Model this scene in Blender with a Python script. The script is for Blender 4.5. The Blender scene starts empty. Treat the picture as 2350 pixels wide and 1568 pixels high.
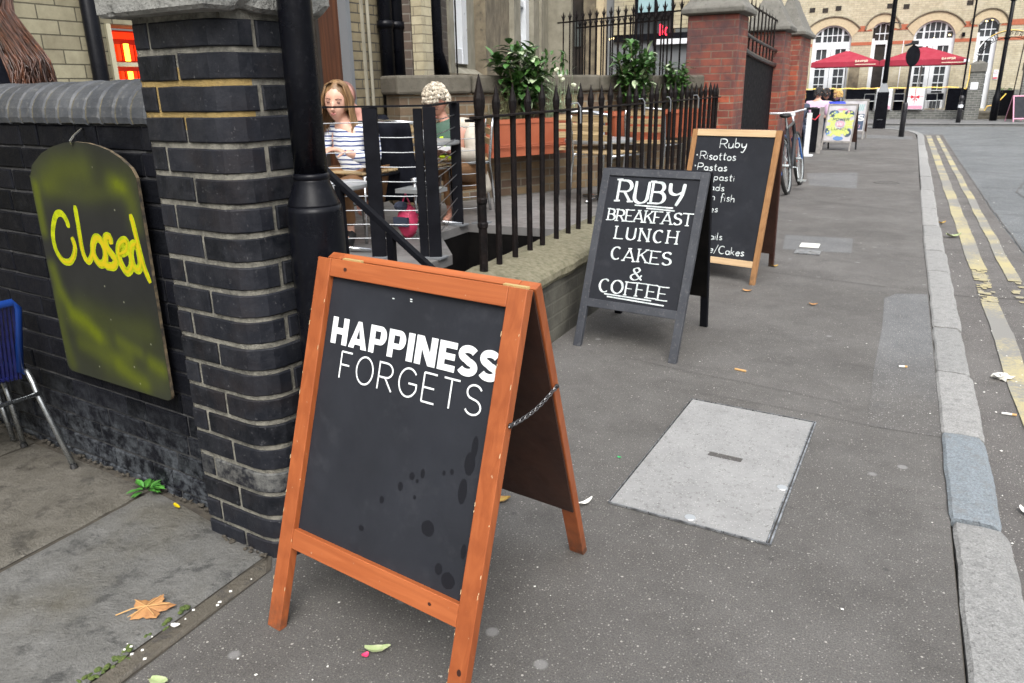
import bpy, bmesh, math, random
from mathutils import Vector, Matrix, noise
from mathutils.geometry import tessellate_polygon
random.seed(7)
S = 0.85            # the scene is laid out in survey units; S turns them into metres
scn = bpy.context.scene
R = math.radians
# ---------------------------------------------------------------- camera
cam = bpy.data.objects.new('camera', bpy.data.cameras.new('camera'))
scn.collection.objects.link(cam)
cam.data.sensor_width = 36; cam.data.lens = 36 * 1750 / 2350
cam.data.clip_start = 0.05; cam.data.clip_end = 400
def camera_matrix():
    Y, P, r = R(26.5), R(18.4), R(-1.0)
    z = Vector((0, 0, 1)); fw = Vector((-math.sin(Y), math.cos(Y), 0)); rt = Vector((math.cos(Y), math.sin(Y), 0))
    F = fw * math.cos(P) - z * math.sin(P); U = fw * math.sin(P) + z * math.cos(P)
    x = rt * math.cos(r) + U * math.sin(r); y = -rt * math.sin(r) + U * math.cos(r)
    m = Matrix((x, y, -F)).transposed().to_4x4(); m.translation = Vector((0, 0, 1.55)) * S
    return m
cam.matrix_world = camera_matrix()
cam.data.dof.use_dof = True; cam.data.dof.focus_distance = 1.9; cam.data.dof.aperture_fstop = 14.0
scn.camera = cam
scn.render.resolution_x = 1024; scn.render.resolution_y = 683
# ---------------------------------------------------------------- sky and sun (overcast)
w = bpy.data.worlds.new('World'); scn.world = w; w.use_nodes = True
nt = w.node_tree; bg = nt.nodes['Background']
sky = nt.nodes.new('ShaderNodeTexSky'); sky.sky_type = 'NISHITA'; sky.sun_disc = False
sky.sun_elevation = R(48); sky.sun_rotation = R(150); sky.dust_density = 4; sky.air_density = 1.2
hs = nt.nodes.new('ShaderNodeHueSaturation'); hs.inputs['Saturation'].default_value = 0.22
# an overcast sky is about three times brighter overhead than at the horizon
tcw = nt.nodes.new('ShaderNodeTexCoord'); sxw = nt.nodes.new('ShaderNodeSeparateXYZ'); nt.links.new(tcw.outputs['Generated'], sxw.inputs[0])
mr = nt.nodes.new('ShaderNodeMapRange'); mr.inputs['From Min'].default_value = 0; mr.inputs['From Max'].default_value = 1; mr.inputs['To Min'].default_value = .16; mr.inputs['To Max'].default_value = 2.1
nt.links.new(sxw.outputs[2], mr.inputs['Value']); mw = nt.nodes.new('ShaderNodeMix'); mw.data_type = 'RGBA'; mw.blend_type = 'MULTIPLY'; mw.inputs[0].default_value = 1
nt.links.new(sky.outputs[0], hs.inputs['Color']); nt.links.new(hs.outputs[0], mw.inputs[6]); nt.links.new(mr.outputs[0], mw.inputs[7]); nt.links.new(mw.outputs[2], bg.inputs[0])
bg.inputs[1].default_value = 0.15
sun = bpy.data.objects.new('sun', bpy.data.lights.new('sun', 'SUN')); scn.collection.objects.link(sun)
sun.data.energy = 0.5; sun.data.use_shadow = True; sun.data.angle = R(35); sun.data.color = (1.0, .97, .93)
az = R(150)  # direction the light comes from (clockwise from +Y)
sd = Vector((math.sin(az) * math.cos(R(48)), math.cos(az) * math.cos(R(48)), math.sin(R(48))))
sun.rotation_euler = sd.to_track_quat('Z', 'Y').to_euler()
scn.view_settings.view_transform = 'Standard'; scn.view_settings.look = 'None'
scn.view_settings.exposure = 0.88; scn.view_settings.gamma = 1.0

# ---------------------------------------------------------------- materials
def sr(r, g, b):
    f = lambda c: (c / 255 / 12.92) if c / 255 <= .04045 else ((c / 255 + .055) / 1.055) ** 2.4
    return (f(r), f(g), f(b), 1)
def rgba(c): return tuple(c) if len(c) == 4 else (c[0], c[1], c[2], 1)
class N:
    def __init__(s, name):
        s.m = bpy.data.materials.new(name); s.m.use_nodes = True; s.t = s.m.node_tree
        s.b = s.t.nodes['Principled BSDF']
    def n(s, k, **kw):
        o = s.t.nodes.new(k)
        for a, v in kw.items(): setattr(o, a, v)
        return o
    def l(s, a, b): s.t.links.new(a, b)
    def coords(s, kind='Object', stretch=(1, 1, 1)):
        tc = s.n('ShaderNodeTexCoord'); mp = s.n('ShaderNodeMapping'); mp.inputs['Scale'].default_value = stretch
        s.l(tc.outputs[kind], mp.inputs[0]); return mp.outputs[0]
    def noise(s, vec, sc, det=5, rough=.6, dist=0):
        o = s.n('ShaderNodeTexNoise'); o.inputs['Scale'].default_value = sc; o.inputs['Detail'].default_value = det
        o.inputs['Roughness'].default_value = rough; o.inputs['Distortion'].default_value = dist
        s.l(vec, o.inputs['Vector']); return o.outputs['Fac']
    def ramp(s, fac, a, b, ca=(0, 0, 0, 1), cb=(1, 1, 1, 1)):
        o = s.n('ShaderNodeValToRGB'); o.color_ramp.elements[0].position = a; o.color_ramp.elements[1].position = b
        o.color_ramp.elements[0].color = rgba(ca); o.color_ramp.elements[1].color = rgba(cb)
        s.l(fac, o.inputs[0]); return o.outputs[0]
    def mix(s, fac, a, b, mode='MIX'):
        o = s.n('ShaderNodeMix', data_type='RGBA', blend_type=mode)
        for i, v in ((0, fac), (6, a), (7, b)):
            if hasattr(v, 'is_linked'): s.l(v, o.inputs[i])
            elif i == 0: o.inputs[0].default_value = v
            else: o.inputs[i].default_value = rgba(v)
        return o.outputs[2]
    def math(s, op, a, b):
        o = s.n('ShaderNodeMath', operation=op)
        for i, v in ((0, a), (1, b)):
            if hasattr(v, 'is_linked'): s.l(v, o.inputs[i])
            else: o.inputs[i].default_value = v
        return o.outputs[0]
    def bump(s, h, strength=.3, dist=.01, prev=None):
        o = s.n('ShaderNodeBump'); o.inputs['Strength'].default_value = strength; o.inputs['Distance'].default_value = dist
        s.l(h, o.inputs['Height'])
        if prev is not None: s.l(prev, o.inputs['Normal'])
        s.l(o.outputs[0], s.b.inputs['Normal']); return o.outputs[0]
    def speck(s, vec, sc, size, rnd=1.0):
        o = s.n('ShaderNodeTexVoronoi'); o.inputs['Scale'].default_value = sc; o.inputs['Randomness'].default_value = rnd
        s.l(vec, o.inputs['Vector']); return s.ramp(o.outputs['Distance'], size, size + .04, (1, 1, 1, 1), (0, 0, 0, 1)), o.outputs['Color']
    def attr(s, name):
        o = s.n('ShaderNodeAttribute'); o.attribute_name = name; return o.outputs['Color']
def mat(name, c, c2=None, sc=6, rough=.7, metal=0, bump=0, bsc=60, stretch=(1, 1, 1), lo=.35, hi=.65, spec=.5,
        c3=None, sc3=30, kind='Object', rvar=.15, emit=None, es=0, rnd=0):
    k = N(name); v = k.coords(kind, stretch); col = rgba(c)
    if c2 is not None: col = k.mix(k.ramp(k.noise(v, sc), lo, hi), c, c2)
    if c3 is not None: col = k.mix(k.ramp(k.noise(v, sc3, 6, .7), .55, .75), col, c3)
    if rnd:
        a = k.attr('rnd'); sp = k.n('ShaderNodeSeparateColor'); k.l(a, sp.inputs[0])
        f = k.math('ADD', k.math('MULTIPLY', sp.outputs[0], rnd), 1 - rnd / 2)
        g = k.n('ShaderNodeCombineColor'); [k.l(f, g.inputs[i]) for i in range(3)]
        col = k.mix(1.0, col, g.outputs[0], 'MULTIPLY')
    if hasattr(col, 'is_linked'): k.l(col, k.b.inputs['Base Color'])
    else: k.b.inputs['Base Color'].default_value = col
    if rvar and c2 is not None:
        k.l(k.ramp(k.noise(v, sc * 2.3), .3, .7, (rough - rvar,) * 3, (min(1, rough + rvar),) * 3), k.b.inputs['Roughness'])
    else: k.b.inputs['Roughness'].default_value = rough
    k.b.inputs['Metallic'].default_value = metal; k.b.inputs['Specular IOR Level'].default_value = spec
    if bump: k.bump(k.noise(v, bsc, 4, .6), bump, .006)
    if emit is not None:
        k.b.inputs['Emission Color'].default_value = rgba(emit); k.b.inputs['Emission Strength'].default_value = es
    return k.m
def brick_mat(name, c1, c2, mortar, bw=.225, bh=.075, rough=.85, soot=None, ms=.012, off=.5, alt=None, sootr=(.45, .7)):
    k = N(name); v = k.coords('UV'); ob = k.coords('Object')
    b = k.n('ShaderNodeTexBrick'); k.l(v, b.inputs['Vector'])
    b.inputs['Scale'].default_value = 1; b.inputs['Brick Width'].default_value = bw; b.inputs['Row Height'].default_value = bh
    b.inputs['Mortar Size'].default_value = ms / 2; b.inputs['Mortar Smooth'].default_value = .25; b.offset = off
    b.inputs['Color1'].default_value = rgba(c1); b.inputs['Color2'].default_value = rgba(c2); b.inputs['Mortar'].default_value = rgba(mortar)
    b.inputs['Bias'].default_value = 0
    col = b.outputs['Color']
    if alt is not None:
        # a second coarser per-brick tone
        b2 = k.n('ShaderNodeTexBrick'); k.l(v, b2.inputs['Vector']); b2.offset = off
        for nm, vv in (('Scale', 1), ('Brick Width', bw), ('Row Height', bh), ('Mortar Size', 0), ('Bias', -.55)): b2.inputs[nm].default_value = vv
        b2.inputs['Color1'].default_value = (0, 0, 0, 1); b2.inputs['Color2'].default_value = (1, 1, 1, 1); b2.inputs['Mortar'].default_value = (0, 0, 0, 1)
        inv = k.math('SUBTRACT', 1.0, b.outputs['Fac'])
        sp = k.n('ShaderNodeSeparateColor'); k.l(b2.outputs['Color'], sp.inputs[0])
        col = k.mix(k.math('MULTIPLY', k.ramp(sp.outputs[0], .55, .8), inv), col, alt)
    n1 = k.noise(ob, 9, 6, .7)
    col = k.mix(k.ramp(n1, .3, .75), col, k.mix(1.0, col, (.62, .6, .58, 1), 'MULTIPLY'))
    if soot is not None: col = k.mix(k.ramp(k.noise(ob, 1.3, 6, .65), sootr[0], sootr[1]), col, soot)
    k.l(col, k.b.inputs['Base Color']); k.b.inputs['Roughness'].default_value = rough
    nb = k.bump(b.outputs['Fac'], -.6, .008) if False else None
    inv2 = k.math('SUBTRACT', 1.0, b.outputs['Fac'])
    h = k.math('ADD', inv2, k.math('MULTIPLY', k.noise(ob, 70, 4), .45))
    k.bump(h, .55, .006)
    return k.m

def black_brick():
    k = N('painted_black_brick'); v = k.coords('Object'); a = k.attr('rnd')
    sp = k.n('ShaderNodeSeparateColor'); k.l(a, sp.inputs[0])
    base = k.mix(sp.outputs[0], (.002, .003, .005, 1), (.013, .0145, .020, 1))
    base = k.mix(k.ramp(k.noise(v, 16, 7, .7), .42, .75), base, (.024, .025, .030, 1))
    base = k.mix(k.ramp(k.noise(v, 5, 5, .6), .5, .78), base, (.018, .014, .014, 1))
    base = k.mix(k.ramp(k.noise(v, 70, 4, .8), .62, .70), base, (.075, .075, .078, 1))
    base = k.mix(k.math('MULTIPLY', sp.outputs[1], k.ramp(k.noise(v, 20, 7, .75), .42, .62)), base, (.20, .20, .185, 1))          # lime bloom on a few bricks (attribute green)
    k.l(base, k.b.inputs['Base Color'])
    k.l(k.ramp(k.noise(v, 14, 5, .7), .3, .75, (.38, .38, .38), (.75, .75, .75)), k.b.inputs['Roughness'])
    k.b.inputs['Specular IOR Level'].default_value = .2
    h = k.math('ADD', k.math('MULTIPLY', k.noise(v, 8, 4), .6), k.math('MULTIPLY', k.noise(v, 90, 5, .7), .25))
    k.bump(h, .7, .008)
    return k.m
def painted_wall():
    k = N('sooty_black_brick_wall'); v = k.coords('Object'); a = k.attr('rnd')
    sp = k.n('ShaderNodeSeparateColor'); k.l(a, sp.inputs[0])
    base = k.mix(sp.outputs[0], (.0025, .003, .0045, 1), (.007, .0075, .011, 1))
    base = k.mix(k.ramp(k.noise(v, 12, 8, .75), .5, .8), base, (.014, .015, .018, 1))
    # lime and salt bloom that climbs from the pavement
    sx = k.n('ShaderNodeSeparateXYZ'); k.l(v, sx.inputs[0])
    zf = k.ramp(sx.outputs[2], .0, .34, (1, 1, 1), (0, 0, 0))
    bl = k.math('MULTIPLY', zf, k.ramp(k.noise(v, 17, 9, .78), .44, .66))
    base = k.mix(k.math('MULTIPLY', bl, .75), base, (.15, .165, .18, 1))
    k.l(base, k.b.inputs['Base Color'])
    k.l(k.ramp(k.noise(v, 14, 5, .7), .3, .75, (.42, .42, .42), (.8, .8, .8)), k.b.inputs['Roughness'])
    k.b.inputs['Specular IOR Level'].default_value = .1
    h = k.math('ADD', k.math('MULTIPLY', k.noise(v, 9, 4), .6), k.math('MULTIPLY', k.noise(v, 80, 5, .7), .35))
    k.bump(h, .9, .01)
    return k.m
def mortar_mat():
    k = N('lime_mortar'); v = k.coords('Object'); a = k.attr('rnd')
    base = k.mix(k.ramp(k.noise(v, 30, 6, .7), .3, .6), (.07, .067, .057, 1), (.25, .238, .197, 1))
    sp = k.n('ShaderNodeSeparateColor'); k.l(a, sp.inputs[0])
    base = k.mix(k.math('MULTIPLY', sp.outputs[0], .9), base, (.33, .225, .07, 1))
    base = k.mix(k.ramp(k.noise(v, 11, 6, .75), .52, .72), base, (.04, .04, .037, 1))
    base = k.mix(sp.outputs[1], base, (.03, .03, .033, 1))
    k.l(base, k.b.inputs['Base Color']); k.b.inputs['Roughness'].default_value = .95
    k.bump(k.noise(v, 160, 5, .8), .9, .006)
    return k.m
def asphalt(name, c1, c2, chip, chipsize=.2, sc=105, patch=1.1, gum=True, fade=None):
    k = N(name); v = k.coords('Object')
    base = k.mix(k.ramp(k.noise(v, patch, 7, .7), .38, .64), c1, c2)
    if fade:
        b2 = k.mix(k.ramp(k.noise(v, patch, 7, .7), .38, .64), fade[2], fade[3]); sy = k.n('ShaderNodeSeparateXYZ'); k.l(v, sy.inputs[0])
        base = k.mix(k.ramp(k.math('MULTIPLY', k.math('SUBTRACT', k.math('ADD', sy.outputs[1], k.math('MULTIPLY', k.noise(v, 5, 4), .5)), fade[0]), 1 / (fade[1] - fade[0])), 0, 1), b2, base)
    base = k.mix(k.math('MULTIPLY', k.ramp(k.noise(v, 3.2, 7, .78), .5, .70), .6), base, tuple(x * .62 for x in c1))
    base = k.mix(k.ramp(k.noise(v, 210, 3, .8), .35, .7), k.mix(1.0, base, (.42, .42, .42, 1), 'MULTIPLY'), base)
    m1, colr = k.speck(v, sc, chipsize)
    sp = k.n('ShaderNodeSeparateColor'); k.l(colr, sp.inputs[0])
    base = k.mix(k.math('MULTIPLY', m1, k.ramp(sp.outputs[0], .25, .9)), base, chip)
    mb, cb_ = k.speck(v, sc * 1.7, .22)
    spb = k.n('ShaderNodeSeparateColor'); k.l(cb_, spb.inputs[0])
    base = k.mix(k.math('MULTIPLY', k.math('MULTIPLY', mb, .6), k.ramp(spb.outputs[2], .4, .8)), base, (chip[0] * .75, chip[1] * .72, chip[2] * .66, 1))
    m3, colr3 = k.speck(v, sc * .45, .13)
    sp3 = k.n('ShaderNodeSeparateColor'); k.l(colr3, sp3.inputs[0])
    base = k.mix(k.math('MULTIPLY', m3, k.ramp(sp3.outputs[1], .84, .9)), base, (.36, .34, .31, 1))
    if gum:
        m2, c2_ = k.speck(v, 5.5, .07)
        sp2 = k.n('ShaderNodeSeparateColor'); k.l(c2_, sp2.inputs[0])
        base = k.mix(k.math('MULTIPLY', k.math('MULTIPLY', m2, .6), k.ramp(sp2.outputs[1], .45, .5)), base, (.27, .268, .262, 1))
        m4, c4_ = k.speck(v, 7.3, .05)
        sp4 = k.n('ShaderNodeSeparateColor'); k.l(c4_, sp4.inputs[0])
        base = k.mix(k.math('MULTIPLY', k.math('MULTIPLY', m4, .5), k.ramp(sp4.outputs[0], .6, .65)), base, (.035, .035, .034, 1))
    k.l(base, k.b.inputs['Base Color'])
    k.l(k.ramp(k.noise(v, 3, 5, .7), .3, .7, (.55, .55, .55), (.85, .85, .85)), k.b.inputs['Roughness'])
    k.b.inputs['Specular IOR Level'].default_value = .35
    k.bump(k.math('ADD', k.noise(v, 240, 4, .8), k.math('MULTIPLY', k.noise(v, 14, 3), .8)), .65, .005)
    return k.m
def flag_mat(name, c1, c2, c3):
    k = N(name); v = k.coords('Object', (1, 1, 1))
    base = k.mix(k.ramp(k.noise(v, 7, 7, .72, .1), .32, .66), c1, c2)
    base = k.mix(k.math('MULTIPLY', k.ramp(k.noise(v, 12, 7, .75, .15), .53, .62), .85), base, c3)
    base = k.mix(k.ramp(k.noise(v, 2.2, 4), .5, .75), base, (.115, .105, .08, 1))
    base = k.mix(k.ramp(k.noise(v, 150, 3, .8), .35, .7), k.mix(1.0, base, (.72, .72, .72, 1), 'MULTIPLY'), base)
    k.l(base, k.b.inputs['Base Color']); k.l(k.ramp(k.noise(v, 9, 5, .7), .35, .65, (.42, .42, .42), (.75, .75, .75)), k.b.inputs['Roughness'])
    k.b.inputs['Specular IOR Level'].default_value = .5
    k.bump(k.math('ADD', k.math('MULTIPLY', k.noise(v, 11, 7, .75, .15), 1.6), k.math('MULTIPLY', k.noise(v, 120, 4), .3)), .8, .012)
    return k.m
def granite(name, c1, c2, dark):
    k = N(name); v = k.coords('Object'); a = k.attr('rnd'); sp = k.n('ShaderNodeSeparateColor'); k.l(a, sp.inputs[0])
    base = k.mix(sp.outputs[0], c1, c2)
    base = k.mix(sp.outputs[1], base, (.23, .27, .30, 1))
    base = k.mix(k.ramp(k.noise(v, 170, 4, .8), .35, .65), k.mix(1.0, base, (.45, .45, .45, 1), 'MULTIPLY'), base)
    base = k.mix(k.ramp(k.noise(v, 24, 6, .7), .5, .75), base, dark)
    k.l(base, k.b.inputs['Base Color']); k.b.inputs['Roughness'].default_value = .8
    m, _ = k.speck(v, 38, .2)
    k.bump(k.math('SUBTRACT', k.noise(v, 70, 5, .7), k.math('MULTIPLY', m, .7)), .8, .008)
    return k.m
def wood(name, c1, c2, axis='z', sc=18, rough=.5, dark=None, line=1.0):
    st = {'z': (1, 1, .09), 'x': (.09, 1, 1), 'y': (1, .09, 1)}[axis]
    k = N(name); v = k.coords('Object', st)
    n1 = k.noise(v, sc * 2.2, 6, .62, 1.2)
    col = k.mix(k.ramp(n1, .35, .68), c1, c2)
    wv = k.n('ShaderNodeTexWave'); wv.wave_type = 'RINGS'; wv.inputs['Scale'].default_value = sc * .9; wv.inputs['Distortion'].default_value = 6; wv.inputs['Detail'].default_value = 3
    k.l(v, wv.inputs['Vector'])
    col = k.mix(k.math('MULTIPLY', k.ramp(wv.outputs['Fac'], .62, .95), .42 * line), col, dark or tuple(x * .42 for x in c1[:3]))
    pl = k.coords('Object')
    col = k.mix(k.math('MULTIPLY', k.ramp(k.noise(pl, 3, 4), .45, .75), .2), col, dark or tuple(x * .5 for x in c1[:3]))
    col = k.mix(k.math('MULTIPLY', k.ramp(k.noise(pl, 60, 3), .70, .76), .6), col, (.5, .33, .2, 1))
    sz = k.n('ShaderNodeSeparateXYZ'); k.l(pl, sz.inputs[0])
    foot = k.math('MULTIPLY', k.ramp(sz.outputs[2], .0, .13, (1, 1, 1), (0, 0, 0)), k.ramp(k.noise(pl, 22, 5, .7), .35, .7))
    col = k.mix(foot, col, (.05, .035, .025, 1))       # scuffed, dirty feet
    k.l(col, k.b.inputs['Base Color']); k.b.inputs['Roughness'].default_value = rough
    k.b.inputs['Specular IOR Level'].default_value = .4
    k.bump(n1, .25, .002)
    return k.m
M = {}
M['black_brick'] = black_brick(); M['wall_brick'] = painted_wall(); M['mortar'] = mortar_mat()
M['asphalt'] = asphalt('pavement_asphalt', (.126, .119, .111), (.182, .174, .164), (.28, .267, .245))
M['asphalt_patch'] = asphalt('grey_asphalt_patch', (.175, .177, .178), (.215, .217, .217), (.45, .45, .43), gum=False)
M['asphalt_fade'] = asphalt('grey_asphalt_repair', (.185, .188, .19), (.225, .228, .228), (.4, .39, .37), gum=False, fade=(3.7, 4.6, (.126, .119, .111), (.182, .174, .164)))
M['asphalt_dark'] = asphalt('dark_asphalt_strip', (.098, .092, .087), (.135, .128, .121), (.36, .35, .33), gum=False)
M['road'] = asphalt('road_asphalt', (.14, .152, .158), (.20, .213, .22), (.45, .45, .45), .2, 70, .6, gum=False)
M['gutter'] = asphalt('gutter_asphalt', (.135, .125, .118), (.185, .175, .165), (.4, .38, .35), .18, 90, 1.3, gum=False)
M['flag'] = flag_mat('york_stone', (.118, .116, .107), (.168, .166, .157), (.058, .058, .056))
M['flag_brown'] = flag_mat('brown_york_stone', (.105, .096, .078), (.145, .134, .112), (.055, .05, .042))
M['flag_strip'] = flag_mat('edging_stone', (.09, .078, .06), (.14, .125, .1), (.06, .055, .05))
M['wall_core'] = mat('sooty_wall_mortar', (.022, .022, .024), (.05, .05, .05), 22, .95, bump=.6, bsc=120)
M['hairline'] = mat('sealed_joint', (.075, .07, .065), (.12, .112, .105), 9, .9)
M['dirt'] = mat('joint_dirt', (.035, .03, .024), (.065, .056, .042), 30, .95, bump=.5)
M['granite'] = granite('granite_kerb', (.30, .30, .29), (.40, .395, .38), (.15, .15, .147))
M['concrete'] = mat('weathered_concrete', (.27, .27, .25), (.13, .13, .12), 9, .9, bump=1.0, bsc=90, c3=(.03, .03, .028), sc3=48, lo=.3, hi=.72)
M['coping'] = mat('blue_grey_coping_brick', (.030, .034, .041), (.058, .062, .068), 8, .6, bump=.4, bsc=60, c3=(.11, .11, .105), sc3=45, rnd=.45)
M['coping_mortar'] = mat('coping_mortar', (.13, .115, .07), (.045, .045, .04), 26, .95, bump=.6, bsc=120)
M['yellow_line'] = (lambda: None)
M['black_iron'] = mat('gloss_black_paint', (.008, .008, .010), (.022, .022, .026), 12, .32, bump=.25, bsc=40, c3=(.06, .058, .055), sc3=70, rvar=.1)
M['black_steel'] = mat('satin_black_steel', (.005, .0052, .0072), (.009, .0095, .0125), 8, .6, rvar=.1, spec=.08)
M['rust_black'] = mat('weathered_black_railing', (.0045, .004, .0045), (.011, .0075, .007), 14, .55, bump=.3, bsc=80, c3=(.03, .026, .025), sc3=60, spec=.12)
M['steel'] = mat('polished_steel', (.62, .63, .64), None, rough=.22, metal=1)
M['wire'] = mat('stainless_wire', (.28, .29, .30), None, rough=.38, metal=.9)
M['chrome_leg'] = mat('dull_chrome', (.5, .52, .53), (.35, .37, .38), 20, .28, metal=.95, rvar=.08)
M['orangeV'] = wood('orange_stained_pine', (.26, .066, .019), (.34, .095, .029), 'z', 13, .42, (.15, .032, .009), line=.4)
M['orangeH'] = wood('orange_stained_pine_across', (.30, .078, .023), (.38, .11, .035), 'x', 13, .42, (.17, .038, .011), line=.4)
M['blondeV'] = wood('natural_pine', (.27, .135, .052), (.36, .19, .08), 'z', 13, .6, (.14, .065, .025), line=.4)
M['blondeH'] = wood('pale_pine_rail', (.52, .36, .2), (.62, .45, .27), 'x', 13, .6, (.28, .16, .08), line=.4)
M['brownV'] = wood('dark_stained_leg', (.04, .012, .008), (.06, .02, .012), 'z', 13, .5)
M['greyframeV'] = mat('charcoal_painted_frame', (.032, .035, .043), (.048, .052, .061), 9, .55, bump=.12, bsc=40, c3=(.12, .12, .12), sc3=60)
M['slate'] = mat('slate_blackboard', (.014, .0155, .020), (.019, .021, .027), 5, .66, c3=(.028, .030, .036), sc3=9, spec=.25)
M['slate_back'] = mat('hardboard_back', (.03, .012, .008), (.05, .02, .012), 8, .6)
M['white_ink'] = mat('white_paint_lettering', (.76, .78, .78), (.66, .68, .68), 18, .6, c3=(.3, .31, .32), sc3=120)
M['chalk'] = mat('chalk_marker', (.42, .47, .47), (.76, .8, .8), 45, .8, c3=(.22, .25, .26), sc3=110)
M['damp'] = mat('damp_spot', (.0085, .009, .012), None, rough=.5, spec=.2)
M['brass'] = mat('tarnished_brass', (.62, .5, .22), None, rough=.45, metal=.5)
M['stock'] = brick_mat('yellow_stock_brick', (.30, .255, .155), (.20, .165, .10), (.06, .055, .045), alt=(.07, .055, .04), soot=(.05, .043, .033), sootr=(.5, .8))
M['stock_pale'] = brick_mat('pale_gault_brick', (.5, .45, .31), (.4, .355, .235), (.22, .19, .13), soot=(.3, .29, .26), ms=.009, sootr=(.5, .85))
M['stock_patch'] = brick_mat('painted_patched_brick', (.40, .37, .25), (.30, .27, .18), (.10, .09, .06), alt=(.045, .05, .055), soot=(.48, .46, .41), sootr=(.58, .72), ms=.008)
M['brown_brick'] = brick_mat('sooty_brown_brick', (.105, .075, .055), (.055, .043, .036), (.17, .155, .13), soot=(.06, .05, .042), ms=.014)
M['patio_brick'] = brick_mat('mossy_stock_brick', (.25, .175, .095), (.11, .07, .05), (.21, .19, .145), alt=(.06, .035, .032), soot=(.075, .066, .042), ms=.015, sootr=(.5, .8))
M['plinth_brick'] = brick_mat('rendered_grey_brick', (.055, .052, .042), (.038, .036, .030), (.08, .076, .062), soot=(.13, .125, .10), ms=.014, sootr=(.52, .72))
M['red_brick'] = brick_mat('red_rubbed_brick', (.39, .092, .045), (.21, .052, .035), (.27, .19, .13), alt=(.10, .045, .042), soot=(.075, .038, .038), ms=.014, sootr=(.40, .6))
M['far_brick'] = brick_mat('cream_stock_brick', (.57, .51, .36), (.48, .43, .30), (.42, .38, .29), soot=(.55, .51, .4), ms=.02, sootr=(.5, .8))
M['far_grey_brick'] = brick_mat('grey_brick', (.16, .165, .15), (.10, .105, .10), (.26, .26, .24), ms=.02)
M['arch_brick'] = mat('buff_arch_brick', (.52, .43, .28), (.44, .36, .235), 14, .85)
M['band_red'] = mat('red_brick_band', (.42, .13, .065), (.34, .1, .055), 14, .85)
M['mould'] = mat('weathered_hood_mould', (.12, .1, .07), (.2, .17, .12), 9, .9)
M['stone'] = mat('sooty_stone', (.24, .2, .135), (.12, .1, .07), 5, .9, bump=.5, c3=(.07, .06, .045), sc3=18)
M['stone_pale'] = mat('pale_stone_dressing', (.3, .28, .22), (.2, .185, .14), 4, .9, bump=.4)
M['stone_dark'] = mat('mossy_dark_stone', (.075, .067, .05), (.12, .108, .085), 6, .92, bump=.8, bsc=70, c3=(.04, .042, .028), sc3=20)
M['coping_far'] = mat('grey_stone_cap', (.12, .115, .10), (.17, .163, .143), 8, .92, bump=.8, bsc=80, c3=(.06, .058, .05), sc3=25)
M['plinth_top'] = mat('mossy_gravelly_concrete', (.21, .19, .13), (.12, .112, .066), 34, .95, bump=1.0, bsc=130, c3=(.05, .052, .024), sc3=13)
M['white_frame'] = mat('white_gloss_joinery', (.74, .76, .78), (.66, .69, .72), 4, .4)
M['glass_dark'] = mat('dark_window_glass', (.035, .04, .045), (.07, .075, .08), 2.5, .12, spec=.8, rvar=.05)
M['glass_grey'] = mat('net_curtain_window_glass', (.10, .115, .11), (.055, .065, .065), 5, .2, spec=.7, rvar=.05)
M['interior'] = mat('dark_interior', (.012, .01, .009), (.03, .022, .015), 2, .8)
M['door_wood'] = wood('varnished_door_panel', (.07, .026, .013), (.12, .045, .02), 'z', 6, .4)
M['deck'] = mat('wet_grey_decking', (.14, .135, .13), (.2, .195, .19), 5, .5, bump=.2)
M['chain'] = mat('dull_chain', (.18, .18, .185), None, rough=.4, metal=.9)
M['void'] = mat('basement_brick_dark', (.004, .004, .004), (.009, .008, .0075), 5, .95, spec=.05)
M['terracotta'] = mat('terracotta_plastic', (.30, .075, .034), (.36, .10, .045), 5, .6)
M['soil'] = mat('soil', (.03, .02, .012), (.05, .035, .02), 30, .95)
M['leaf_dark'] = mat('glossy_leaf', (.035, .095, .025), (.075, .16, .04), 30, .3, rnd=.9, rvar=.1)
M['leaf_pale'] = mat('pale_leaf_underside', (.28, .36, .2), (.38, .45, .3), 30, .4, rnd=.5)
M['petal'] = mat('cream_petal', (.6, .62, .45), None, rough=.6)
M['stem'] = mat('green_brown_stem', (.07, .06, .03), (.1, .09, .04), 20, .8)
M['weed'] = mat('fresh_weed_leaf', (.035, .15, .02), (.07, .22, .035), 40, .45, rnd=.6)
M['moss'] = mat('moss', (.05, .085, .018), (.1, .13, .03), 60, .95, bump=1, bsc=200)
M['dry_leaf'] = mat('dry_plane_leaf', (.44, .235, .09), (.32, .15, .055), 22, .65, c3=(.16, .07, .03), sc3=60, bump=.3)
M['leaf_yellow'] = mat('yellow_leaf', (.42, .3, .07), (.35, .18, .05), 40, .7)
M['leaf_green'] = mat('faded_green_leaf', (.25, .33, .13), (.4, .42, .26), 60, .7)
M['butt_white'] = mat('paper_white', (.68, .67, .62), None, rough=.8)
M['butt_tan'] = mat('filter_tan', (.5, .3, .12), None, rough=.8)
M['pink'] = mat('hot_pink', (.75, .06, .16), (.62, .04, .12), 12, .55)
M['blue_cord'] = mat('blue_plastic_cord', (.004, .006, .05), (.007, .010, .085), 30, .4)
M['blue_tube'] = mat('blue_powder_coat', (.012, .05, .25), None, rough=.3)
M['rubber'] = mat('black_rubber', (.012, .012, .012), None, rough=.6)
M['skin'] = mat('skin', (.62, .35, .25), (.68, .40, .30), 14, .5)
M['skin_pink'] = mat('ruddy_skin', (.42, .2, .16), (.5, .26, .2), 10, .5)
M['skin_dark'] = mat('darker_skin', (.36, .17, .12), (.42, .21, .15), 10, .5)  # darker, redder skin tone
M['lip'] = mat('lips', (.45, .17, .15), None, rough=.45)
M['eye'] = mat('dark_eye_and_brow', (.13, .06, .045), None, rough=.5)  # dark brown of the eyes and eyebrows
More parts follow.
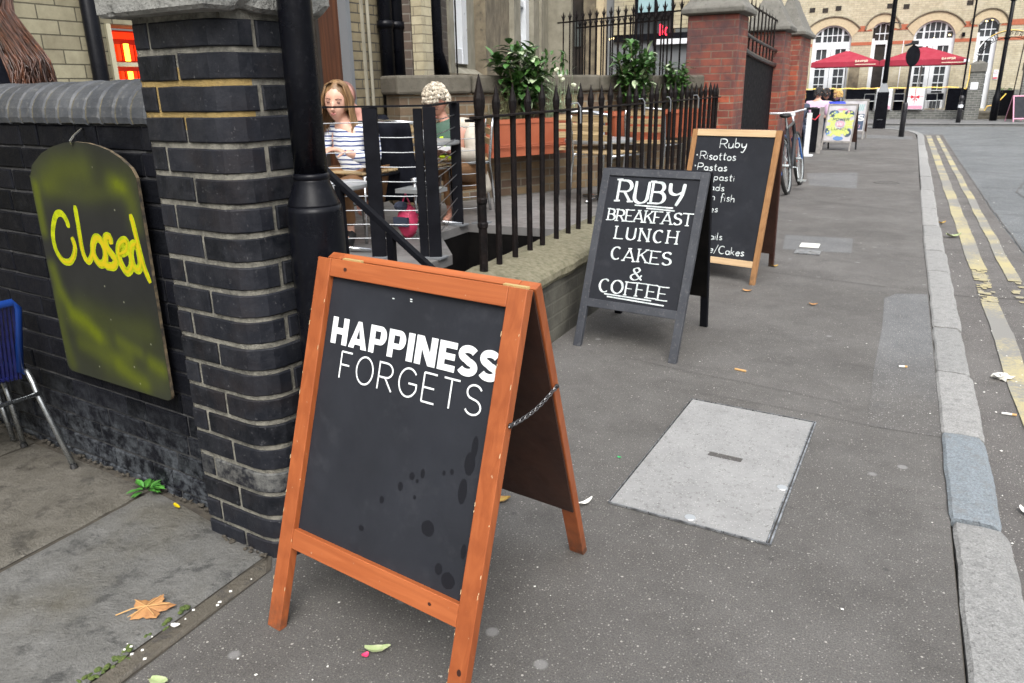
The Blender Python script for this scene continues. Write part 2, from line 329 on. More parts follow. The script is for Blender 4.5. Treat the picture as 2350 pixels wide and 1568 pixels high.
M['hair_blonde'] = mat('dark_blonde_hair', (.15, .08, .035), (.28, .17, .08), 30, .45, stretch=(1, 1, .15), rnd=.7)
M['hair_red'] = mat('auburn_hair', (.032, .014, .009), (.09, .034, .017), 40, .42, stretch=(1, 1, .2), rnd=1.0)
M['hair_white'] = mat('curly_white_hair', (.36, .31, .24), (.55, .5, .41), 30, .8, rnd=.8)
M['hair_black'] = mat('black_hair', (.012, .01, .01), None, rough=.5)
M['hair_gold'] = mat('golden_hair', (.45, .28, .09), (.55, .36, .13), 30, .6, rnd=.5)
M['black_cloth'] = mat('black_cloth', (.005, .0055, .008), (.010, .011, .016), 9, .95, spec=.05)
M['trousers'] = mat('tan_trousers', (.22, .11, .045), (.17, .085, .035), 12, .85)
M['cream_cloth'] = mat('cream_cardigan', (.5, .45, .38), (.4, .36, .3), 14, .9)
M['green_cloth'] = mat('dark_green_top', (.04, .085, .06), (.06, .11, .08), 9, .9)
M['lime'] = mat('lime_print', (.5, .72, .02), None, rough=.7)
M['pink_shirt'] = mat('pale_pink_shirt', (.62, .43, .58), (.55, .38, .52), 6, .85)
M['blue_cloth'] = mat('blue_cloth', (.03, .06, .55), None, rough=.8)
M['denim'] = mat('denim', (.04, .05, .08), None, rough=.9)
M['slat'] = wood('pale_teak_slats', (.33, .235, .12), (.42, .31, .17), 'x', 16, .6)
M['canvas_red'] = mat('crimson_canvas', (.26, .012, .030), (.30, .018, .042), 2.5, .8)
M['cream_print'] = mat('cream_print', (.72, .62, .48), None, rough=.8)
M['white_vinyl'] = mat('white_vinyl', (.78, .8, .84), None, rough=.5)
M['red_vinyl'] = mat('red_ribbon', (.55, .02, .04), None, rough=.5)
M['lamp_black'] = mat('black_street_paint', (.002, .0022, .0038), (.004, .0045, .007), 5, .30, bump=.16, bsc=14, rvar=.06, c3=(.012, .0125, .015), sc3=80, spec=.17)
M['grey_paint'] = mat('grey_paint', (.16, .17, .18), None, rough=.5)
M['silver'] = mat('silver_paint', (.5, .52, .53), None, rough=.35, metal=.6)
M['bike_blue'] = mat('bike_blue_paint', (.02, .09, .3), None, rough=.3)
M['bike_silver'] = mat('bike_silver', (.6, .64, .64), None, rough=.25, metal=.7)
M['bike_dark'] = mat('dark_bike_paint', (.02, .022, .026), None, rough=.3)
M['sign_green'] = mat('green_sign', (.02, .45, .12), None, rough=.5)
M['blue_paper'] = mat('blue_paper', (.3, .45, .48), None, rough=.7)
M['heater_frame'] = mat('cream_window_post', (.65, .6, .42), None, rough=.5)
M['heater_red'] = mat('red_heater_glow', (.5, .02, .005), None, rough=.4, emit=(1, .035, .004), es=.75)
M['heater_dim'] = mat('dim_red_reflector', (.2, .02, .005), None, rough=.4, emit=(1, .03, .004), es=.10)
M['heater_hot'] = mat('heater_element_glow', (.9, .5, .05), None, rough=.4, emit=(1, .5, .04), es=3.2)
M['neon_red'] = mat('red_neon', (.6, .02, .03), None, emit=(1, .02, .05), es=2.5)
M['lamp_glow'] = mat('warm_lamp_glow', (.9, .7, .3), None, emit=(1, .75, .3), es=3)
M['rope_light'] = mat('rope_light', (.75, .6, .1), (.7, .3, .08), 9, .5, emit=(1, .75, .15), es=.35, lo=.45, hi=.55)
M['garland_white'] = mat('white_fairy_lights', (.8, .8, .78), None, emit=(1, 1, .95), es=.35)
def line_mat():
    k = N('worn_yellow_road_paint'); v = k.coords('Object')
    y = k.mix(k.ramp(k.noise(v, 3, 5), .3, .7), (.40, .34, .17, 1), (.33, .295, .185, 1))
    worn = k.ramp(k.math('ADD', k.noise(v, 1.1, 3), k.math('MULTIPLY', k.noise(v, 45, 5, .75), .55)), .70, .84)
    base = k.mix(worn, y, (.2, .195, .18, 1))
    k.l(base, k.b.inputs['Base Color']); k.b.inputs['Roughness'].default_value = .8
    k.bump(k.noise(v, 200, 4), .5, .004); return k.m
M['yellow_line'] = line_mat()
def stripe_mat():
    k = N('breton_stripe_jersey'); v = k.coords('Object')
    wv = k.n('ShaderNodeTexWave'); wv.bands_direction = 'Z'; wv.inputs['Scale'].default_value = 10.5; wv.inputs['Distortion'].default_value = 1.2; wv.inputs['Detail'].default_value = 1
    k.l(v, wv.inputs['Vector'])
    k.l(k.mix(k.ramp(wv.outputs['Fac'], .70, .80), (.7, .73, .76, 1), (.03, .055, .2, 1)), k.b.inputs['Base Color'])
    k.b.inputs['Roughness'].default_value = .85; return k.m
M['stripes'] = stripe_mat()
def spray_mat():
    k = N('spray_painted_board'); v = k.coords('Object'); a = k.attr('rnd'); sp = k.n('ShaderNodeSeparateColor'); k.l(a, sp.inputs[0])
    base = k.mix(k.ramp(k.noise(v, 6, 5), .3, .7), (.012, .0125, .0125, 1), (.019, .0195, .0195, 1))
    f = k.math('MULTIPLY', sp.outputs[0], k.math('ADD', .7, k.math('MULTIPLY', k.noise(v, 90, 4, .8), .6)))
    base = k.mix(f, base, (.088, .108, .004, 1))
    m, c = k.speck(v, 17, .035)
    base = k.mix(k.math('MULTIPLY', m, .5), base, (.3, .3, .22, 1))
    k.l(base, k.b.inputs['Base Color']); k.b.inputs['Roughness'].default_value = .65; k.b.inputs['Specular IOR Level'].default_value = .2
    return k.m
M['spray'] = spray_mat()
M['spray_line'] = mat('fluorescent_yellow_spray', (.42, .46, .008), (.25, .30, .006), 40, .75, c3=(.08, .10, .01), sc3=150, spec=.1)
M['spray_core'] = mat('dense_orange_yellow_spray', (.50, .36, .01), (.42, .36, .008), 30, .75, spec=.1)
M['board_edge'] = mat('worn_board_edge', (.03, .027, .022), (.16, .12, .07), 40, .8)
# ---------------------------------------------------------------- mesh helpers
WM = {}   # object -> matrix in survey units
def T(x, y, z, rz=0): return Matrix.Translation((x, y, z)) @ Matrix.Rotation(rz, 4, 'Z')
def tag(o, label, cat, group=None):
    o['label'] = label; o['category'] = cat
    if group: o['group'] = group
    return o
def thing(name, label, cat, loc=(0, 0, 0), rotz=0, group=None):
    o = bpy.data.objects.new(name, None); scn.collection.objects.link(o)
    o.empty_display_size = .1; o.location = Vector(loc) * S; o.rotation_euler = (0, 0, rotz)
    WM[o] = T(*loc, rotz); return tag(o, label, cat, group)
def dup(root, loc, rotz=None, label=None, group=None):
    r = root.copy(); scn.collection.objects.link(r); r.location = Vector(loc) * S
    if rotz is not None: r.rotation_euler = (0, 0, rotz)
    if label: r['label'] = label
    if group: r['group'] = group
    for ch in [c for c in bpy.data.objects if c.parent == root]:
        c = ch.copy(); scn.collection.objects.link(c); c.parent = r
        for g in [q for q in bpy.data.objects if q.parent == ch]:
            d = g.copy(); scn.collection.objects.link(d); d.parent = c
    return r
def frame3(d, up=Vector((0, 0, 1))):
    d = d.normalized()
    if abs(d.dot(up)) > .98: up = Vector((0, 1, 0))
    x = d.cross(up).normalized(); return x, x.cross(d).normalized()
class MB:
    def __init__(s): s.v = []; s.f = []; s.c = []; s.cur = (0, 0, 0)
    def add(s, vs, fs, col=None):
        b = len(s.v); s.v += [Vector(v) for v in vs]; s.f += [tuple(b + i for i in f) for f in fs]
        s.c += [col or s.cur] * len(vs); return s
    def box(s, p0, p1, Mx=None, col=None, taper=0):
        x0, y0, z0 = p0; x1, y1, z1 = p1; t = taper
        vs = [(x0, y0, z0), (x1, y0, z0), (x1, y1, z0), (x0, y1, z0), (x0 + t, y0 + t, z1), (x1 - t, y0 + t, z1), (x1 - t, y1 - t, z1), (x0 + t, y1 - t, z1)]
        if Mx is not None: vs = [Mx @ Vector(v) for v in vs]
        return s.add(vs, [(0, 3, 2, 1), (4, 5, 6, 7), (0, 1, 5, 4), (1, 2, 6, 5), (2, 3, 7, 6), (3, 0, 4, 7)], col)
    def beam(s, p, q, w, h, up=(0, 0, 1)):
        p = Vector(p); q = Vector(q); x, y = frame3(q - p, Vector(up)); vs = []
        for c in (p, q):
            for a, b in ((-1, -1), (1, -1), (1, 1), (-1, 1)): vs.append(c + x * a * w / 2 + y * b * h / 2)
        return s.add(vs, [(0, 3, 2, 1), (4, 5, 6, 7), (0, 1, 5, 4), (1, 2, 6, 5), (2, 3, 7, 6), (3, 0, 4, 7)])
    def tube(s, pts, r, n=8, col=None, squash=1):
        pts = [Vector(p) for p in pts]; rs = r if isinstance(r, (list, tuple)) else [r] * len(pts); vs = []; fs = []
        up = Vector((0, 0, 1)); px = None
        for i, p in enumerate(pts):
            d = (pts[min(i + 1, len(pts) - 1)] - pts[max(i - 1, 0)])
            if d.length < 1e-9: d = Vector((0, 0, 1))
            if px is None: x, y = frame3(d)
            else:
                x = px - d.normalized() * px.dot(d.normalized())
                x = x.normalized() if x.length > 1e-5 else frame3(d)[0]; y = x.cross(d.normalized()).normalized()
            px = x
            for k in range(n):
                a = 2 * math.pi * k / n; vs.append(p + x * math.cos(a) * rs[i] + y * math.sin(a) * rs[i] * squash)
        for i in range(len(pts) - 1):
            for k in range(n): fs.append((i * n + k, i * n + (k + 1) % n, (i + 1) * n + (k + 1) % n, (i + 1) * n + k))
        fs.append(tuple(range(n))[::-1]); fs.append(tuple((len(pts) - 1) * n + k for k in range(n)))
        return s.add(vs, fs, col)
    def lathe(s, c, prof, n=24):
        vs = []; fs = []
        for r, z in prof:
            for k in range(n): a = 2 * math.pi * k / n; vs.append((c[0] + r * math.cos(a), c[1] + r * math.sin(a), z))
        for i in range(len(prof) - 1):
            for k in range(n): fs.append((i * n + k, i * n + (k + 1) % n, (i + 1) * n + (k + 1) % n, (i + 1) * n + k))
        fs.append(tuple(range(n))[::-1]); fs.append(tuple((len(prof) - 1) * n + k for k in range(n)))
        return s.add(vs, fs)
    def ball(s, c, r, n=8, m=6, Rm=None, col=None):
        r = (r, r, r) if not hasattr(r, '__len__') else r; vs = []; fs = []
        for i in range(m + 1):
            t = math.pi * i / m
            for k in range(n):
                a = 2 * math.pi * k / n; v = Vector((r[0] * math.sin(t) * math.cos(a), r[1] * math.sin(t) * math.sin(a), r[2] * math.cos(t)))
                if Rm is not None: v = Rm @ v
                vs.append(Vector(c) + v)
        for i in range(m):
            for k in range(n): fs.append((i * n + k, (i + 1) * n + k, (i + 1) * n + (k + 1) % n, i * n + (k + 1) % n))
        return s.add(vs, fs, col)
    def prism(s, poly, z0, z1, Mx=None):
        n = len(poly); vs = [(p[0], p[1], z0) for p in poly] + [(p[0], p[1], z1) for p in poly]
        if Mx is not None: vs = [Mx @ Vector(v) for v in vs]
        fs = [tuple(range(n))[::-1], tuple(range(n, 2 * n))] + [(i, (i + 1) % n, n + (i + 1) % n, n + i) for i in range(n)]
        return s.add(vs, fs)
    def quad(s, a, b, c, d, col=None): return s.add([a, b, c, d], [(0, 1, 2, 3)], col)
    def build(s, name, m, parent=None, local=False, smooth=False, bevel=0, seg=2, origin=None, doubles=False):
        if parent is not None: W = WM[parent]
        else: W = T(*(origin or (0, 0, 0)))
        inv = W.inverted() if not local else Matrix.Identity(4)
        me = bpy.data.meshes.new(name)
        me.from_pydata([(inv @ v) * S for v in s.v], [], s.f)
        o = bpy.data.objects.new(name, me); scn.collection.objects.link(o)
        me.materials.append(M[m] if isinstance(m, str) else m)
        if parent is not None: o.parent = parent
        elif origin: o.location = Vector(origin) * S
        WM[o] = W
        bm = bmesh.new(); bm.from_mesh(me)
        if doubles: bmesh.ops.remove_doubles(bm, verts=bm.verts, dist=.0004)
        bmesh.ops.recalc_face_normals(bm, faces=bm.faces)
        bm.to_mesh(me); bm.free()
        if not doubles:
            at = me.color_attributes.new('rnd', 'FLOAT_COLOR', 'POINT')
            at.data.foreach_set('color', [x for c in s.c for x in (c[0], c[1], c[2], 1)])
        uv = me.uv_layers.new(name='UV').data
        for p in me.polygons:
            nn = p.normal
            if abs(nn.z) < .7:
                t = Vector((-nn.y, nn.x, 0)).normalized()
                if abs(t.x) > abs(t.y):
                    if t.x < 0: t = -t
                elif t.y < 0: t = -t
                for li in p.loop_indices:
                    c = me.vertices[me.loops[li].vertex_index].co; uv[li].uv = (c.dot(t), c.z)
            else:
                for li in p.loop_indices:
                    c = me.vertices[me.loops[li].vertex_index].co; uv[li].uv = (c.x, c.y)
            if smooth: p.use_smooth = True
        if bevel:
            b = o.modifiers.new('bevel', 'BEVEL'); b.width = bevel * S; b.segments = seg; b.limit_method = 'ANGLE'
        return o
def struct(o): o['kind'] = 'structure'; return o
def part_label(o, label): o['label'] = label; return o
def rr(a, b): return random.uniform(a, b)
def sheet(name, poly, z, m, holes=None, sub=0):
    loops = [[Vector((p[0], p[1], z)) for p in poly]] + [[Vector((p[0], p[1], z)) for p in h] for h in (holes or [])]
    tr = tessellate_polygon(loops); vs = [v for l in loops for v in l]
    b = MB(); b.add(vs, tr); return b
def wall_holes(b, outer, holes, y, depth=.3):
    """wall facing -y with openings given as (x,z) loops; reveals run back by depth"""
    loops = [[Vector((p[0], p[1], 0)) for p in outer]] + [[Vector((p[0], p[1], 0)) for p in h] for h in holes]
    tr = tessellate_polygon(loops); vs = [Vector((v.x, y, v.y)) for l in loops for v in l]; b.add(vs, tr)
    for h in holes:
        n = len(h); b.add([(p[0], y, p[1]) for p in h] + [(p[0], y + depth, p[1]) for p in h], [(i, (i + 1) % n, n + (i + 1) % n, n + i) for i in range(n)])
    return b
# ---- flat strokes (lettering).  frame: origin O, axes A (right), B (up), Nn (out)
def ribbon(b, pts, width, O, A, B, Nn, lift=0, nib=None, caps=True, smooth=True):
    P = [Vector((p[0], p[1])) for p in pts]
    if smooth and len(P) > 2:
        Q = []
        for i in range(len(P) - 1):
            p0 = P[i - 1] if i else (P[-2] if (P[0] - P[-1]).length < 1e-6 else P[0]); p1 = P[i]; p2 = P[i + 1]
            p3 = P[i + 2] if i + 2 < len(P) else (P[1] if (P[0] - P[-1]).length < 1e-6 else P[-1])
            for t in (0, .25, .5, .75):
                Q.append(.5 * ((2 * p1) + (-p0 + p2) * t + (2 * p0 - 5 * p1 + 4 * p2 - p3) * t * t + (-p0 + 3 * p1 - 3 * p2 + p3) * t ** 3))
        Q.append(P[-1]); P = Q
    closed = (P[0] - P[-1]).length < 1e-6
    vs = []; n = len(P)
    for i in range(n):
        a = P[i] - P[i - 1] if i else (P[0] - P[-2] if closed else P[1] - P[0])
        c = P[i + 1] - P[i] if i < n - 1 else (P[1] - P[0] if closed else P[-1] - P[-2])
        a = a.normalized() if a.length else Vector((1, 0)); c = c.normalized() if c.length else a
        t = (a + c); t = t.normalized() if t.length > .2 else a
        nrm = Vector((-t.y, t.x)); k = 1 / max(.45, abs(nrm.dot(Vector((-a.y, a.x)))))
        wd = width / 2
        if nib is not None:
            ang = math.atan2(t.y, t.x); wd *= .34 + .66 * abs(math.sin(ang - nib))
            if not closed: wd *= min(1, .72 + .28 * min(i, n - 1 - i))
        elif not caps and not closed: wd *= min(1, .6 + .2 * min(i, n - 1 - i))
        for sgn in (1, -1):
            q = P[i] + nrm * wd * k * sgn; vs.append(O + A * q.x + B * q.y + Nn * lift)
    b.add(vs, [(2 * i, 2 * i + 1, 2 * i + 3, 2 * i + 2) for i in range(n - 1)])
def arc(cx, cy, rx, ry, a0, a1, n=10): return [(cx + rx * math.cos(R(a0 + (a1 - a0) * i / n)), cy + ry * math.sin(R(a0 + (a1 - a0) * i / n))) for i in range(n + 1)]
G = {   # sans capitals: width, strokes
 'H': (.62, [[(.0, 0), (.0, 1)], [(.62, 0), (.62, 1)], [(0, .5), (.62, .5)]]),
 'A': (.74, [[(0, 0), (.37, 1)], [(.74, 0), (.37, 1)], [(.15, .28), (.59, .28)]]),
 'P': (.55, [[(0, 0), (0, 1)], [(0, .96)] + arc(.27, .70, .28, .26, 90, -90) + [(0, .44)]]),
 'R': (.6, [[(0, 0), (0, 1)], [(0, .97)] + arc(.3, .71, .27, .26, 90, -90) + [(0, .45)], [(.28, .45), (.6, 0)]]),
 'B': (.58, [[(0, 0), (0, 1)], [(0, .98)] + arc(.27, .76, .22, .22, 90, -90) + [(0, .54)], [(0, .53)] + arc(.3, .28, .27, .26, 90, -90) + [(0, .01)]]),
 'I': (.0, [[(0, 0), (0, 1)]]),
 'N': (.62, [[(0, 0), (0, 1)], [(0, 1), (.62, 0)], [(.62, 0), (.62, 1)]]),
 'E': (.5, [[(0, 0), (0, 1)], [(0, 1), (.5, 1)], [(0, .5), (.44, .5)], [(0, 0), (.5, 0)]]),
 'F': (.48, [[(0, 0), (0, 1)], [(0, 1), (.48, 1)], [(0, .52), (.4, .52)]]),
 'S': (.6, [arc(.3, .75, .26, .24, 25, 250, 14)[:-1] + arc(.3, .26, .28, .25, 70, -155, 14)]),
 'O': (.72, [arc(.36, .5, .36, .5, 90, 450, 24)]),
 'G': (.72, [arc(.38, .5, .37, .5, 40, 330, 20) + [(.72, .30), (.72, .48)], [(.4, .48), (.74, .48)]]),
 'T': (.6, [[(0, 1), (.6, 1)], [(.3, 1), (.3, 0)]]),
 'C': (.6, [arc(.34, .5, .33, .5, 48, 312, 18)]),
 'D': (.6, [[(0, 0), (0, 1)], [(0, 1)] + arc(.2, .5, .4, .5, 90, -90) + [(0, 0)]]),
 'U': (.58, [[(0, 1), (0, .3)] + arc(.29, .28, .29, .28, 180, 360) + [(.58, 1)]]),
 'L': (.46, [[(0, 1), (0, 0), ], [(0, 0), (.46, 0)]]),
 'K': (.58, [[(0, 0), (0, 1)], [(.55, 1), (.03, .45)], [(.2, .6), (.6, 0)]]),
 'Y': (.6, [[(0, 1), (.05, .6), (.3, .5), (.55, .62)], [(.6, 1), (.55, .5), (.35, 0)]]),
 'X': (.6, [[(0, 0), (.6, 1)], [(0, 1), (.6, 0)]]),
 'W': (.9, [[(0, 1), (.22, 0)], [(.22, 0), (.45, .8)], [(.45, .8), (.68, 0)], [(.68, 0), (.9, 1)]]),
 'V': (.62, [[(0, 1), (.31, 0)], [(.31, 0), (.62, 1)]]),
 'M': (.8, [[(0, 0), (0, 1)], [(0, 1), (.4, .2)], [(.4, .2), (.8, 1)], [(.8, 1), (.8, 0)]]),
 '&': (.7, [[(.7, .05), (.2, .7), (.22, .92), (.4, 1), (.52, .82), (.4, .62), (.08, .36), (.08, .12), (.28, 0), (.52, .15), (.68, .45)]]),
 '/': (.35, [[(0, -.15), (.35, 1.1)]]),
 ' ': (.35, [])}
LC = {  # handwritten lower case, x-height .5
 'a': (.42, [arc(.2, .25, .19, .25, 60, 420, 12), [(.4, .5), (.38, .1), (.46, 0)]]),
 'b': (.4, [[(0, 1), (0, .02)], arc(.18, .25, .19, .24, 170, -170, 12)]),
 'c': (.36, [arc(.2, .25, .19, .25, 50, 310, 10)]),
 'd': (.42, [arc(.2, .25, .19, .25, 60, 420, 12), [(.4, 1), (.4, 0)]]),
 'e': (.38, [[(.03, .27), (.36, .3), (.3, .48), (.14, .48), (.02, .25), (.1, .03), (.25, 0), (.37, .1)]]),
 'f': (.3, [[(.34, .95), (.2, 1.02), (.13, .85), (.1, -.2)], [(0, .52), (.3, .54)]]),
 'h': (.4, [[(0, 1), (0, 0)], [(0, .3), (.15, .5), (.33, .45), (.36, 0)]]),
 'i': (.1, [[(.02, .5), (.02, 0)], [(.02, .68), (.03, .72)]]),
 'k': (.36, [[(0, 1), (0, 0)], [(.3, .5), (.03, .22)], [(.1, .28), (.36, 0)]]),
 'l': (.12, [[(.02, 1), (.02, .05), (.1, 0)]]),
 'n': (.38, [[(0, .5), (0, 0)], [(0, .3), (.14, .49), (.31, .44), (.34, 0)]]),
 'o': (.4, [arc(.19, .25, .19, .25, 90, 450, 12)]),
 'p': (.4, [[(0, .5), (0, -.32)], arc(.18, .25, .19, .24, 170, -170, 12)]),
 'r': (.3, [[(0, .5), (0, 0)], [(0, .3), (.12, .48), (.3, .46)]]),
 's': (.32, [[(.3, .45), (.15, .52), (.04, .4), (.16, .27), (.3, .14), (.18, 0), (0, .06)]]),
 't': (.3, [[(.13, .85), (.12, .08), (.26, 0)], [(0, .55), (.3, .57)]]),
 'u': (.4, [[(0, .5), (.02, .1), (.15, 0), (.34, .12), (.37, .5)], [(.37, .5), (.4, 0)]]),
 'y': (.4, [[(0, .5), (.05, .15), (.2, .08), (.36, .2)], [(.4, .5), (.36, .05), (.2, -.42), (.02, -.4)]]),
 '.': (.08, [[(0, 0), (.03, .03)]])}
SER = {'R', 'B', 'E', 'F', 'K', 'H', 'L', 'N', 'A', 'T', 'U', 'I'}
def text(b, s, u0, u1, v, h, wd, O, A, B, Nn, lift=.0012, nib=None, gap=.18, serif=0, jit=0, slant=0, smooth=False):
    glyph = [LC.get(ch) or G.get(ch) for ch in s]
    adv = max(.1, sum(g[0] + gap for g in glyph) - gap); sc = (u1 - u0) / adv; x = 0; kk = 0
    for ch, g in zip(s, glyph):
        dz = rr(-jit, jit)
        for st in g[1]:
            pts = [(u0 + (x + p[0] + slant * p[1]) * sc, v + (p[1] + dz) * h) for p in st]
            cap = .0 if smooth else wd * .0
            curved = len(st) > 4
            ribbon(b, pts, wd, O, A, B, Nn, lift + kk * .00012, nib, caps=not smooth, smooth=(smooth and len(st) > 2 and not curved) or (ch in 'Y&eyfusrhlkt' and len(st) > 2)); kk += 1
            if serif and ch in SER and len(st) == 2:
                for p in st:
                    if p[1] < .05 or p[1] > .95:
                        q = (u0 + (x + p[0]) * sc, v + (p[1] + dz) * h)
                        ribbon(b, [(q[0] - serif, q[1]), (q[0] + serif, q[1] + serif * .12)], wd * .45, O, A, B, Nn, lift + kk * .00012, None, smooth=False); kk += 1
        x += g[0] + gap
# ---- brick courses as real bricks along a path  path(s) -> (point xy, outward normal xy)
def course(b, path, s0, s1, joints, z0, z1, mo=.0062, proud=.0035, bev=.004, step=.045, rnd=None, bloom=0, thick=.05):
    js = [s0] + [j for j in joints if s0 + .02 < j < s1 - .02] + [s1]
    for a, c in zip(js[:-1], js[1:]):
        a2 = a + (mo if a > s0 else 0); c2 = c - (mo if c < s1 else 0); n = max(2, int((c2 - a2) / step) + 1)
        ss = [a2, a2 + bev] + [a2 + bev + (c2 - a2 - 2 * bev) * i / n for i in range(1, n)] + [c2 - bev, c2]
        zz = [z0 + mo, z0 + mo + bev, z1 - mo - bev, z1 - mo]; off = rr(-.002, .0025); tilt = rr(-.002, .002)
        col = (random.random(), 1.0 * (random.random() < bloom) * rr(.2, .7), 0); vs = []; fs = []; dz = rr(-.0015, .0015); ph = rr(0, 50)
        for i, sv in enumerate(ss):
            p, nn = path(sv)
            for j, zv in enumerate([zz[0]] + zz + [zz[3]]):
                back = j in (0, 5)
                e = -bev if (j in (1, 4) or i in (0, len(ss) - 1)) else 0
                wob = noise.noise(Vector((sv * 9 + ph, zv * 14, ph))) * .003
                d = (-thick if back or i in (0, len(ss) - 1) and False else proud + e + off + tilt * (i / len(ss) - .5) + wob)
                zw = noise.noise(Vector((sv * 11, ph, j))) * .002
                vs.append((p[0] + nn[0] * d, p[1] + nn[1] * d, zv + dz + zw))
        m = 6
        for i in range(len(ss) - 1):
            for j in range(m - 1): fs.append((i * m + j, (i + 1) * m + j, (i + 1) * m + j + 1, i * m + j + 1))
        fs.append(tuple(range(m))); fs.append(tuple((len(ss) - 1) * m + j for j in range(m))[::-1])
        b.add(vs, fs, col)
# ---- foliage
def leafm(b, p, d, length, width, col=None, fold=.25, up=Vector((0, 0, 1))):
    d = d.normalized(); x, y = frame3(d, up); p = Vector(p)
    prof = [(0, .08), (.3, .85), (.6, 1), (.85, .55), (1, .02)]; vs = []; fs = []
    for i, (t, w_) in enumerate(prof):
        c = p + d * length * t - y * (length * .35 * t * t)
        vs += [c - x * width / 2 * w_ + y * width * fold * w_ * .5, c, c + x * width / 2 * w_ + y * width * fold * w_ * .5]
    for i in range(4):
        a = i * 3; fs += [(a, a + 1, a + 4, a + 3), (a + 1, a + 2, a + 5, a + 4)]
    b.add(vs, fs, col or (random.random(), 0, 0))
def rvec():
    while True:
        v = Vector((rr(-1, 1), rr(-1, 1), rr(-1, 1)))
        if .05 < v.length < 1: return v
# ---- people
def skin_add(b, nodes, edges, sub=2, col=None):
    """nodes: list of (pos, radius); grows one continuous surface with the Skin modifier and adds it to b"""
    me = bpy.data.meshes.new('t'); me.from_pydata([n[0] for n in nodes], edges, [])
    o = bpy.data.objects.new('t', me); scn.collection.objects.link(o)
    m = o.modifiers.new('skin', 'SKIN'); m.use_smooth_shade = True
    for i, n in enumerate(nodes):
        r = n[1] if hasattr(n[1], '__len__') else (n[1], n[1]); me.skin_vertices[0].data[i].radius = r
        me.skin_vertices[0].data[i].use_root = (i == 0)
    s = o.modifiers.new('s', 'SUBSURF'); s.levels = sub; s.render_levels = sub
    dg = bpy.context.evaluated_depsgraph_get(); ev = o.evaluated_get(dg); r = bpy.data.meshes.new_from_object(ev)
    b.add([v.co.copy() for v in r.vertices], [tuple(p.vertices) for p in r.polygons], col)
    bpy.data.objects.remove(o); bpy.data.meshes.remove(r)
    return b
def remesh(b, vox=.012):
    me = bpy.data.meshes.new('t'); me.from_pydata(b.v, [], b.f); o = bpy.data.objects.new('t', me); scn.collection.objects.link(o)
    m = o.modifiers.new('r', 'REMESH'); m.mode = 'VOXEL'; m.voxel_size = vox; m.use_smooth_shade = True
    s = o.modifiers.new('s', 'SMOOTH'); s.factor = .5; s.iterations = 3
    dg = bpy.context.evaluated_depsgraph_get(); r = bpy.data.meshes.new_from_object(o.evaluated_get(dg)); out = MB()
    out.add([v.co.copy() for v in r.vertices], [tuple(p.vertices) for p in r.polygons])
    bpy.data.objects.remove(o); bpy.data.meshes.remove(r); return out
def head_frame(c, face, up=(0, 0, 1)):
    f = Vector(face).normalized(); u = Vector(up); u = (u - f * u.dot(f)).normalized(); r = f.cross(u).normalized()
    return Matrix(((r.x, f.x, u.x), (r.y, f.y, u.y), (r.z, f.z, u.z))), Vector(c)
def head_add(b, Rm, c, k=1.0):
    """skull, jaw, nose, ears; local axes x right, y face, z up; k scales (1 = 0.24 tall)"""
    n, m = 20, 16; vs = []; fs = []
    for i in range(m + 1):
        t = math.pi * i / m
        for j in range(n):
            a = 2 * math.pi * j / n; x = math.sin(t) * math.cos(a); y = math.sin(t) * math.sin(a); z = math.cos(t)
            X = .076 * x; Y = .094 * y; Z = .118 * z
            if z < 0: X *= 1 - .38 * (-z) ** 1.3; Y = Y * (1 - .30 * (-z)) + (.022 * (-z))
            if y > 0 and abs(z + .02) < .22 and abs(abs(x) - .38) < .25: Y -= .006
            if y > .6 and -.75 < z < -.5 and abs(x) < .3: Y += .003
            vs.append(c + Rm @ (Vector((X, Y, Z)) * k))
    for i in range(m):
        for j in range(n): fs.append((i * n + j, (i + 1) * n + j, (i + 1) * n + (j + 1) % n, i * n + (j + 1) % n))
    b.add(vs, fs)
    P = lambda x, y, z: c + Rm @ (Vector((x, y, z)) * k)
    b.tube([P(0, .088, .012), P(0, .100, -.012), P(0, .112, -.034), P(0, .092, -.044)], [.006 * k, .009 * k, .0125 * k, .009 * k], 8)
    for sx in (-1, 1): b.ball(P(sx * .078, -.005, -.008), (.008 * k, .018 * k, .03 * k), 8, 6, Rm)
def face_parts(parent, Rm, c, k=1.0, lips='lip', look=-.3):
    P = lambda x, y, z: c + Rm @ (Vector((x, y, z)) * k)
    for sx in (-1, 1):
        e = MB(); e.ball(P(sx * .031, .081, .004), (.0135 * k, .006 * k, .006 * k), 8, 6, Rm); e.build('eye', 'eye', parent, smooth=True)
        e = MB(); e.tube([P(sx * .016, .089, .022), P(sx * .033, .086, .027), P(sx * .05, .073, .021)], .003 * k, 5); e.build('eyebrow', 'eye', parent)
    e = MB(); e.ball(P(0, .090, -.062), (.019 * k, .006 * k, .0045 * k), 10, 6, Rm); e.ball(P(0, .0905, -.0685), (.014 * k, .0055 * k, .004 * k), 10, 6, Rm); e.build('mouth', lips, parent, smooth=True)
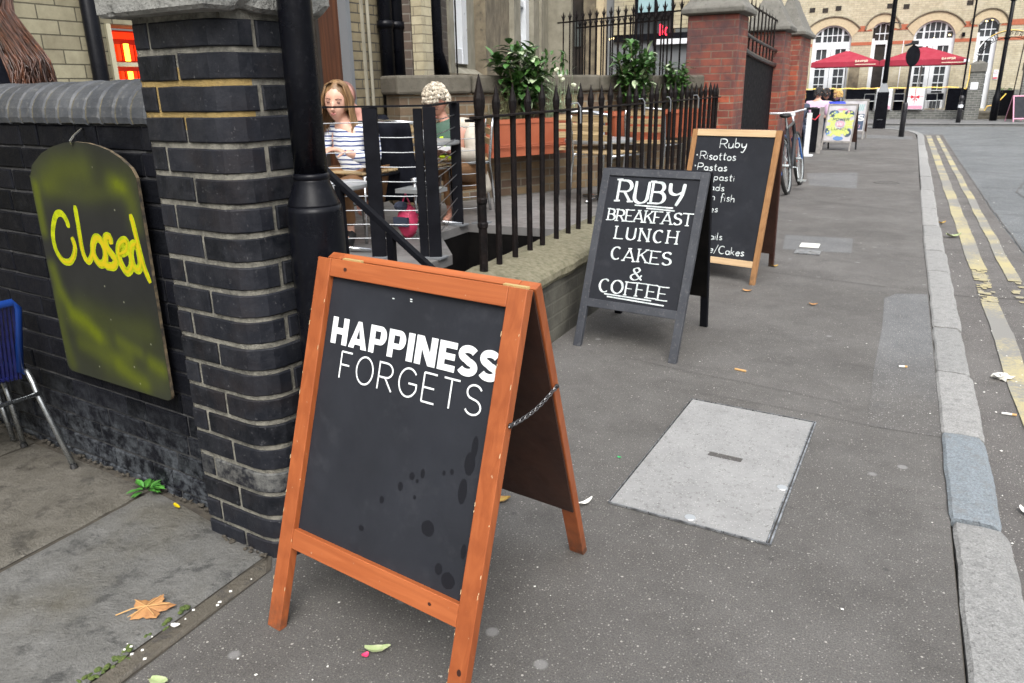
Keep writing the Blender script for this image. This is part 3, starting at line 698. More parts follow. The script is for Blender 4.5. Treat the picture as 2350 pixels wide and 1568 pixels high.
def hand_add(b, wrist, d, nrm, k=1.0, curl=.5, thumb=1, spread=.2):
    """palm, five unequal bent fingers; d = direction of the hand, nrm = back of hand"""
    d = Vector(d).normalized(); nrm = Vector(nrm); nrm = (nrm - d * nrm.dot(d)).normalized(); sd_ = d.cross(nrm).normalized(); w0 = Vector(wrist)
    b.ball(w0 + d * .05 * k, (.042 * k, .05 * k, .015 * k), 10, 8, Matrix((sd_, d, nrm)).transposed())
    for i, (o, ln) in enumerate(((-.031, .062), (-.011, .072), (.011, .078), (.031, .070))):
        p = w0 + d * .088 * k + sd_ * o * k; pts = [w0 + d * .06 * k + sd_ * o * k, p]; q = p; a = 0
        for j in range(3):
            a += curl * (.8 + .2 * i * .3); dd = d * math.cos(a) - nrm * math.sin(a) + sd_ * (o * spread * 6)
            q = q + dd.normalized() * ln * k * (.45, .32, .23)[j]; pts.append(q)
        b.tube(pts, [.0095 * k, .0095 * k, .0088 * k, .008 * k, .006 * k], 7)
    t0 = w0 + d * .025 * k + sd_ * thumb * .032 * k
    b.tube([w0 + d * .02 * k, t0, t0 + (d * .6 + sd_ * thumb * .7 - nrm * .25) * .038 * k, t0 + (d * .95 + sd_ * thumb * .75 - nrm * .6) * .06 * k], [.012 * k, .012 * k, .0105 * k, .008 * k], 7)
# ================================================================ SETTING
ZD = .42                                  # raised cafe terrace
AX = Vector((math.cos(R(5.9)), -math.sin(R(5.9)), 0)); NX = Vector((math.sin(R(5.9)), math.cos(R(5.9)), 0)); OW = Vector((-2.09, 1.711, 0)); UP = Vector((0, 0, 1))
def W(u, n, z=0): return OW + AX * u + NX * n + UP * z
# pavement: one asphalt sheet beside the kerb, cut out for the light well
well = [(-2.78, 1.9), (-2.2, 1.9), (-2.2, 5.86), (-3.32, 5.83), (-3.32, 5.35), (-2.78, 4.64)]
o = sheet('pavement', [(-9, -4), (.34, -4), (.345, 9), (.37, 15), (.43, 24), (.40, 27.2), (.2, 28.6), (-.3, 29.6), (-1.2, 30.9), (-9, 31.4)], 0, None, holes=[well]).build('pavement', 'asphalt'); struct(o)
b = MB(); b.add([(-60, -30, -.1), (70, -30, -.1), (70, 120, -.1), (-60, 120, -.1)], [(0, 1, 2, 3)])
b = sheet('road', [(-60, -30), (70, -30), (70, 120), (-60, 120)], -.1, None, holes=[[(-8.5, -3.5), (-.5, -3.5), (-.5, 27), (-8.5, 27)]]); struct(b.build('road', 'road'))
b = sheet('gutter', [(.3, -4), (1.28, -4), (1.25, 7.5), (1.2, 12), (1.2, 28.6), (.3, 28.6)], -.095, None); struct(b.build('road_edge', 'gutter'))
# kerb stones
b = MB(); js = [-4, -2.4, -.9, .4, 1.2, 2.02 - .2, 2.92, 3.75, 4.64, 5.54, 7.29, 8.2, 8.98, 9.73, 11.09, 13, 14.9, 16.8, 18.7, 20.6, 22.5, 24.6, 26.6]
kx = lambda y: .345 if y < 9 else (.345 + (y - 9) * .006)
for a, c in zip(js[:-1], js[1:]):
    dx = rr(-.006, .006); col = (random.random(), .85 if abs(a - 2.92) < .01 else 0, 0); w_ = .175 + rr(-.006, .01); n = 7; nn = max(3, int((c - a) / .04)); vs = []; fs = []; tp = rr(-.006, .006)
    prof = [(0, -.02), (0, .004), (.012, .012), (w_ * .5, .014), (w_ - .022, .010), (w_, -.008), (w_ + .008, -.12)]
    for i in range(nn + 1):
        y = a + .009 + (c - a - .018) * i / nn; rnd_ = (.005 if i in (0, nn) else 0)
        for (px, pz) in prof: vs.append((kx(y) + dx + px + noise.noise(Vector((px * 9, y * 4, 3))) * .006 + noise.noise(Vector((px * 30, y * 22, 3))) * .0035 + (rnd_ if px < .01 else (-rnd_ if px > w_ - .03 else 0)), y, pz + tp - (.004 if i in (0, nn) else 0) + noise.noise(Vector((px * 25, y * 12, 0))) * .004))
    for i in range(nn):
        for j in range(n - 1): fs.append((i * n + j, (i + 1) * n + j, (i + 1) * n + j + 1, i * n + j + 1))
    fs += [tuple(range(n)), tuple(nn * n + j for j in range(n))[::-1]]; b.add(vs, fs, col)
# curved kerb at the corner and the far side
def kerbrun(b, pts, w_=.17, z0=-.12, z1=.012):
    for p, q in zip(pts[:-1], pts[1:]):
        p = Vector((*p, 0)); q = Vector((*q, 0)); d = (q - p).normalized(); s = Vector((d.y, -d.x, 0)); e = d * .006; c = (random.random(), 0, 0)
        b.add([p + e + UP * z0, p + e + s * w_ + UP * z0, q - e + s * w_ + UP * z0, q - e + UP * z0, p + e + UP * z1, p + e + s * w_ + UP * z1, q - e + s * w_ + UP * z1, q - e + UP * z1], [(4, 5, 6, 7), (0, 1, 5, 4), (1, 2, 6, 5), (2, 3, 7, 6), (3, 0, 4, 7)], c)
kerbrun(b, [(.45, 26.6), (.40, 27.3), (.2, 28.7), (-.3, 29.7), (-1.2, 31.0), (-2.6, 31.3), (-4.2, 31.4), (-6, 31.4)])
struct(b.build('kerb', 'granite'))
b = MB(); b.box((.28, -4, -.02), (.345, 26, -.002)); struct(b.build('kerb_joint', 'dirt'))
b = MB(); kerbrun(b, [(12 - 1.5 * i, 33.75) for i in range(0, 16)]); struct(b.build('far_kerb', 'granite'))
b = sheet('far_pavement', [(-12, 33.7), (14, 33.7), (14, 41), (-12, 41)], 0, None); struct(b.build('far_pavement', 'asphalt_patch'))
# pavement repairs (as laid), 4 mm above the sheet
def lay(name, poly, z, m): o = sheet(name, poly, z, None).build(name, m); struct(o); return o
lay('pavement_patch', [(.045, 6.2), (.12, 6.38), (.335, 6.45), (.34, 3.7), (.03, 3.7), (.03, 4.5), (.05, 5.4)], .0015, 'asphalt_fade')
lay('pavement_patch', [(-1.44, 14.9), (-.61, 15.3), (-.5, 12.9), (-1.2, 13.1)], .0015, 'asphalt_patch')
lay('pavement_patch', [(-.98, 8.6), (-.31, 8.62), (-.28, 7.84), (-.9, 7.8)], .0015, 'asphalt_patch')
lay('pavement_patch', [(-1.75, 26.8), (.3, 26.0), (.35, 24.6), (-1.6, 25.2)], .0015, 'asphalt_patch')
def crack(name, pts, z, w_=.008, m='hairline'):
    b = MB(); P = []
    for p, q in zip(pts[:-1], pts[1:]):
        n = max(2, int((Vector(q) - Vector(p)).length / .12))
        for i in range(n): t = i / n; P.append((p[0] + (q[0] - p[0]) * t + rr(-.008, .008), p[1] + (q[1] - p[1]) * t + rr(-.008, .008)))
    P.append(pts[-1]); ribbon(b, P, w_, Vector((0, 0, z)), Vector((1, 0, 0)), Vector((0, 1, 0)), UP, 0, smooth=False)
    struct(b.build(name, m))
crack('pavement_joint', [(-1.75, 7.0), (-.73, 6.74), (.05, 6.57)], .003, .009)
crack('pavement_joint', [(-1.6, 11.7), (.3, 10.7)], .003, .012, 'gutter')
crack('pavement_joint', [(-1.3, 4.15), (-.6, 4.03), (-.1, 3.94)], .005, .004)
crack('pavement_joint', [(-.86, 3.80), (-.15, 3.73), (.05, 3.70)], .005, .003)

crack('pavement_joint', [(-1.45, 15.8), (.3, 15.5)], .003, .012, 'gutter')
for p in ([(.55, 8.86), (1.15, 8.98)], [(.54, 6.88), (1.6, 7.0)], [(.55, 11.4), (1.8, 11.6)], [(1.15, 28), (1.22, 12), (1.27, 7.3), (1.22, 3)], [(2, 9), (1.7, 14), (2.6, 19)], [(1.3, 17), (3.6, 16.4)], [(2.2, 12.5), (4.5, 13.2)]): crack('road_crack', p, -.089, .012)
# yellow lines
b = MB()
for c, w_, a, e in ((.787, .135, 7.95, 28.0), (.787, .12, 1.0, 6.75), (1.03, .10, 7.57, 28.0)):
    n = int((e - a) / .15)
    for i in range(n):
        y0 = a + (e - a) * i / n; y1 = a + (e - a) * (i + 1) / n; f = lambda y: c + noise.noise(Vector((y * 1.1, c * 9, 0))) * .014
        e0 = noise.noise(Vector((y0 * 9, 1, c))) * .007; e1 = noise.noise(Vector((y1 * 9, 1, c))) * .007
        b.quad((f(y0) - w_ / 2 + e0, y0, -.088), (f(y0) + w_ / 2 - e0, y0, -.088), (f(y1) + w_ / 2 - e1, y1, -.088), (f(y1) - w_ / 2 + e1, y1, -.088))
for i in range(70):
    y0 = rr(6.75, 7.95); y1 = y0 + rr(.02, .07); x = .787 + rr(-.05, .05); w_ = rr(.015, .06); b.quad((max(.725, x - w_ / 2), y0, -.0875 + i * 1e-5), (min(.85, x + w_ / 2), y0, -.0875 + i * 1e-5), (min(.85, x + w_ / 2 + .01), y1, -.0875 + i * 1e-5), (max(.725, x - w_ / 2 - .008), y1, -.0875 + i * 1e-5))
for i in range(60):
    y0 = 1 + 6.57 * random.random(); y1 = y0 + rr(.02, .09); x = 1.03 + rr(-.04, .04); w_ = rr(.015, .05); b.quad((x - w_ / 2, y0, -.0875 + i * 1e-5), (x + w_ / 2, y0, -.0875 + i * 1e-5), (x + w_ / 2 + .01, y1, -.0875 + i * 1e-5), (x - w_ / 2 - .008, y1, -.0875 + i * 1e-5))
struct(b.build('yellow_line_marking', 'yellow_line'))
# flagstones
def slab(name, poly, z, m, sub=14):
    b = MB(); A, B_, C_, D = [Vector((*p, 0)) for p in poly]; n = sub
    for i in range(n + 1):
        for j in range(n + 1):
            u, v = i / n, j / n; p = A.lerp(B_, u).lerp(D.lerp(C_, u), v); e = min(u, v, 1 - u, 1 - v) == 0
            b.v.append(p + UP * (z + noise.noise(p * 3.1) * .004 + noise.noise(p * 11) * .0035 - (.012 if e else 0))); b.c.append((0, 0, 0))
    for i in range(n):
        for j in range(n): b.f.append((i * (n + 1) + j, (i + 1) * (n + 1) + j, (i + 1) * (n + 1) + j + 1, i * (n + 1) + j + 1))
    return struct(b.build(name, m, smooth=True))
lay('flagstone_bed', [(-1.742, -1), (-1.742, 1.62), (-1.8, 1.69), (-2.2, 1.82), (-5.5, 2.15), (-5.5, -1)], .003, 'dirt')
slab('flagstone', [(-2.585, -.4), (-1.845, -.4), (-1.815, 1.69), (-2.57, 1.83)], .018, 'flag', 34)
slab('flagstone', [(-1.83, -.4), (-1.75, -.4), (-1.745, 1.60), (-1.80, 1.665)], .016, 'flag_strip', 16)
slab('flagstone', [(-3.5, .62), (-2.605, .56), (-2.585, 1.83), (-3.46, 1.91)], .018, 'flag_brown', 26)
slab('flagstone', [(-3.5, -.4), (-2.60, -.4), (-2.605, .545), (-3.5, .605)], .017, 'flag_brown', 20)
slab('flagstone', [(-4.5, .65), (-3.515, .62), (-3.475, 1.92), (-4.5, 2.02)], .018, 'flag_brown', 20)
# raised terrace and its light well
deck_poly = [(-4.94, 2.0), (-2.78, 2.0), (-2.78, 4.64), (-3.32, 5.35), (-3.32, 5.83), (-2.2, 5.86), (-2.2, 10.2), (-4.45, 6.4), (-4.94, 6.9)]
b = MB(); b.prism(deck_poly, ZD - .07, ZD); struct(b.build('terrace_floor', 'deck'))
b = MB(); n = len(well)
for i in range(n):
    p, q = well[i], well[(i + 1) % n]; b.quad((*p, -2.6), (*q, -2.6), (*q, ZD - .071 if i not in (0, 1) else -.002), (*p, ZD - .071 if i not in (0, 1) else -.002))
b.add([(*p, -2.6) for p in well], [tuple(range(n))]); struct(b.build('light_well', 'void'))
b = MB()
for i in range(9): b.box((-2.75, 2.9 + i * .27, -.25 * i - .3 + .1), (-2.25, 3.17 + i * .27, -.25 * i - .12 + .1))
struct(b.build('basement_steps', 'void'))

# ================================================================ BRICK PILLAR + WALL (left foreground)
U1, RB = .37, .10
def ppath(s):
    pts = [(-.02, .13 - s, (-1, 0))]
    L0 = .13; L1 = L0 + (U1 - RB + .02); L2 = L1 + math.pi / 2 * RB
    if s < L0: u, n, d = -.02, .13 - s, (-1, 0)
    elif s < L1: u, n, d = -.02 + s - L0, 0, (0, -1)
    elif s < L2:
        a = (s - L1) / RB; u, n, d = U1 - RB + RB * math.sin(a), RB - RB * math.cos(a), (math.sin(a), -math.cos(a))
    else: u, n, d = U1, RB + (s - L2), (1, 0)
    p = W(u, n); dd = AX * d[0] + NX * d[1]; return (p.x, p.y), (dd.x, dd.y)
CH = .0888; SP = .13
pil = thing('brick_pillar', 'black painted brick gate pillar with rounded corner and grey stone cap', 'pillar', W(0, 0))
b = MB(); tot = SP + U1 + .02 - RB + math.pi / 2 * RB + .17
for i in range(-1, 20):
    z0 = -.02 + i * CH
    js = [SP + .075, SP + .47] if i % 2 else [SP + .19, SP + .62]
    course(b, ppath, .0, SP, [], z0, z0 + CH, thick=.02, bloom=.03)
    course(b, ppath, SP, tot, js, z0, z0 + CH, mo=.0082, bloom=.02 + (1.0 if i == 3 else 0), thick=.03)
b.build('brickwork', 'black_brick', pil, smooth=False)
b = MB()
for i in range(-1, 20):   # mortar body, course by course so that the two yellow repointed joints keep their own tone
    z0 = -.02 + (i + .5) * CH; z1 = z0 + CH
    ring = [ppath(s)[0] for s in [0, SP - .0001, SP + .0001, SP + .28, SP + .30, SP + .32, SP + .34, SP + .36, SP + .38, SP + .40, SP + .42, SP + .45, tot]]
    nn = [ppath(s)[1] for s in [0, SP - .0001, SP + .0001, SP + .28, SP + .30, SP + .32, SP + .34, SP + .36, SP + .38, SP + .40, SP + .42, SP + .45, tot]]
    ring = [(p[0] - d[0] * .0042, p[1] - d[1] * .0042) for p, d in zip(ring, nn)]
    b.cur = ((1, 0, 0) if i in (16, 17) else (0, 0, 0)); m_ = len(ring)
    b.add([(*p, z0) for p in ring] + [(*p, z1) for p in ring], [(k, k + 1, m_ + k + 1, m_ + k) for k in range(m_ - 1)])
b.build('mortar', 'mortar', pil)
b = MB(); b.box((-.015, .10, -.05), (U1 - .004, RB + .165, 1.76), Matrix(((AX.x, NX.x, 0, OW.x), (AX.y, NX.y, 0, OW.y), (0, 0, 1, 0), (0, 0, 0, 1)))); b.build('core', 'mortar', pil)
# cap stone with worn arris
b = MB(); nu, nv = 26, 22; vs = []; fs = []
cu0, cu1, cn0, cn1 = -.085, .405, -.065, .40
def capv(u, n, z): 
    p = Vector((u * 6, n * 6, z * 6)); k = noise.noise(p * 1.7) * .004 + noise.noise(p * 6) * .002
    return W(u + k, n + noise.noise(p * 2 + Vector((9, 0, 0))) * .003, z)
grid = {}
zs = [1.765, 1.775, 1.80, 1.85, 1.92, 1.99, 2.02]
per = [(cu0 + (cu1 - cu0) * i / nu, cn0) for i in range(nu)] + [(cu1, cn0 + (cn1 - cn0) * i / nv) for i in range(nv)] + [(cu1 - (cu1 - cu0) * i / nu, cn1) for i in range(nu)] + [(cu0, cn1 - (cn1 - cn0) * i / nv) for i in range(nv)]
cu, cn = (cu0 + cu1) / 2, (cn0 + cn1) / 2; m_ = len(per)
vs = [W(cu, cn, 1.762)]
for k, z in enumerate(zs):
    for i, (u, n) in enumerate(per):
        ins = .012 if k == 0 else (.05 if k == len(zs) - 1 else 0); du = (cu - u); dn = (cn - n); L = math.hypot(du, dn)
        chip = max(0, noise.noise(Vector((u * 11, n * 11, 2))) - .28) * .05 if k <= 1 else 0
        vs.append(capv(u + du / L * (ins + chip), n + dn / L * (ins + chip), z + chip * .6))
vs.append(W(cu, cn, 2.12)); fs += [(0, 1 + i, 1 + (i + 1) % m_) for i in range(m_)]
for k in range(len(zs) - 1):
    for i in range(m_): a = 1 + k * m_; fs.append((a + i, a + (i + 1) % m_, a + m_ + (i + 1) % m_, a + m_ + i))
a = 1 + (len(zs) - 1) * m_; fs += [(a + i, a + (i + 1) % m_, len(vs) - 1) for i in range(m_)]
b.add(vs, fs); b.build('cap_stone', 'concrete', pil)
b = MB(); b.box((.02, .03, 1.742), (U1 - .03, .28, 1.768), Matrix(((AX.x, NX.x, 0, OW.x), (AX.y, NX.y, 0, OW.y), (0, 0, 1, 0), (0, 0, 0, 1)))); b.build('bedding_mortar', 'stone_dark', pil)
# wall
wl = thing('brick_wall', 'low black brick wall with rounded blue grey coping', 'wall', W(-1.2, .2))
b = MB()
def wpath(s): p = W(-2.9 + s, .1); return (p.x, p.y), (-NX.x, -NX.y)
for i in range(-2, 16):
    z0 = 1.452 - (16 - i) * CH + CH * 0; z1 = z0 + CH; js = []; s = -.1 * (i % 2) + rr(0, .02)
    while s < 2.9: js.append(s); s += .265 if i % 3 else (.13 if (len(js) % 2) else .265)
    course(b, wpath, 0, 2.878, js, z0, z1, proud=.003, mo=.0045, bev=.005, thick=.03)
b.build('brickwork', 'wall_brick', wl)
b = MB(); b.cur = (0, .8, 0)
MW = Matrix(((AX.x, NX.x, 0, OW.x), (AX.y, NX.y, 0, OW.y), (0, 0, 1, 0), (0, 0, 0, 1)))
b.box((-2.9, .105, -.1), (-.021, .36, 1.452), MW); b.build('core', 'wall_core', wl)
b = MB(); u = -2.9; k = 0
prof = [(.085, 1.455)] + [(.225 - .145 * math.cos(R(a)), 1.475 + .125 * math.sin(R(a))) for a in range(0, 181, 15)] + [(.365, 1.455)]
while u < -.03:
    c = (random.random(), 0, 0); w_ = CH - .004; dz = rr(-.002, .003); vs = []; m_ = len(prof); sk = .0
    for uu, ins in ((u + .004, .006), (u + .012, 0), (u + w_ - .008, 0), (u + w_, .006)):
        for (n, z) in prof: vs.append(W(min(uu, -.022), n + (ins if n < .2 else -ins) * .8, z + dz - ins * .8))
    fs = [(i * m_ + j, (i + 1) * m_ + j, (i + 1) * m_ + (j + 1) % m_, i * m_ + (j + 1) % m_) for i in range(3) for j in range(m_)]
    fs += [tuple(range(m_))[::-1], tuple(3 * m_ + j for j in range(m_))]; b.add(vs, fs, c); u += CH
b.build('coping', 'coping', wl, smooth=False)
b = MB(); vs = []; p2 = [(.225 + (n - .225) * .968, 1.455 + (z - 1.455) * .965) for n, z in prof]; m_ = len(p2)
b.add([W(-2.9, n, z) for n, z in p2] + [W(-.021, n, z) for n, z in p2], [(j, (j + 1) % m_, m_ + (j + 1) % m_, m_ + j) for j in range(m_)] + [tuple(range(m_)), tuple(m_ + j for j in range(m_))]); b.build('coping_mortar', 'coping_mortar', wl)
# ---- "Closed" board hanging on the wall
brd = thing('closed_sign', 'arched black board reading Closed in yellow spray paint, hung on the black wall', 'sign', W(-.57, .07, .46))
NB = .052
TOPZ = [(-.905, 1.262), (-.88, 1.30), (-.80, 1.345), (-.72, 1.372), (-.62, 1.39), (-.557, 1.394), (-.474, 1.391), (-.41, 1.382), (-.355, 1.370), (-.29, 1.345), (-.235, 1.312), (-.212, 1.275)]
def edgeL(z): return -.905 + (1.262 - z) * -.02
def edgeR(z): return -.212 + (1.275 - z) * -.012
def topz(u):
    for (a, za), (c, zc) in zip(TOPZ[:-1], TOPZ[1:]):
        if a <= u <= c: return za + (zc - za) * (u - a) / (c - a)
    return TOPZ[0][1] if u < TOPZ[0][0] else TOPZ[-1][1]
SPR = [([(-.791, 1.245), (-.70, 1.29), (-.528, 1.30)], .05, .42), ([(-.878, 1.222), (-.883, 1.124), (-.886, 1.05)], .024, .8), ([(-.80, 1.22), (-.55, 1.20), (-.35, 1.235)], .03, .22), ([(-.36, 1.26), (-.29, 1.245), (-.262, 1.19), (-.26, 1.12)], .032, .5), ([(-.33, 1.255), (-.305, 1.245)], .02, .55),
 ([(-.878, .90), (-.86, .82), (-.80, .732), (-.70, .70), (-.64, .655)], .028, .75), ([(-.80, .70), (-.70, .66), (-.60, .64)], .04, .45), ([(-.72, .76), (-.5, .72), (-.3, .72)], .05, .22), ([(-.78, .60), (-.606, .57), (-.45, .60)], .03, .4), ([(-.50, .655), (-.38, .63)], .024, .5), ([(-.89, .78), (-.905, .62), (-.88, .50)], .03, .35), ([(-.53, .545), (-.44, .515), (-.38, .50)], .03, .6), ([(-.31, .60), (-.25, .585)], .028, .75), ([(-.6, .52), (-.3, .53)], .05, .2)]
def dens(u, z):
    d = 0
    for pts, r, k in SPR:
        best = 9; r = r * 1.2; k = k * .78
        for a, c in zip(pts[:-1], pts[1:]):
            A_, C_ = Vector(a), Vector(c); t = max(0, min(1, (Vector((u, z)) - A_).dot(C_ - A_) / (C_ - A_).length_squared)); best = min(best, (Vector((u, z)) - A_ - (C_ - A_) * t).length)
        d += k * math.exp(-(best / r) ** 2)
    haze = .15 * math.exp(-((z - 1.28) / .10) ** 2) + .13 * math.exp(-((z - .60) / .20) ** 2)
    return min(1, d + haze * (.6 + .8 * abs(noise.noise(Vector((u * 5, z * 5, 2))))))
b = MB(); nu, nz = 90, 120; zb = .462
for j in range(nz + 1):
    for i in range(nu + 1):
        t = i / nu; z = 0; u = edgeL(.9) + (edgeR(.9) - edgeL(.9)) * t; zt = topz(u); z = zb + (zt - zb) * j / nz
        cr = .03
        u2 = edgeL(z) + (edgeR(z) - edgeL(z)) * t
        if z < zb + cr: k_ = cr - math.sqrt(max(0, cr * cr - (zb + cr - z) ** 2)); u2 = edgeL(z) + k_ + (edgeR(z) - edgeL(z) - 2 * k_) * t
        b.v.append(W(u2, NB, z)); b.c.append((dens(u2, z), 0, 0))
for j in range(nz):
    for i in range(nu): a = j * (nu + 1) + i; b.f.append((a, a + 1, a + nu + 2, a + nu + 1))
fr = b.build('board', 'spray', brd)
b = MB(); ring = [j * (nu + 1) for j in range(nz, -1, -1)] + list(range(1, nu + 1)) + [j * (nu + 1) + nu for j in range(1, nz + 1)] + [nz * (nu + 1) + i for i in range(nu - 1, 0, -1)]
def bp(idx): j, i = divmod(idx, nu + 1); return (fr.data.vertices[idx].co / S) + Vector(WM[brd].translation)
P = [bp(i) for i in ring]; m_ = len(P); b.add([p + NX * .0006 for p in P] + [p + NX * .012 for p in P], [(i, (i + 1) % m_, m_ + (i + 1) % m_, m_ + i) for i in range(m_)] + [tuple(m_ + i for i in range(m_))]); b.build('board_edge', 'board_edge', brd)
CL = {'C': [(-0.699, 1.075), (-0.702, 1.1), (-0.719, 1.122), (-0.742, 1.128), (-0.771, 1.118), (-0.801, 1.083), (-0.824, 1.034), (-0.825, 0.986), (-0.807, 0.955), (-0.778, 0.937), (-0.734, 0.942), (-0.699, 0.97), (-0.682, 1.0), (-0.684, 1.023), (-0.69, 1.041)],
'l': [(-0.625, 1.164), (-0.627, 1.128), (-0.63, 1.073), (-0.634, 1.013), (-0.628, 0.972), (-0.606, 0.955), (-0.578, 0.977), (-0.555, 1.012)],
'o': [(-0.536, 1.045), (-0.559, 1.011), (-0.558, 0.979), (-0.534, 0.954), (-0.5, 0.962), (-0.482, 0.996), (-0.486, 1.031), (-0.51, 1.052), (-0.536, 1.045)],
's': [(-0.431, 1.036), (-0.438, 1.062), (-0.463, 1.056), (-0.465, 1.024), (-0.442, 1.0), (-0.422, 0.979), (-0.441, 0.955), (-0.473, 0.951), (-0.503, 0.953)],
'e': [(-0.396, 1.004), (-0.346, 1.022), (-0.335, 1.054), (-0.358, 1.054), (-0.387, 1.032), (-0.398, 0.995), (-0.386, 0.96), (-0.363, 0.941), (-0.331, 0.962), (-0.321, 0.994)],
'd': [(-0.272, 1.053), (-0.303, 1.044), (-0.32, 1.012), (-0.317, 0.972), (-0.296, 0.957), (-0.272, 0.977), (-0.269, 1.025), (-0.279, 1.054)],
'd2': [(-0.281, 1.156), (-0.274, 1.119), (-0.268, 1.068), (-0.261, 1.017), (-0.253, 0.97), (-0.231, 0.916)]}
b = MB(); b2 = MB(); O_ = W(0, NB, 0)
for k, (nm, pts) in enumerate(CL.items()):
    ribbon(b, pts, .034 if nm in 'osed' else .027, O_, AX, UP, -NX, .0004 + k * .00006, None, caps=False)
    if nm in ('o', 's', 'e', 'd', 'd2', 'C', 'l'): ribbon(b2, pts if nm not in ('C', 'l') else (pts[8:] if nm == 'C' else pts[2:]), .019 if nm in ('o', 's') else .011, O_, AX, UP, -NX, .0010 + k * .00006, None, caps=False)
b.build('lettering', 'spray_line', brd); b2.build('lettering_core', 'spray_core', brd)
b = MB(); b.tube([W(-.562, NB - .004, 1.386), W(-.55, NB - .012, 1.398), W(-.536, NB - .004, 1.415), W(-.54, NB + .03, 1.436), W(-.556, NB + .05, 1.438)], .004, 6); b.build('hook', 'steel', brd)
# ================================================================ A-BOARDS
def aboard(name, label, x, y, yaw, lean, Wd, L, m, mt, mb0, mb1, thick=.028, frame=('orangeV', 'orangeH'), rear=None, rlean=None, cat='pavement sign', boardm='slate', edge_depth=.011, rear_frame=None, side=None, rshift=0, rearm='slate_back'):
    t = thing(name, label, cat, (x, y, 0), yaw)
    up = Vector((0, math.sin(lean), math.cos(lean))); nr = Vector((0, -math.cos(lean), math.sin(lean))); X = Vector((1, 0, 0))
    P = lambda u, v, w_: X * u + up * v + nr * w_
    def slab_(b, u0, u1, v0, v1, w0, w1, Pf): b.add([Pf(u, v, w_) for v in (v0, v1) for (u, w_) in ((u0, w0), (u1, w0), (u1, w1), (u0, w1))], [(0, 3, 2, 1), (4, 5, 6, 7), (0, 1, 5, 4), (1, 2, 6, 5), (2, 3, 7, 6), (3, 0, 4, 7)])
    fv, fh = frame; bv = .0022
    for u0 in (0, Wd - m):
        b = MB(); slab_(b, u0, u0 + m, 0 if u0 else 0, L - .0008, -thick, 0, P); b.build('leg', fv, t, local=True, bevel=bv)
    b = MB(); slab_(b, m + .0006, Wd - m - .0006, L - mt, L, -thick + .001, -.0008, P); b.build('top_rail', fh, t, local=True, bevel=bv)
    b = MB(); slab_(b, m + .0006, Wd - m - .0006, mb0, mb1, -thick + .001, -.0008, P); b.build('bottom_rail', fh, t, local=True, bevel=bv)
    b = MB(); slab_(b, m - .002, Wd - m + .002, mb1 - .002, L - mt + .002, -edge_depth - .006, -edge_depth, P); bd = b.build('board', boardm, t, local=True)
    # rear panel, hinged along the top
    rl = rlean if rlean is not None else lean; rL = L * math.cos(lean) / math.cos(rl)
    ap = P(0, L, -thick) + Vector((0, .009, 0)); up2 = Vector((0, -math.sin(rl), math.cos(rl))); n2 = Vector((0, math.cos(rl), math.sin(rl)))
    Q = lambda u, v, w_: ap + X * (u - rshift * (1 - v / rL)) + up2 * (v - rL) + n2 * w_
    rf = rear_frame or frame
    for u0 in (0, Wd - m):
        b = MB(); slab_(b, u0, u0 + m, 0, rL - .001, 0, thick, Q); b.build('leg', rf[0], t, local=True, bevel=bv)
    b = MB(); slab_(b, m + .0006, Wd - m - .0006, rL - mt, rL, .001, thick - .001, Q); b.build('top_rail', rf[1], t, local=True, bevel=bv)
    b = MB(); slab_(b, m + .0006, Wd - m - .0006, mb0, mb1, .001, thick - .001, Q); b.build('bottom_rail', rf[1], t, local=True, bevel=bv)
    b = MB(); slab_(b, .006, Wd - .006, mb0 + .004, rL - .01, -.0065, -.0005, Q); b.build('rear_board', rearm, t, local=True)
    return t, P, Q, up, nr, X, bd, rL
# --- 1: orange sign in front
x1, y1, yw1 = -1.5549, 1.4031, -.157
t1, P1, Q1, up1, nr1, X1, bd1, rL1 = aboard('a_frame_sign', 'orange wooden A-frame blackboard in the foreground reading HAPPINESS FORGETS', x1, y1, yw1, .3015, .748, 1.1387, .056, .0522, .2608, .3219, rlean=.42, rshift=.13, edge_depth=.019)
O1 = P1(0, 0, -.019)
b = MB()
def fill(b, polys, u0, v0, wd_, h, k0):
    for j, pl in enumerate(polys): b.add([O1 + X1 * (u0 + x * wd_) + up1 * (v0 + y * h) + nr1 * (.0012 + (k0 + j) * .00008) for x, y in pl], [tuple(range(len(pl)))])
def bowl(x0, x1, yc, ry, t, n=12):
    """half ring of a P"""
    out = []
    for i in range(n):
        a, c = R(90 - 180 * i / n), R(90 - 180 * (i + 1) / n); xc = x1 - .36; rx = .36; ti, tj = t * .62, t * 1.2
        out.append([(xc + rx * math.cos(a), yc + ry * math.sin(a)), (xc + rx * math.cos(c), yc + ry * math.sin(c)), (xc + (rx - tj) * math.cos(c), yc + (ry - ti) * math.sin(c)), (xc + (rx - tj) * math.cos(a), yc + (ry - ti) * math.sin(a))])
    return out
st = .32
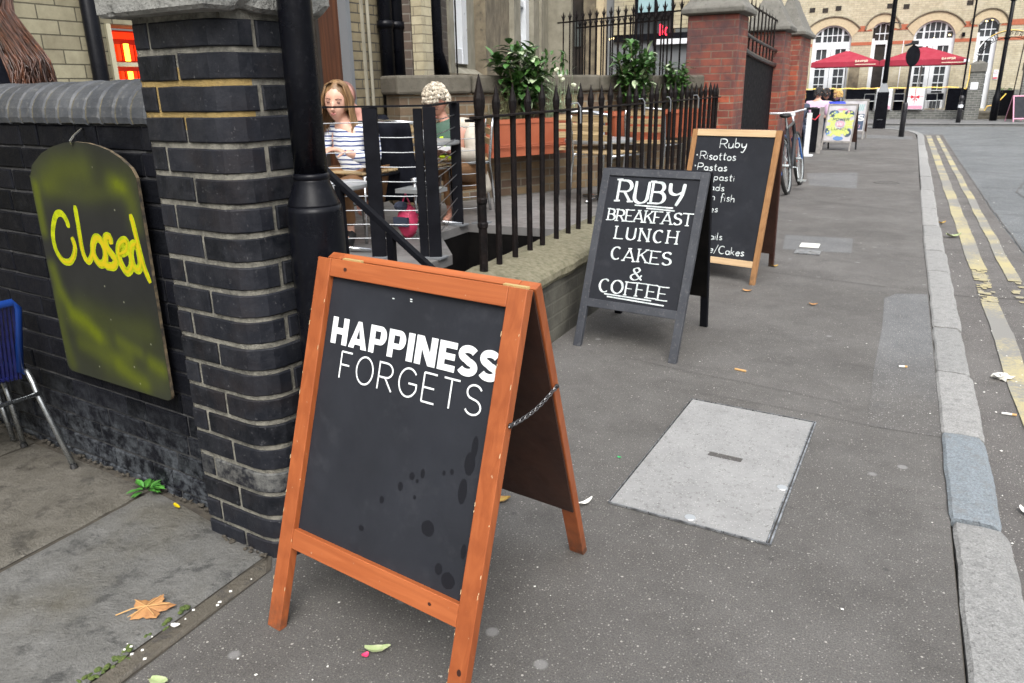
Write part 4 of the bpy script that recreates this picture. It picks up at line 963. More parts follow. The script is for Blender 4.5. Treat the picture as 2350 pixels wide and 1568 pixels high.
BG = {'H': (.072, [[(0, 0), (st, 0), (st, 1), (0, 1)], [(1 - st, 0), (1, 0), (1, 1), (1 - st, 1)], [(st, .38), (1 - st, .38), (1 - st, .62), (st, .62)]]),
 'A': (.080, [[(0, 0), (.31, 0), (.57, 1), (.40, 1)], [(.69, 0), (1, 0), (.60, 1), (.43, 1)], [(.25, .14), (.75, .14), (.69, .36), (.31, .36)]]),
 'P': (.070, [[(0, 0), (st, 0), (st, 1), (0, 1)], [(st, .80), (.64, .80), (.64, 1), (st, 1)], [(st, .32), (.64, .32), (.64, .52), (st, .52)]] + bowl(0, 1, .66, .34, .30)),
 'I': (.0245, [[(0, 0), (1, 0), (1, 1), (0, 1)]]),
 'N': (.080, [[(0, 0), (.30, 0), (.30, 1), (0, 1)], [(.70, 0), (1, 0), (1, 1), (.70, 1)], [(.0, 1), (.34, 1), (1, 0), (.66, 0)]]),
 'E': (.064, [[(0, 0), (.38, 0), (.38, 1), (0, 1)], [(.38, .78), (1, .78), (1, 1), (.38, 1)], [(.38, .39), (.94, .39), (.94, .61), (.38, .61)], [(.38, 0), (1, 0), (1, .22), (.38, .22)]])}
tot_ = sum((BG[c][0] if c in BG else .068) for c in 'HAPPINESS') + 8 * .008; kx_ = (.693 - .082) / tot_; xx_ = .082; k0_ = 0
for c in 'HAPPINESS':
    if c in BG: fill(b, BG[c][1], xx_, .894, BG[c][0] * kx_, .078, k0_); k0_ += 4; xx_ += (BG[c][0] + .008) * kx_
    else:
        wS = .068 * kx_; pts = [(xx_ + wS * (.5 + .36 * math.cos(R(q))), .894 + .078 * (.715 + .175 * math.sin(R(q)))) for q in range(28, 262, 13)] + [(xx_ + wS * (.5 + .38 * math.cos(R(q))), .894 + .078 * (.29 + .18 * math.sin(R(q)))) for q in range(78, -158, -13)]
        ribbon(b, pts, .0198, O1, X1, up1, nr1, .0012 + k0_ * .00008, smooth=False); k0_ += 4; xx_ += (.068 + .008) * kx_
b.build('bold_lettering', 'white_ink', bd1, local=True)
b = MB(); text(b, 'FORGETS', .137, .655, .799, .078, .0052, O1, X1, up1, nr1, gap=.26)
b.build('thin_lettering', 'white_ink', bd1, local=True)
kk = 0
for (u, v, a, c) in ((.645, .71, .010, .030), (.637, .665, .017, .03), (.628, .59, .014, .034), (.535, .462, .022, .022), (.455, .583, .009, .011), (.49, .60, .007, .013), (.475, .575, .005, .006), (.42, .545, .009, .012), (.36, .49, .008, .011), (.56, .62, .005, .007), (.585, .63, .006, .008), (.625, .35, .022, .022), (.59, .37, .012, .016), (.475, .53, .005, .006), (.30, .39, .010, .008), (.66, .44, .008, .02)):
    n = 16; ph = rr(0, 9); vs = [O1 + X1 * (u + .008 + a * math.cos(2 * math.pi * i / n) * (1 + .14 * noise.noise(Vector((i, ph, 0))))) + up1 * (v + .010 + c * math.sin(2 * math.pi * i / n) * (1 + .14 * noise.noise(Vector((ph, i, 0))))) + nr1 * (.0003 + kk * .00005) for i in range(n)]; b = MB(); b.add(vs, [tuple(range(n))]); kk += 1; b.build('damp_spot', 'damp', bd1, local=True)
b = MB()
for u, v in ((.30, 1.055), (.365, 1.062), (.366, 1.056)): ribbon(b, [(u, v), (u + .008, v)], .003, O1, X1, up1, nr1, .001, smooth=False)
b.build('scratches', 'chalk', bd1, local=True)
for u in (.075, .655):
    b = MB(); q = P1(u, 1.1387, -.029); b.box((q.x, q.y - .001, q.z - .002), (q.x + .075, q.y + .010, q.z + .0042)); b.build('hinge', 'brass', t1, local=True)
b = MB(); q = P1(.035, .16, .0006)
for (u, v, r_) in ((.725, .155, .012), (.12, 1.112, .007), (.60, .29, .006)):
    b.add([P1(u + r_ * math.cos(k * .7) * (1 if u > .1 and u < .7 else .6), v + r_ * .8 * math.sin(k * .7), .0007) for k in range(9)], [tuple(range(9))])
b.build('wood_knots', 'brownV', t1, local=True)
b = MB(); random.seed(77)
for k in range(34):
    u = random.choice((rr(.0, .004), .056 + rr(-.003, .0), .748 - rr(.0, .004), .692 + rr(0, .003))); v = rr(.05, 1.1); L_ = rr(.003, .018)
    b.add([P1(u - .0012, v, .0009), P1(u + .0014, v + L_ * .3, .0009), P1(u + .0008, v + L_, .0009), P1(u - .001, v + L_ * .8, .0009)], [(0, 1, 2, 3)])
b.build('paint_nicks', 'blondeH', t1, local=True)
# chain between the two panels
b = MB(); A_ = P1(.748 + .004, .80, -.014); B_ = Q1(.748 + .004, .84, .012); n = 19
for i in range(n):
    t = (i + .5) / n; p = A_.lerp(B_, t) - UP * math.sin(math.pi * t) * .014; d = (B_ - A_).normalized(); side_ = Vector((1, 0, 0)) if i % 2 else d.cross(Vector((1, 0, 0))).normalized()
    pts = [p + d * .0145 * math.cos(a) + side_ * .0055 * math.sin(a) for a in [2 * math.pi * k / 10 for k in range(11)]]; b.tube(pts, .0015, 5)
b.build('chain', 'chain', t1, local=True)
b = MB()
for q in (A_, B_): b = MB(); b.ball(q, .007, 8, 6); b.build('screw', 'rubber', t1, local=True)
# --- 2: charcoal sign
t2, P2, Q2, up2_, nr2, X2, bd2, rL2 = aboard('a_frame_sign', 'charcoal A-frame board reading RUBY BREAKFAST LUNCH CAKES & COFFEE by the railings', -1.6934, 4.2586, -.1315, .3358, .6855, 1.13, .049, .0456, .2578, .3091, frame=('greyframeV', 'greyframeV'), rlean=.34, thick=.03, rshift=.10, rearm='void', rear_frame=('black_steel', 'black_steel'))
O2 = P2(0, 0, -.011); nb = R(15)
kw = dict(nib=nb, smooth=True, jit=.035)
for wd2 in (('RUBY', .125, .548, .926, .132, .023, .17, .020), ('BREAKFAST', .085, .628, .810, .070, .014, .17, .012), ('LUNCH', .156, .556, .697, .074, .0148, .36, .012), ('CAKES', .152, .545, .568, .076, .0148, .28, .012), ('&', .300, .378, .460, .075, .0125, .1, 0), ('COFFEE', .108, .553, .360, .080, .0148, .22, .012)):
    b = MB(); text(b, wd2[0], wd2[1], wd2[2], wd2[3], wd2[4], wd2[5], O2, X2, up2_, nr2, gap=wd2[6], serif=wd2[7], **kw); b.build('lettering', 'chalk', bd2, local=True)
for i, (p, q) in enumerate((((.25, .911), (.50, .909)), ((.33, .897), (.512, .893)), ((.150, .350), (.465, .347)), ((.172, .336), (.549, .328)))): b = MB(); ribbon(b, [p, q], .0085, O2, X2, up2_, nr2, .004 + i * .0001, smooth=False); b.build('underline', 'chalk', bd2, local=True)
# --- 3: pine sign
t3, P3, Q3, up3, nr3, X3, bd3, rL3 = aboard('a_frame_sign', 'tall pale pine A-frame blackboard with handwritten Ruby menu behind the charcoal board', -1.6527, 6.4055, -.236, .242, .7615, 1.232, .043, .0545, .1365, .1893, frame=('blondeV', 'blondeH'), rear_frame=('brownV', 'brownV'), rlean=.33, thick=.03, rshift=.14)
O3 = P3(0, 0, -.011); kw = dict(smooth=True, jit=.05)
for wd2 in (('Ruby', .262, .49, 1.085, .076, .0085, .14), ('Risottos', .10, .42, .985, .066, .0075, .12), ('Pastas', .095, .358, .895, .06, .0075, .14), ('Antipasti', .082, .44, .818, .058, .0065, .14), ('Salads', .10, .365, .735, .056, .0065, .14), ('Fresh fish', .10, .47, .65, .06, .0065, .14), ('Cakes', .12, .34, .555, .056, .0065, .14), ('Cocktails', .10, .42, .332, .056, .0065, .13), ('Coffee/Cakes', .10, .63, .222, .062, .0075, .13)):
    b = MB(); text(b, wd2[0], wd2[1], wd2[2], wd2[3], wd2[4], wd2[5], O3, X3, up3, nr3, gap=wd2[6], **kw); b.build('lettering', 'chalk', bd3, local=True)
for v in (1.017, .927, .845, .76, .675): b = MB(); q = O3 + X3 * .07 + up3 * v + nr3 * .001; b.ball(q, .0065, 8, 5); b.build('bullet_dot', 'chalk', bd3, local=True)
# --- 4, 5: the two painted signs far down the pavement
M['pale_board'] = mat('pale_chalky_board', (.42, .40, .42), (.55, .54, .55), 8, .8)
M['cl_lime'] = mat('lime_chalk_paint', (.55, .62, .18), None, rough=.8); M['cl_blue'] = mat('blue_chalk_paint', (.13, .24, .48), None, rough=.8)
M['cl_pink'] = mat('pink_chalk_paint', (.62, .3, .4), None, rough=.8); M['cl_navy'] = mat('navy_chalk_paint', (.06, .09, .14), None, rough=.8); M['cl_teal'] = mat('teal_chalk_paint', (.2, .42, .42), None, rough=.8)
M['grey_wood'] = mat('weathered_grey_wood', (.3, .28, .26), (.2, .19, .18), 12, .8)
t4, P4, Q4, up4, nr4, X4, bd4, _ = aboard('a_frame_sign', 'weathered A-frame sign painted with a bright yellow and blue sunburst', -1.70, 20.29, -.242, .23, .68, 1.09, .03, .034, .185, .229, frame=('grey_wood', 'grey_wood'), rear_frame=('black_steel', 'black_steel'), boardm='pale_board', rlean=.2)
O4 = P4(0, 0, -.011)
def blob(b, u, v, a, c, lift, n=14, k=.15): ph = rr(0, 99); b.add([O4 + X4 * (u + a * math.cos(2 * math.pi * i / n) * (1 + k * noise.noise(Vector((i * .9, ph, 0))))) + up4 * (v + c * math.sin(2 * math.pi * i / n) * (1 + k * noise.noise(Vector((ph, i * .9, 0))))) + nr4 * lift for i in range(n)], [tuple(range(n))])
b = MB()
for u, v, a, c in ((.17, .86, .12, .085), (.52, .86, .115, .085)): blob(b, u, v, a, c, .001)
blob(b, .55, .42, .09, .10, .0012); blob(b, .08, .46, .05, .09, .0011); b.build('dark_corners', 'cl_navy', bd4, local=True)
b = MB()
for i in range(26):
    a = 2 * math.pi * i / 26; r0, r1 = .12, .27 + .05 * math.sin(i * 2.3); d = Vector((math.cos(a), math.sin(a) * 1.05)); s_ = Vector((-d.y, d.x)); c0 = Vector((.35, .62))
    q = [c0 + d * r0 + s_ * .012, c0 + d * r1 + s_ * .032, c0 + d * (r1 + .015), c0 + d * r1 - s_ * .032, c0 + d * r0 - s_ * .012]; b.add([O4 + X4 * v.x + up4 * v.y + nr4 * (.002 + i * .0001) for v in q], [tuple(range(5))])
b.build('sunburst', 'cl_lime', bd4, local=True)
b = MB(); blob(b, .36, .285, .12, .05, .0052); blob(b, .20, .88, .05, .04, .0053); blob(b, .10, .40, .04, .05, .0054); b.build('blue_shapes', 'cl_blue', bd4, local=True)
b = MB(); text(b, 'POWER', .17, .54, .70, .06, .012, O4, X4, up4, nr4, lift=.0062, gap=.2); text(b, 'LUNCH', .17, .55, .48, .055, .010, O4, X4, up4, nr4, lift=.0066, gap=.2)
b.build('navy_writing', 'cl_navy', bd4, local=True)
b = MB(); blob(b, .35, .62, .10, .065, .0055); blob(b, .50, .90, .03, .03, .0056); blob(b, .35, .96, .12, .02, .0057); b.build('pink_shapes', 'cl_pink', bd4, local=True)
b = MB()
for i in range(4): ribbon(b, [(.29 + i * .035, .58), (.29 + i * .035, .655)], .017, O4, X4, up4, nr4, .008 + i * .0001, smooth=False)
b.build('pale_fingers', 'chalk', bd4, local=True)
b = MB()
for u, v in ((.13, .86), (.18, .89), (.22, .85), (.09, .82), (.52, .88), (.6, .82), (.57, .9), (.12, .36), (.09, .43)): blob(b, u, v, .022, .02, .009, 8, .5)
b.build('yellow_stars', 'cl_lime', bd4, local=True)
t5, P5, Q5, up5, nr5, X5, bd5, _ = aboard('a_frame_sign', 'dark framed A-frame sign with a big white S behind the sunburst sign', -1.60, 24.5, -.15, .19, .66, 1.10, .04, .04, .2, .235, frame=('grey_wood', 'grey_wood'), boardm='pale_board', rlean=.2)
O5 = P5(0, 0, -.011); b = MB(); ribbon(b, [(.06, .36), (.6, .36)], .2, O5, X5, up5, nr5, .0006, smooth=False); ribbon(b, [(.06, .58), (.6, .58)], .24, O5, X5, up5, nr5, .0008, smooth=False); b.build('dark_panel', 'cl_navy', bd5, local=True)
b = MB(); text(b, 'S', .44, .585, .52, .14, .042, O5, X5, up5, nr5, lift=.002); b.build('white_writing', 'white_ink', bd5, local=True)
b = MB(); [ribbon(b, [(.38 + .05 * i, .78), (.41 + .05 * i, .96)], .022, O5, X5, up5, nr5, .002 + i * .0002) for i in range(4)]; b.build('teal_marks', 'cl_teal', bd5, local=True)
b = MB(); [ribbon(b, [(.40 + .05 * i, .31), (.42 + .05 * i, .40)], .018, O5, X5, up5, nr5, .002 + i * .0002) for i in range(3)]; b.build('pink_marks', 'cl_pink', bd5, local=True)
# sixth, at the right edge of the picture
t6, P6, Q6, up6, nr6, X6, bd6, _ = aboard('a_frame_sign', 'small pink edged A-frame sign outside the far doorway', 3.78, 35.6, .35, .3, .62, 1.0, .04, .04, .1, .14, frame=('cl_pink', 'cl_pink'), boardm='slate', rlean=.3)

# ================================================================ LAMP POST
lx, ly = -1.603, 1.858
lp = thing('lamp_post', 'black iron lamp post with a fat base between the brick pillar and the orange board', 'lamp post', (lx, ly, 0))
b = MB(); b.lathe((lx, ly), [(.098, 0), (.098, .06), (.089, .09), (.087, .35), (.0855, 1.18), (.085, 1.20), (.082, 1.217)], 48); b.build('base', 'lamp_black', lp, smooth=True)
b = MB(); b.lathe((lx, ly), [(.0815, 1.215), (.079, 1.223), (.072, 1.24), (.062, 1.268), (.054, 1.29), (.0525, 1.30)], 48); b.build('shoulder', 'lamp_black', lp, smooth=True)
b = MB(); b.lathe((lx, ly), [(.052, 1.293), (.055, 1.296), (.056, 1.303), (.055, 1.31), (.0505, 1.314)], 48); b.build('collar', 'lamp_black', lp, smooth=True)
b = MB(); b.lathe((lx, ly), [(.050, 1.308), (.0495, 1.6), (.049, 3.2), (.046, 6.2)], 48); b.build('shaft', 'lamp_black', lp, smooth=True)
b = MB(); b.box((lx - .07, ly - .16, 6.15), (lx + .07, ly + .35, 6.3)); b.build('lamp_head', 'grey_paint', lp, bevel=.02)

# ================================================================ SPEAR FENCE ON ITS PLINTH
pw = thing('plinth_wall', 'low grey brick plinth with mossy concrete top under the black spear railings', 'wall', (-2.0, 6, 0))
b = MB(); b.box((-2.2, 2.15, -.02), (-1.83, 10.2, .405)); b.build('brickwork', 'plinth_brick', pw)
b = MB(); n = 80
prof = [(-1.815, .40), (-1.80, .425), (-1.805, .46), (-1.825, .482), (-1.90, .505), (-2.0, .522), (-2.1, .530), (-2.2, .53), (-2.205, .41)]; m_ = len(prof)
for i in range(n + 1):
    y = 2.1 + 8.1 * i / n
    for (x, z) in prof:
        q = Vector((x * 7, y * 7, z * 7)); b.v.append(Vector((x + noise.noise(q) * .012, y, z + noise.noise(q * 1.9) * .008))); b.c.append((0, 0, 0))
for i in range(n):
    for j in range(m_ - 1): a = i * m_ + j; b.f.append((a, a + m_, a + m_ + 1, a + 1))
b.build('concrete_top', 'plinth_top', pw)
fx = -2.1
fen = thing('iron_railing', 'black wrought iron railing with spear tips along the pavement plinth', 'railing', (fx, 6.9, .53))
b = MB(); b.box((fx - .022, 3.78, 1.392), (fx + .024, 10.16, 1.405)); b.build('top_rail', 'rust_black', fen, bevel=.002)
b = MB(); b.box((fx - .05, 3.78, 1.375), (fx + .0, 3.82, 1.390)); b.build('rail_end', 'rust_black', fen)
def bar_mb(y, big=False):
    b = MB(); r = .026 if big else .0195; zt = 1.405; h = .22 if big else .165
    b.tube([(fx, y, .49), (fx, y, .95), (fx, y, zt)], r, 8)
    b.tube([(fx, y, zt - .002), (fx, y, zt + h * .22), (fx, y, zt + h * .42), (fx, y, zt + h * .75), (fx, y, zt + h)], [r * .9, r * 1.25, r * 1.3, r * .62, r * .1], 8)
    return b
first = bar_mb(3.86, True).build('bar', 'rust_black', fen, smooth=False); WM[first] = WM[fen]
y0 = 4.06; proto = bar_mb(y0).build('bar', 'rust_black', fen)
for i in range(1, 28):
    c = proto.copy(); scn.collection.objects.link(c); c.parent = fen; c.location = Vector((0, i * .2215 - (.02 * (i % 3 == 0)), 0)) * S; c.rotation_euler = (rr(-.004, .004), rr(-.006, .006), 0)
for y in (5.31, 6.87, 7.74, 8.92):
    b = MB(); b.tube([(fx - .035, y - .05, 1.415), (fx - .02, y - .03, 1.437), (fx + .012, y - .005, 1.44), (fx + .03, y, 1.41), (fx + .032, y, 1.30)], .0055, 6); b.build('hook', 'grey_paint', fen)
b = MB()
for z in (.92, .78): b.lathe((fx, 3.86), [(.026, z), (.031, z + .01), (.031, z + .03), (.026, z + .04)], 10)
b.build('clamp', 'rust_black', fen)

# ================================================================ BALUSTRADE ROUND THE TERRACE
bal = thing('balustrade', 'dark steel balustrade with flat posts and thin stainless wires round the cafe terrace', 'balustrade', (-3.1, 4.5, ZD))
ps = [(-3.21, 4.36), (-2.83, 4.50), (-3.36, 5.74), (-3.22, 5.9)]; p0 = (-3.92, 4.08)
for (x, y), w_ in zip(ps, (.10, .085, .085, .07)):
    b = MB(); d = Vector((.895, .446, 0)); c = Vector((x, y, ZD)); b.beam(c, c + UP * (1.44 - ZD), .04 if w_ > .08 else .05, w_, (.895, .446, 0)); q = b.build('post', 'black_steel', bal, bevel=.003)
    b = MB(); b.box((x - .07, y - .06, ZD + .001), (x + .07, y + .06, ZD + .012)); b.build('foot_plate', 'grey_paint', bal)
b = MB(); b.beam((-2.83 - .075, 4.475, ZD - .02), (-2.83 - .075, 4.475, 1.43), .03, .06, (.895, .446, 0)); b.build('post', 'black_steel', bal, bevel=.003)
run = [p0, ps[0], ps[1], ps[2], ps[3]]
for a, c in zip(run[:-1], run[1:]):
    b = MB(); b.beam((*a, 1.447), (*c, 1.447), .045, .012); b.build('rail', 'black_steel', bal)
for k in range(9):
    z = 1.345 - k * .098
    b = MB()
    for a, c in zip(run[:-1], run[1:]): b.tube([(*a, z), ((a[0] + c[0]) / 2, (a[1] + c[1]) / 2, z - .004), (*c, z)], .0036, 6)
    b.build('wire', 'wire', bal)
hr = thing('stair_handrail', 'black steel handrail sloping down beside the lamp post into the basement stair', 'handrail', (-2.4, 3.3, 0))
b = MB(); b.beam((-2.74, 3.20, 1.215), (-2.10, 3.33, .635), .045, .03); b.build('rail', 'black_steel', hr, bevel=.003)
for x, y, z in ((-2.60, 3.22, 1.08), (-2.335, 3.28, .84)):
    b = MB(); b.beam((x, y, -.4), (x, y, z), .036, .036); b.build('post', 'black_steel', hr)
# ================================================================ PATIO WALL
PH = Vector((.5, .866, 0)); PN = Vector((.866, -.5, 0)); PO = Vector((-4.2, 6.9, 0))
def PWt(s, n, z): return PO + PH * s + PN * n + UP * z
def pbox(b, s0, s1, n0, n1, z0, z1): return b.add([PWt(s, n, z) for z in (z0, z1) for (s, n) in ((s0, n0), (s1, n0), (s1, n1), (s0, n1))], [(0, 3, 2, 1), (4, 5, 6, 7), (0, 1, 5, 4), (1, 2, 6, 5), (2, 3, 7, 6), (3, 0, 4, 7)])
pwall = thing('patio_wall', 'old stock brick wall with dark stone coping behind the cafe terrace', 'wall', PWt(1.5, 0, ZD))
b = MB(); pbox(b, -.45, 3.7, -.3, 0, ZD, 1.50); b.build('brickwork', 'patio_brick', pwall)
b = MB(); n = 26
for i in range(5):
    s0 = -.5 + i * .85; pbox(b, s0 + .006, s0 + .844, -.34, .055, 1.5 + rr(0, .006), 1.665 + rr(-.012, .02))
b.build('coping', 'stone_dark', pwall, bevel=.025)
# planters
def planter(label, s0, s1, n0, z0, z1, flare=.06):
    t = thing('trough_planter', label, 'planter', PWt((s0 + s1) / 2, n0 + .14, z0), group='terracotta troughs hung on the patio wall')
    b = MB(); w_ = .30; L = []
    for (z, k) in ((z0, 0), (z0 + .05, .12), (z1 - .045, 1), (z1 - .045, 1.25), (z1, 1.25)):
        e = flare * k; a0, a1, c0, c1 = s0 - e + flare, s1 + e - flare, n0 + .03 - e * .3, n0 + w_ + e * .5 - .03; rc = .05
        ring = []
        for (cx_, cy_, st) in ((a1 - rc, c0 + rc, -90), (a1 - rc, c1 - rc, 0), (a0 + rc, c1 - rc, 90), (a0 + rc, c0 + rc, 180)):
            for j in range(4): an = R(st + j * 30); ring.append(PWt(cx_ + rc * math.cos(an), cy_ + rc * math.sin(an), z))
        L.append(ring)
    m_ = 16; vs = [v for r_ in L for v in r_]; fs = [tuple(range(m_))[::-1]]
    for i in range(len(L) - 1): fs += [(i * m_ + j, i * m_ + (j + 1) % m_, (i + 1) * m_ + (j + 1) % m_, (i + 1) * m_ + j) for j in range(m_)]
    inner = [PWt((s0 + s1) / 2, n0 + .15, z1) + (v - PWt((s0 + s1) / 2, n0 + .15, z1)) * .93 for v in L[-1]]; low = [v - UP * .04 for v in inner]
    k0 = len(vs); vs += inner + low; fs += [(k0 - m_ + j, k0 - m_ + (j + 1) % m_, k0 + (j + 1) % m_, k0 + j) for j in range(m_)] + [(k0 + j, k0 + (j + 1) % m_, k0 + m_ + (j + 1) % m_, k0 + m_ + j) for j in range(m_)]
    b.add(vs, fs); b.build('trough', 'terracotta', t)
    b = MB(); b.add([v + UP * .003 for v in low], [tuple(range(m_))]); b.build('soil', 'soil', t)
    b = MB(); q = (z0 + .10); b.tube([PWt(s0 + .06, n0 + w_ + .004, q), PWt(s1 - .06, n0 + w_ + .004, q)], .004, 5); b.tube([PWt(s0 + .06, n0 + w_ + .004, q + .022), PWt(s1 - .06, n0 + w_ + .004, q + .022)], .004, 5); b.build('rim_line', 'terracotta', t)
    return t
planter('large terracotta trough hung on the patio wall behind the first spear railings', .30, 1.50, .05, .87, 1.245)
planter('terracotta trough in the middle of the patio wall under the tallest shrub', 2.02, 2.84, .05, .93, 1.275)
planter('smallest terracotta trough on the patio wall beside the red brick pillar', 2.96, 3.45, .05, .95, 1.275)
# a green hose/strap at the end of the first trough
tag((lambda o: o)(MB().tube([PWt(1.56, .34, 1.22), PWt(1.58, .30, 1.1), PWt(1.54, .26, .98), PWt(1.46, .2, .92)], .006, 6).build('cable', 'stem', origin=tuple(PWt(1.55, .3, .95)))), 'dark cable looped beside the end of the large terracotta trough', 'cable')
def shrub(name, label, s, z0, z1, rad, nl, n_off=.2, big=1.0, pale=0, stems=7, lean=0, spread=1.0):
    base = PWt(s, n_off, z0); t = thing(name, label, 'shrub', base)
    b = MB(); lf = MB(); pf = MB()
    for k in range(stems):
        a = 2 * math.pi * k / stems + rr(0, .6); rx = rad * rr(.3, .95); top = base + PH * (math.cos(a) * rx + lean) + PN * (math.sin(a) * rx * .6) + UP * (z1 - z0) * rr(.55, 1.0) * (1 - .25 * (rx / rad) ** 2)
        mid = base.lerp(top, .5) + PH * rr(-.03, .03); st = base + PH * rr(-.05, .05) * spread * 2
        b.tube([st, mid, top], [.009, .007, .003], 5)
        for q in range(nl // stems):
            tt = rr(.3, 1.02); p = (st.lerp(mid, tt * 2) if tt < .5 else mid.lerp(top, (tt - .5) * 2))
            dr = (PH * rr(-1, 1) + PN * rr(-1, 1) + UP * rr(-.25, .85)); 
            dr = dr.normalized(); tgt = lf if random.random() > pale else pf
            leafm(tgt, p + dr * .012, dr, rr(.07, .14) * big, rr(.036, .068) * big)
    b.build('stem', 'stem', t); lf.build('foliage', 'leaf_dark', t)
    if pf.v: pf.build('pale_leaves', 'leaf_pale', t)
    return t
shrub('laurel_shrub', 'leafy laurel shrub above the large terracotta trough', .88, 1.21, 2.06, .38, 620, pale=.15, stems=15, spread=2.0, big=1.3)
shrub('laurel_shrub', 'tallest dense green shrub in the middle trough', 2.42, 1.25, 2.08, .33, 800, pale=.12, stems=17, big=1.05)
shrub('laurel_shrub', 'small round shrub against the red brick pillar', 3.10, 1.25, 1.90, .25, 520, pale=.12, stems=12, big=.8)
# dry grasses and pale flowers
def tuft(label, s, z0, h, w_, m='leaf_pale', n=60, flowers=0):
    base = PWt(s, .2, z0); t = thing('trailing_plant', label, 'plant', base); b = MB()
    for i in range(n):
        p = base + PH * rr(-w_, w_) + PN * rr(-.08, .08); q = p + PH * rr(-.08, .08) + PN * rr(-.05, .05) + UP * h * rr(.5, 1)
        b.tube([p, p.lerp(q, .5) + PH * rr(-.02, .02), q], [.003, .0025, .001], 3)
        leafm(b, p.lerp(q, rr(.3, .9)), Vector((rr(-1, 1), rr(-1, 1), rr(-.3, .6))), .05, .014)
    b.build('stalks', m, t)
    if flowers:
        f = MB()
        for i in range(flowers):
            c = base + PH * rr(-w_, w_) + PN * rr(-.02, .1) + UP * h * rr(.75, 1.1)
            for k in range(4): f.ball(c + rvec() * .02, (.022, .022, .016), 6, 5)
        f.build('flowers', 'petal', t)
M['sedge'] = mat('dry_sedge', (.16, .15, .08), (.09, .1, .04), 30, .8)
tuft('pale flowering plant with cream blooms at the right of the first laurel', 1.26, 1.21, .52, .13, 'leaf_pale', 60, 3)
tuft('dry grassy tuft behind the first railings in the large trough', .72, 1.20, .34, .26, 'sedge', 110)
tuft('thin white flowered stalks between the first two troughs', 1.52, 1.20, .50, .05, 'leaf_pale', 14, 1)
tuft('small grassy tuft beside the tallest shrub', 2.72, 1.24, .42, .10, 'leaf_pale', 26, 0)
# ================================================================ LEFT CAFE BUILDING (facade parallel to the street, x = -4.95)
cb = thing('cafe_building', 'yellow stock brick cafe building with wood door panel behind the black wall', 'building', (-4.95, 4, ZD))
FX = -4.95
def fbox(b, y0, y1, z0, z1, x0=FX - .3, x1=FX): return b.box((x0, y0, z0), (x1, y1, z1))
b = MB(); fbox(b, -1.5, 3.80, -.05, 7); b.build('wall', 'stock_patch', cb)
b = MB(); fbox(b, 3.80, 5.66, 2.01, 7); b.build('wall_above_window', 'stock_patch', cb)
b = MB(); fbox(b, 6.50, 7.10, -.05, 7); b.build('brick_pier', 'stock', cb)
b = MB(); fbox(b, 3.86, 5.66, -.05, 1.2); b.build('wall_below_window', 'stock_patch', cb)
wd = MB(); fbox(wd, 3.80, 3.835, 1.2, 2.01, FX - .1, FX + .02); f = wd.build('window_post', 'heater_frame', cb)
b = MB(); fbox(b, 3.84, 5.66, 1.2, 2.01, FX - .75, FX - .7); b.build('window_interior', 'interior', cb)
b = MB()
for z in (1.50, 1.755): fbox(b, 3.84, 4.6, z - .014, z + .014, FX - .16, FX - .10)
b.build('window_rail', 'heater_frame', cb)
# glowing heater in the window
ht = thing('electric_heater', 'glowing red and orange electric heater seen in the cafe window', 'heater', (FX - .3, 4.1, 1.2))
b = MB()
for k in range(12):
    y = 3.87 + k * .055
    if k in (2,): continue
    b.box((FX - .30, y, 1.79), (FX - .28, y + .028, 1.90)); b.box((FX - .30, y, 1.50), (FX - .28, y + .028, 1.715))
b.box((FX - .31, 3.86, 1.94), (FX - .28, 4.6, 1.985)); b.build('red_grille', 'heater_red', ht)
b = MB(); b.box((FX - .34, 3.86, 1.25), (FX - .32, 4.6, 2.0)); b.build('reflector', 'heater_dim', ht)
b = MB(); b.box((FX - .275, 4.142, 1.785), (FX - .255, 4.172, 1.905)); b.box((FX - .275, 4.142, 1.50), (FX - .255, 4.172, 1.712)); b.build('heating_element', 'heater_hot', ht)
b = MB(); b.tube([(FX + .055, 3.66, 4.5), (FX + .055, 3.67, 1.2), (FX + .055, 3.68, ZD)], .052, 12); b.build('downpipe', 'lamp_black', cb, smooth=True)
# wood panelled doorway
b = MB(); fbox(b, 5.70, 6.08, ZD, 6, FX - .35, FX - .30); fbox(b, 6.10, 6.44, ZD, 6, FX - .12, FX - .08); b.build('door', 'door_wood', cb)
b = MB(); fbox(b, 5.66, 5.72, ZD, 6, FX - .2, FX + .01); fbox(b, 6.44, 6.50, ZD, 6, FX - .1, FX + .02); b.build('door_frame', 'grey_paint', cb)
b = MB(); fbox(b, 6.06, 6.10, ZD, 6, FX - .3, FX - .05); b.build('door_edge', 'interior', cb)
b = MB(); b.box((FX + .0, 6.68, ZD), (FX + .03, 6.70, 6)); b.tube([(FX + .02, 6.78, ZD), (FX + .02, 6.78, 6)], .018, 8); b.build('conduit', 'stone_pale', cb)
for y, r in ((6.98, .075), (7.16, .085)):
    b = MB(); b.tube([(FX + .09, y, ZD), (FX + .09, y, 6)], r, 14)
    for z in (1.0, 2.15, 3.3): b.tube([(FX + .09, y, z), (FX + .09, y, z + .07)], r + .014, 14)
    b.build('soil_pipe', 'lamp_black', cb, smooth=True)
b = MB(); b.box((FX - .5, 7.24, ZD - .4), (FX + .36, 7.44, 7)); b.build('corner_pier', 'stock_pale', cb)

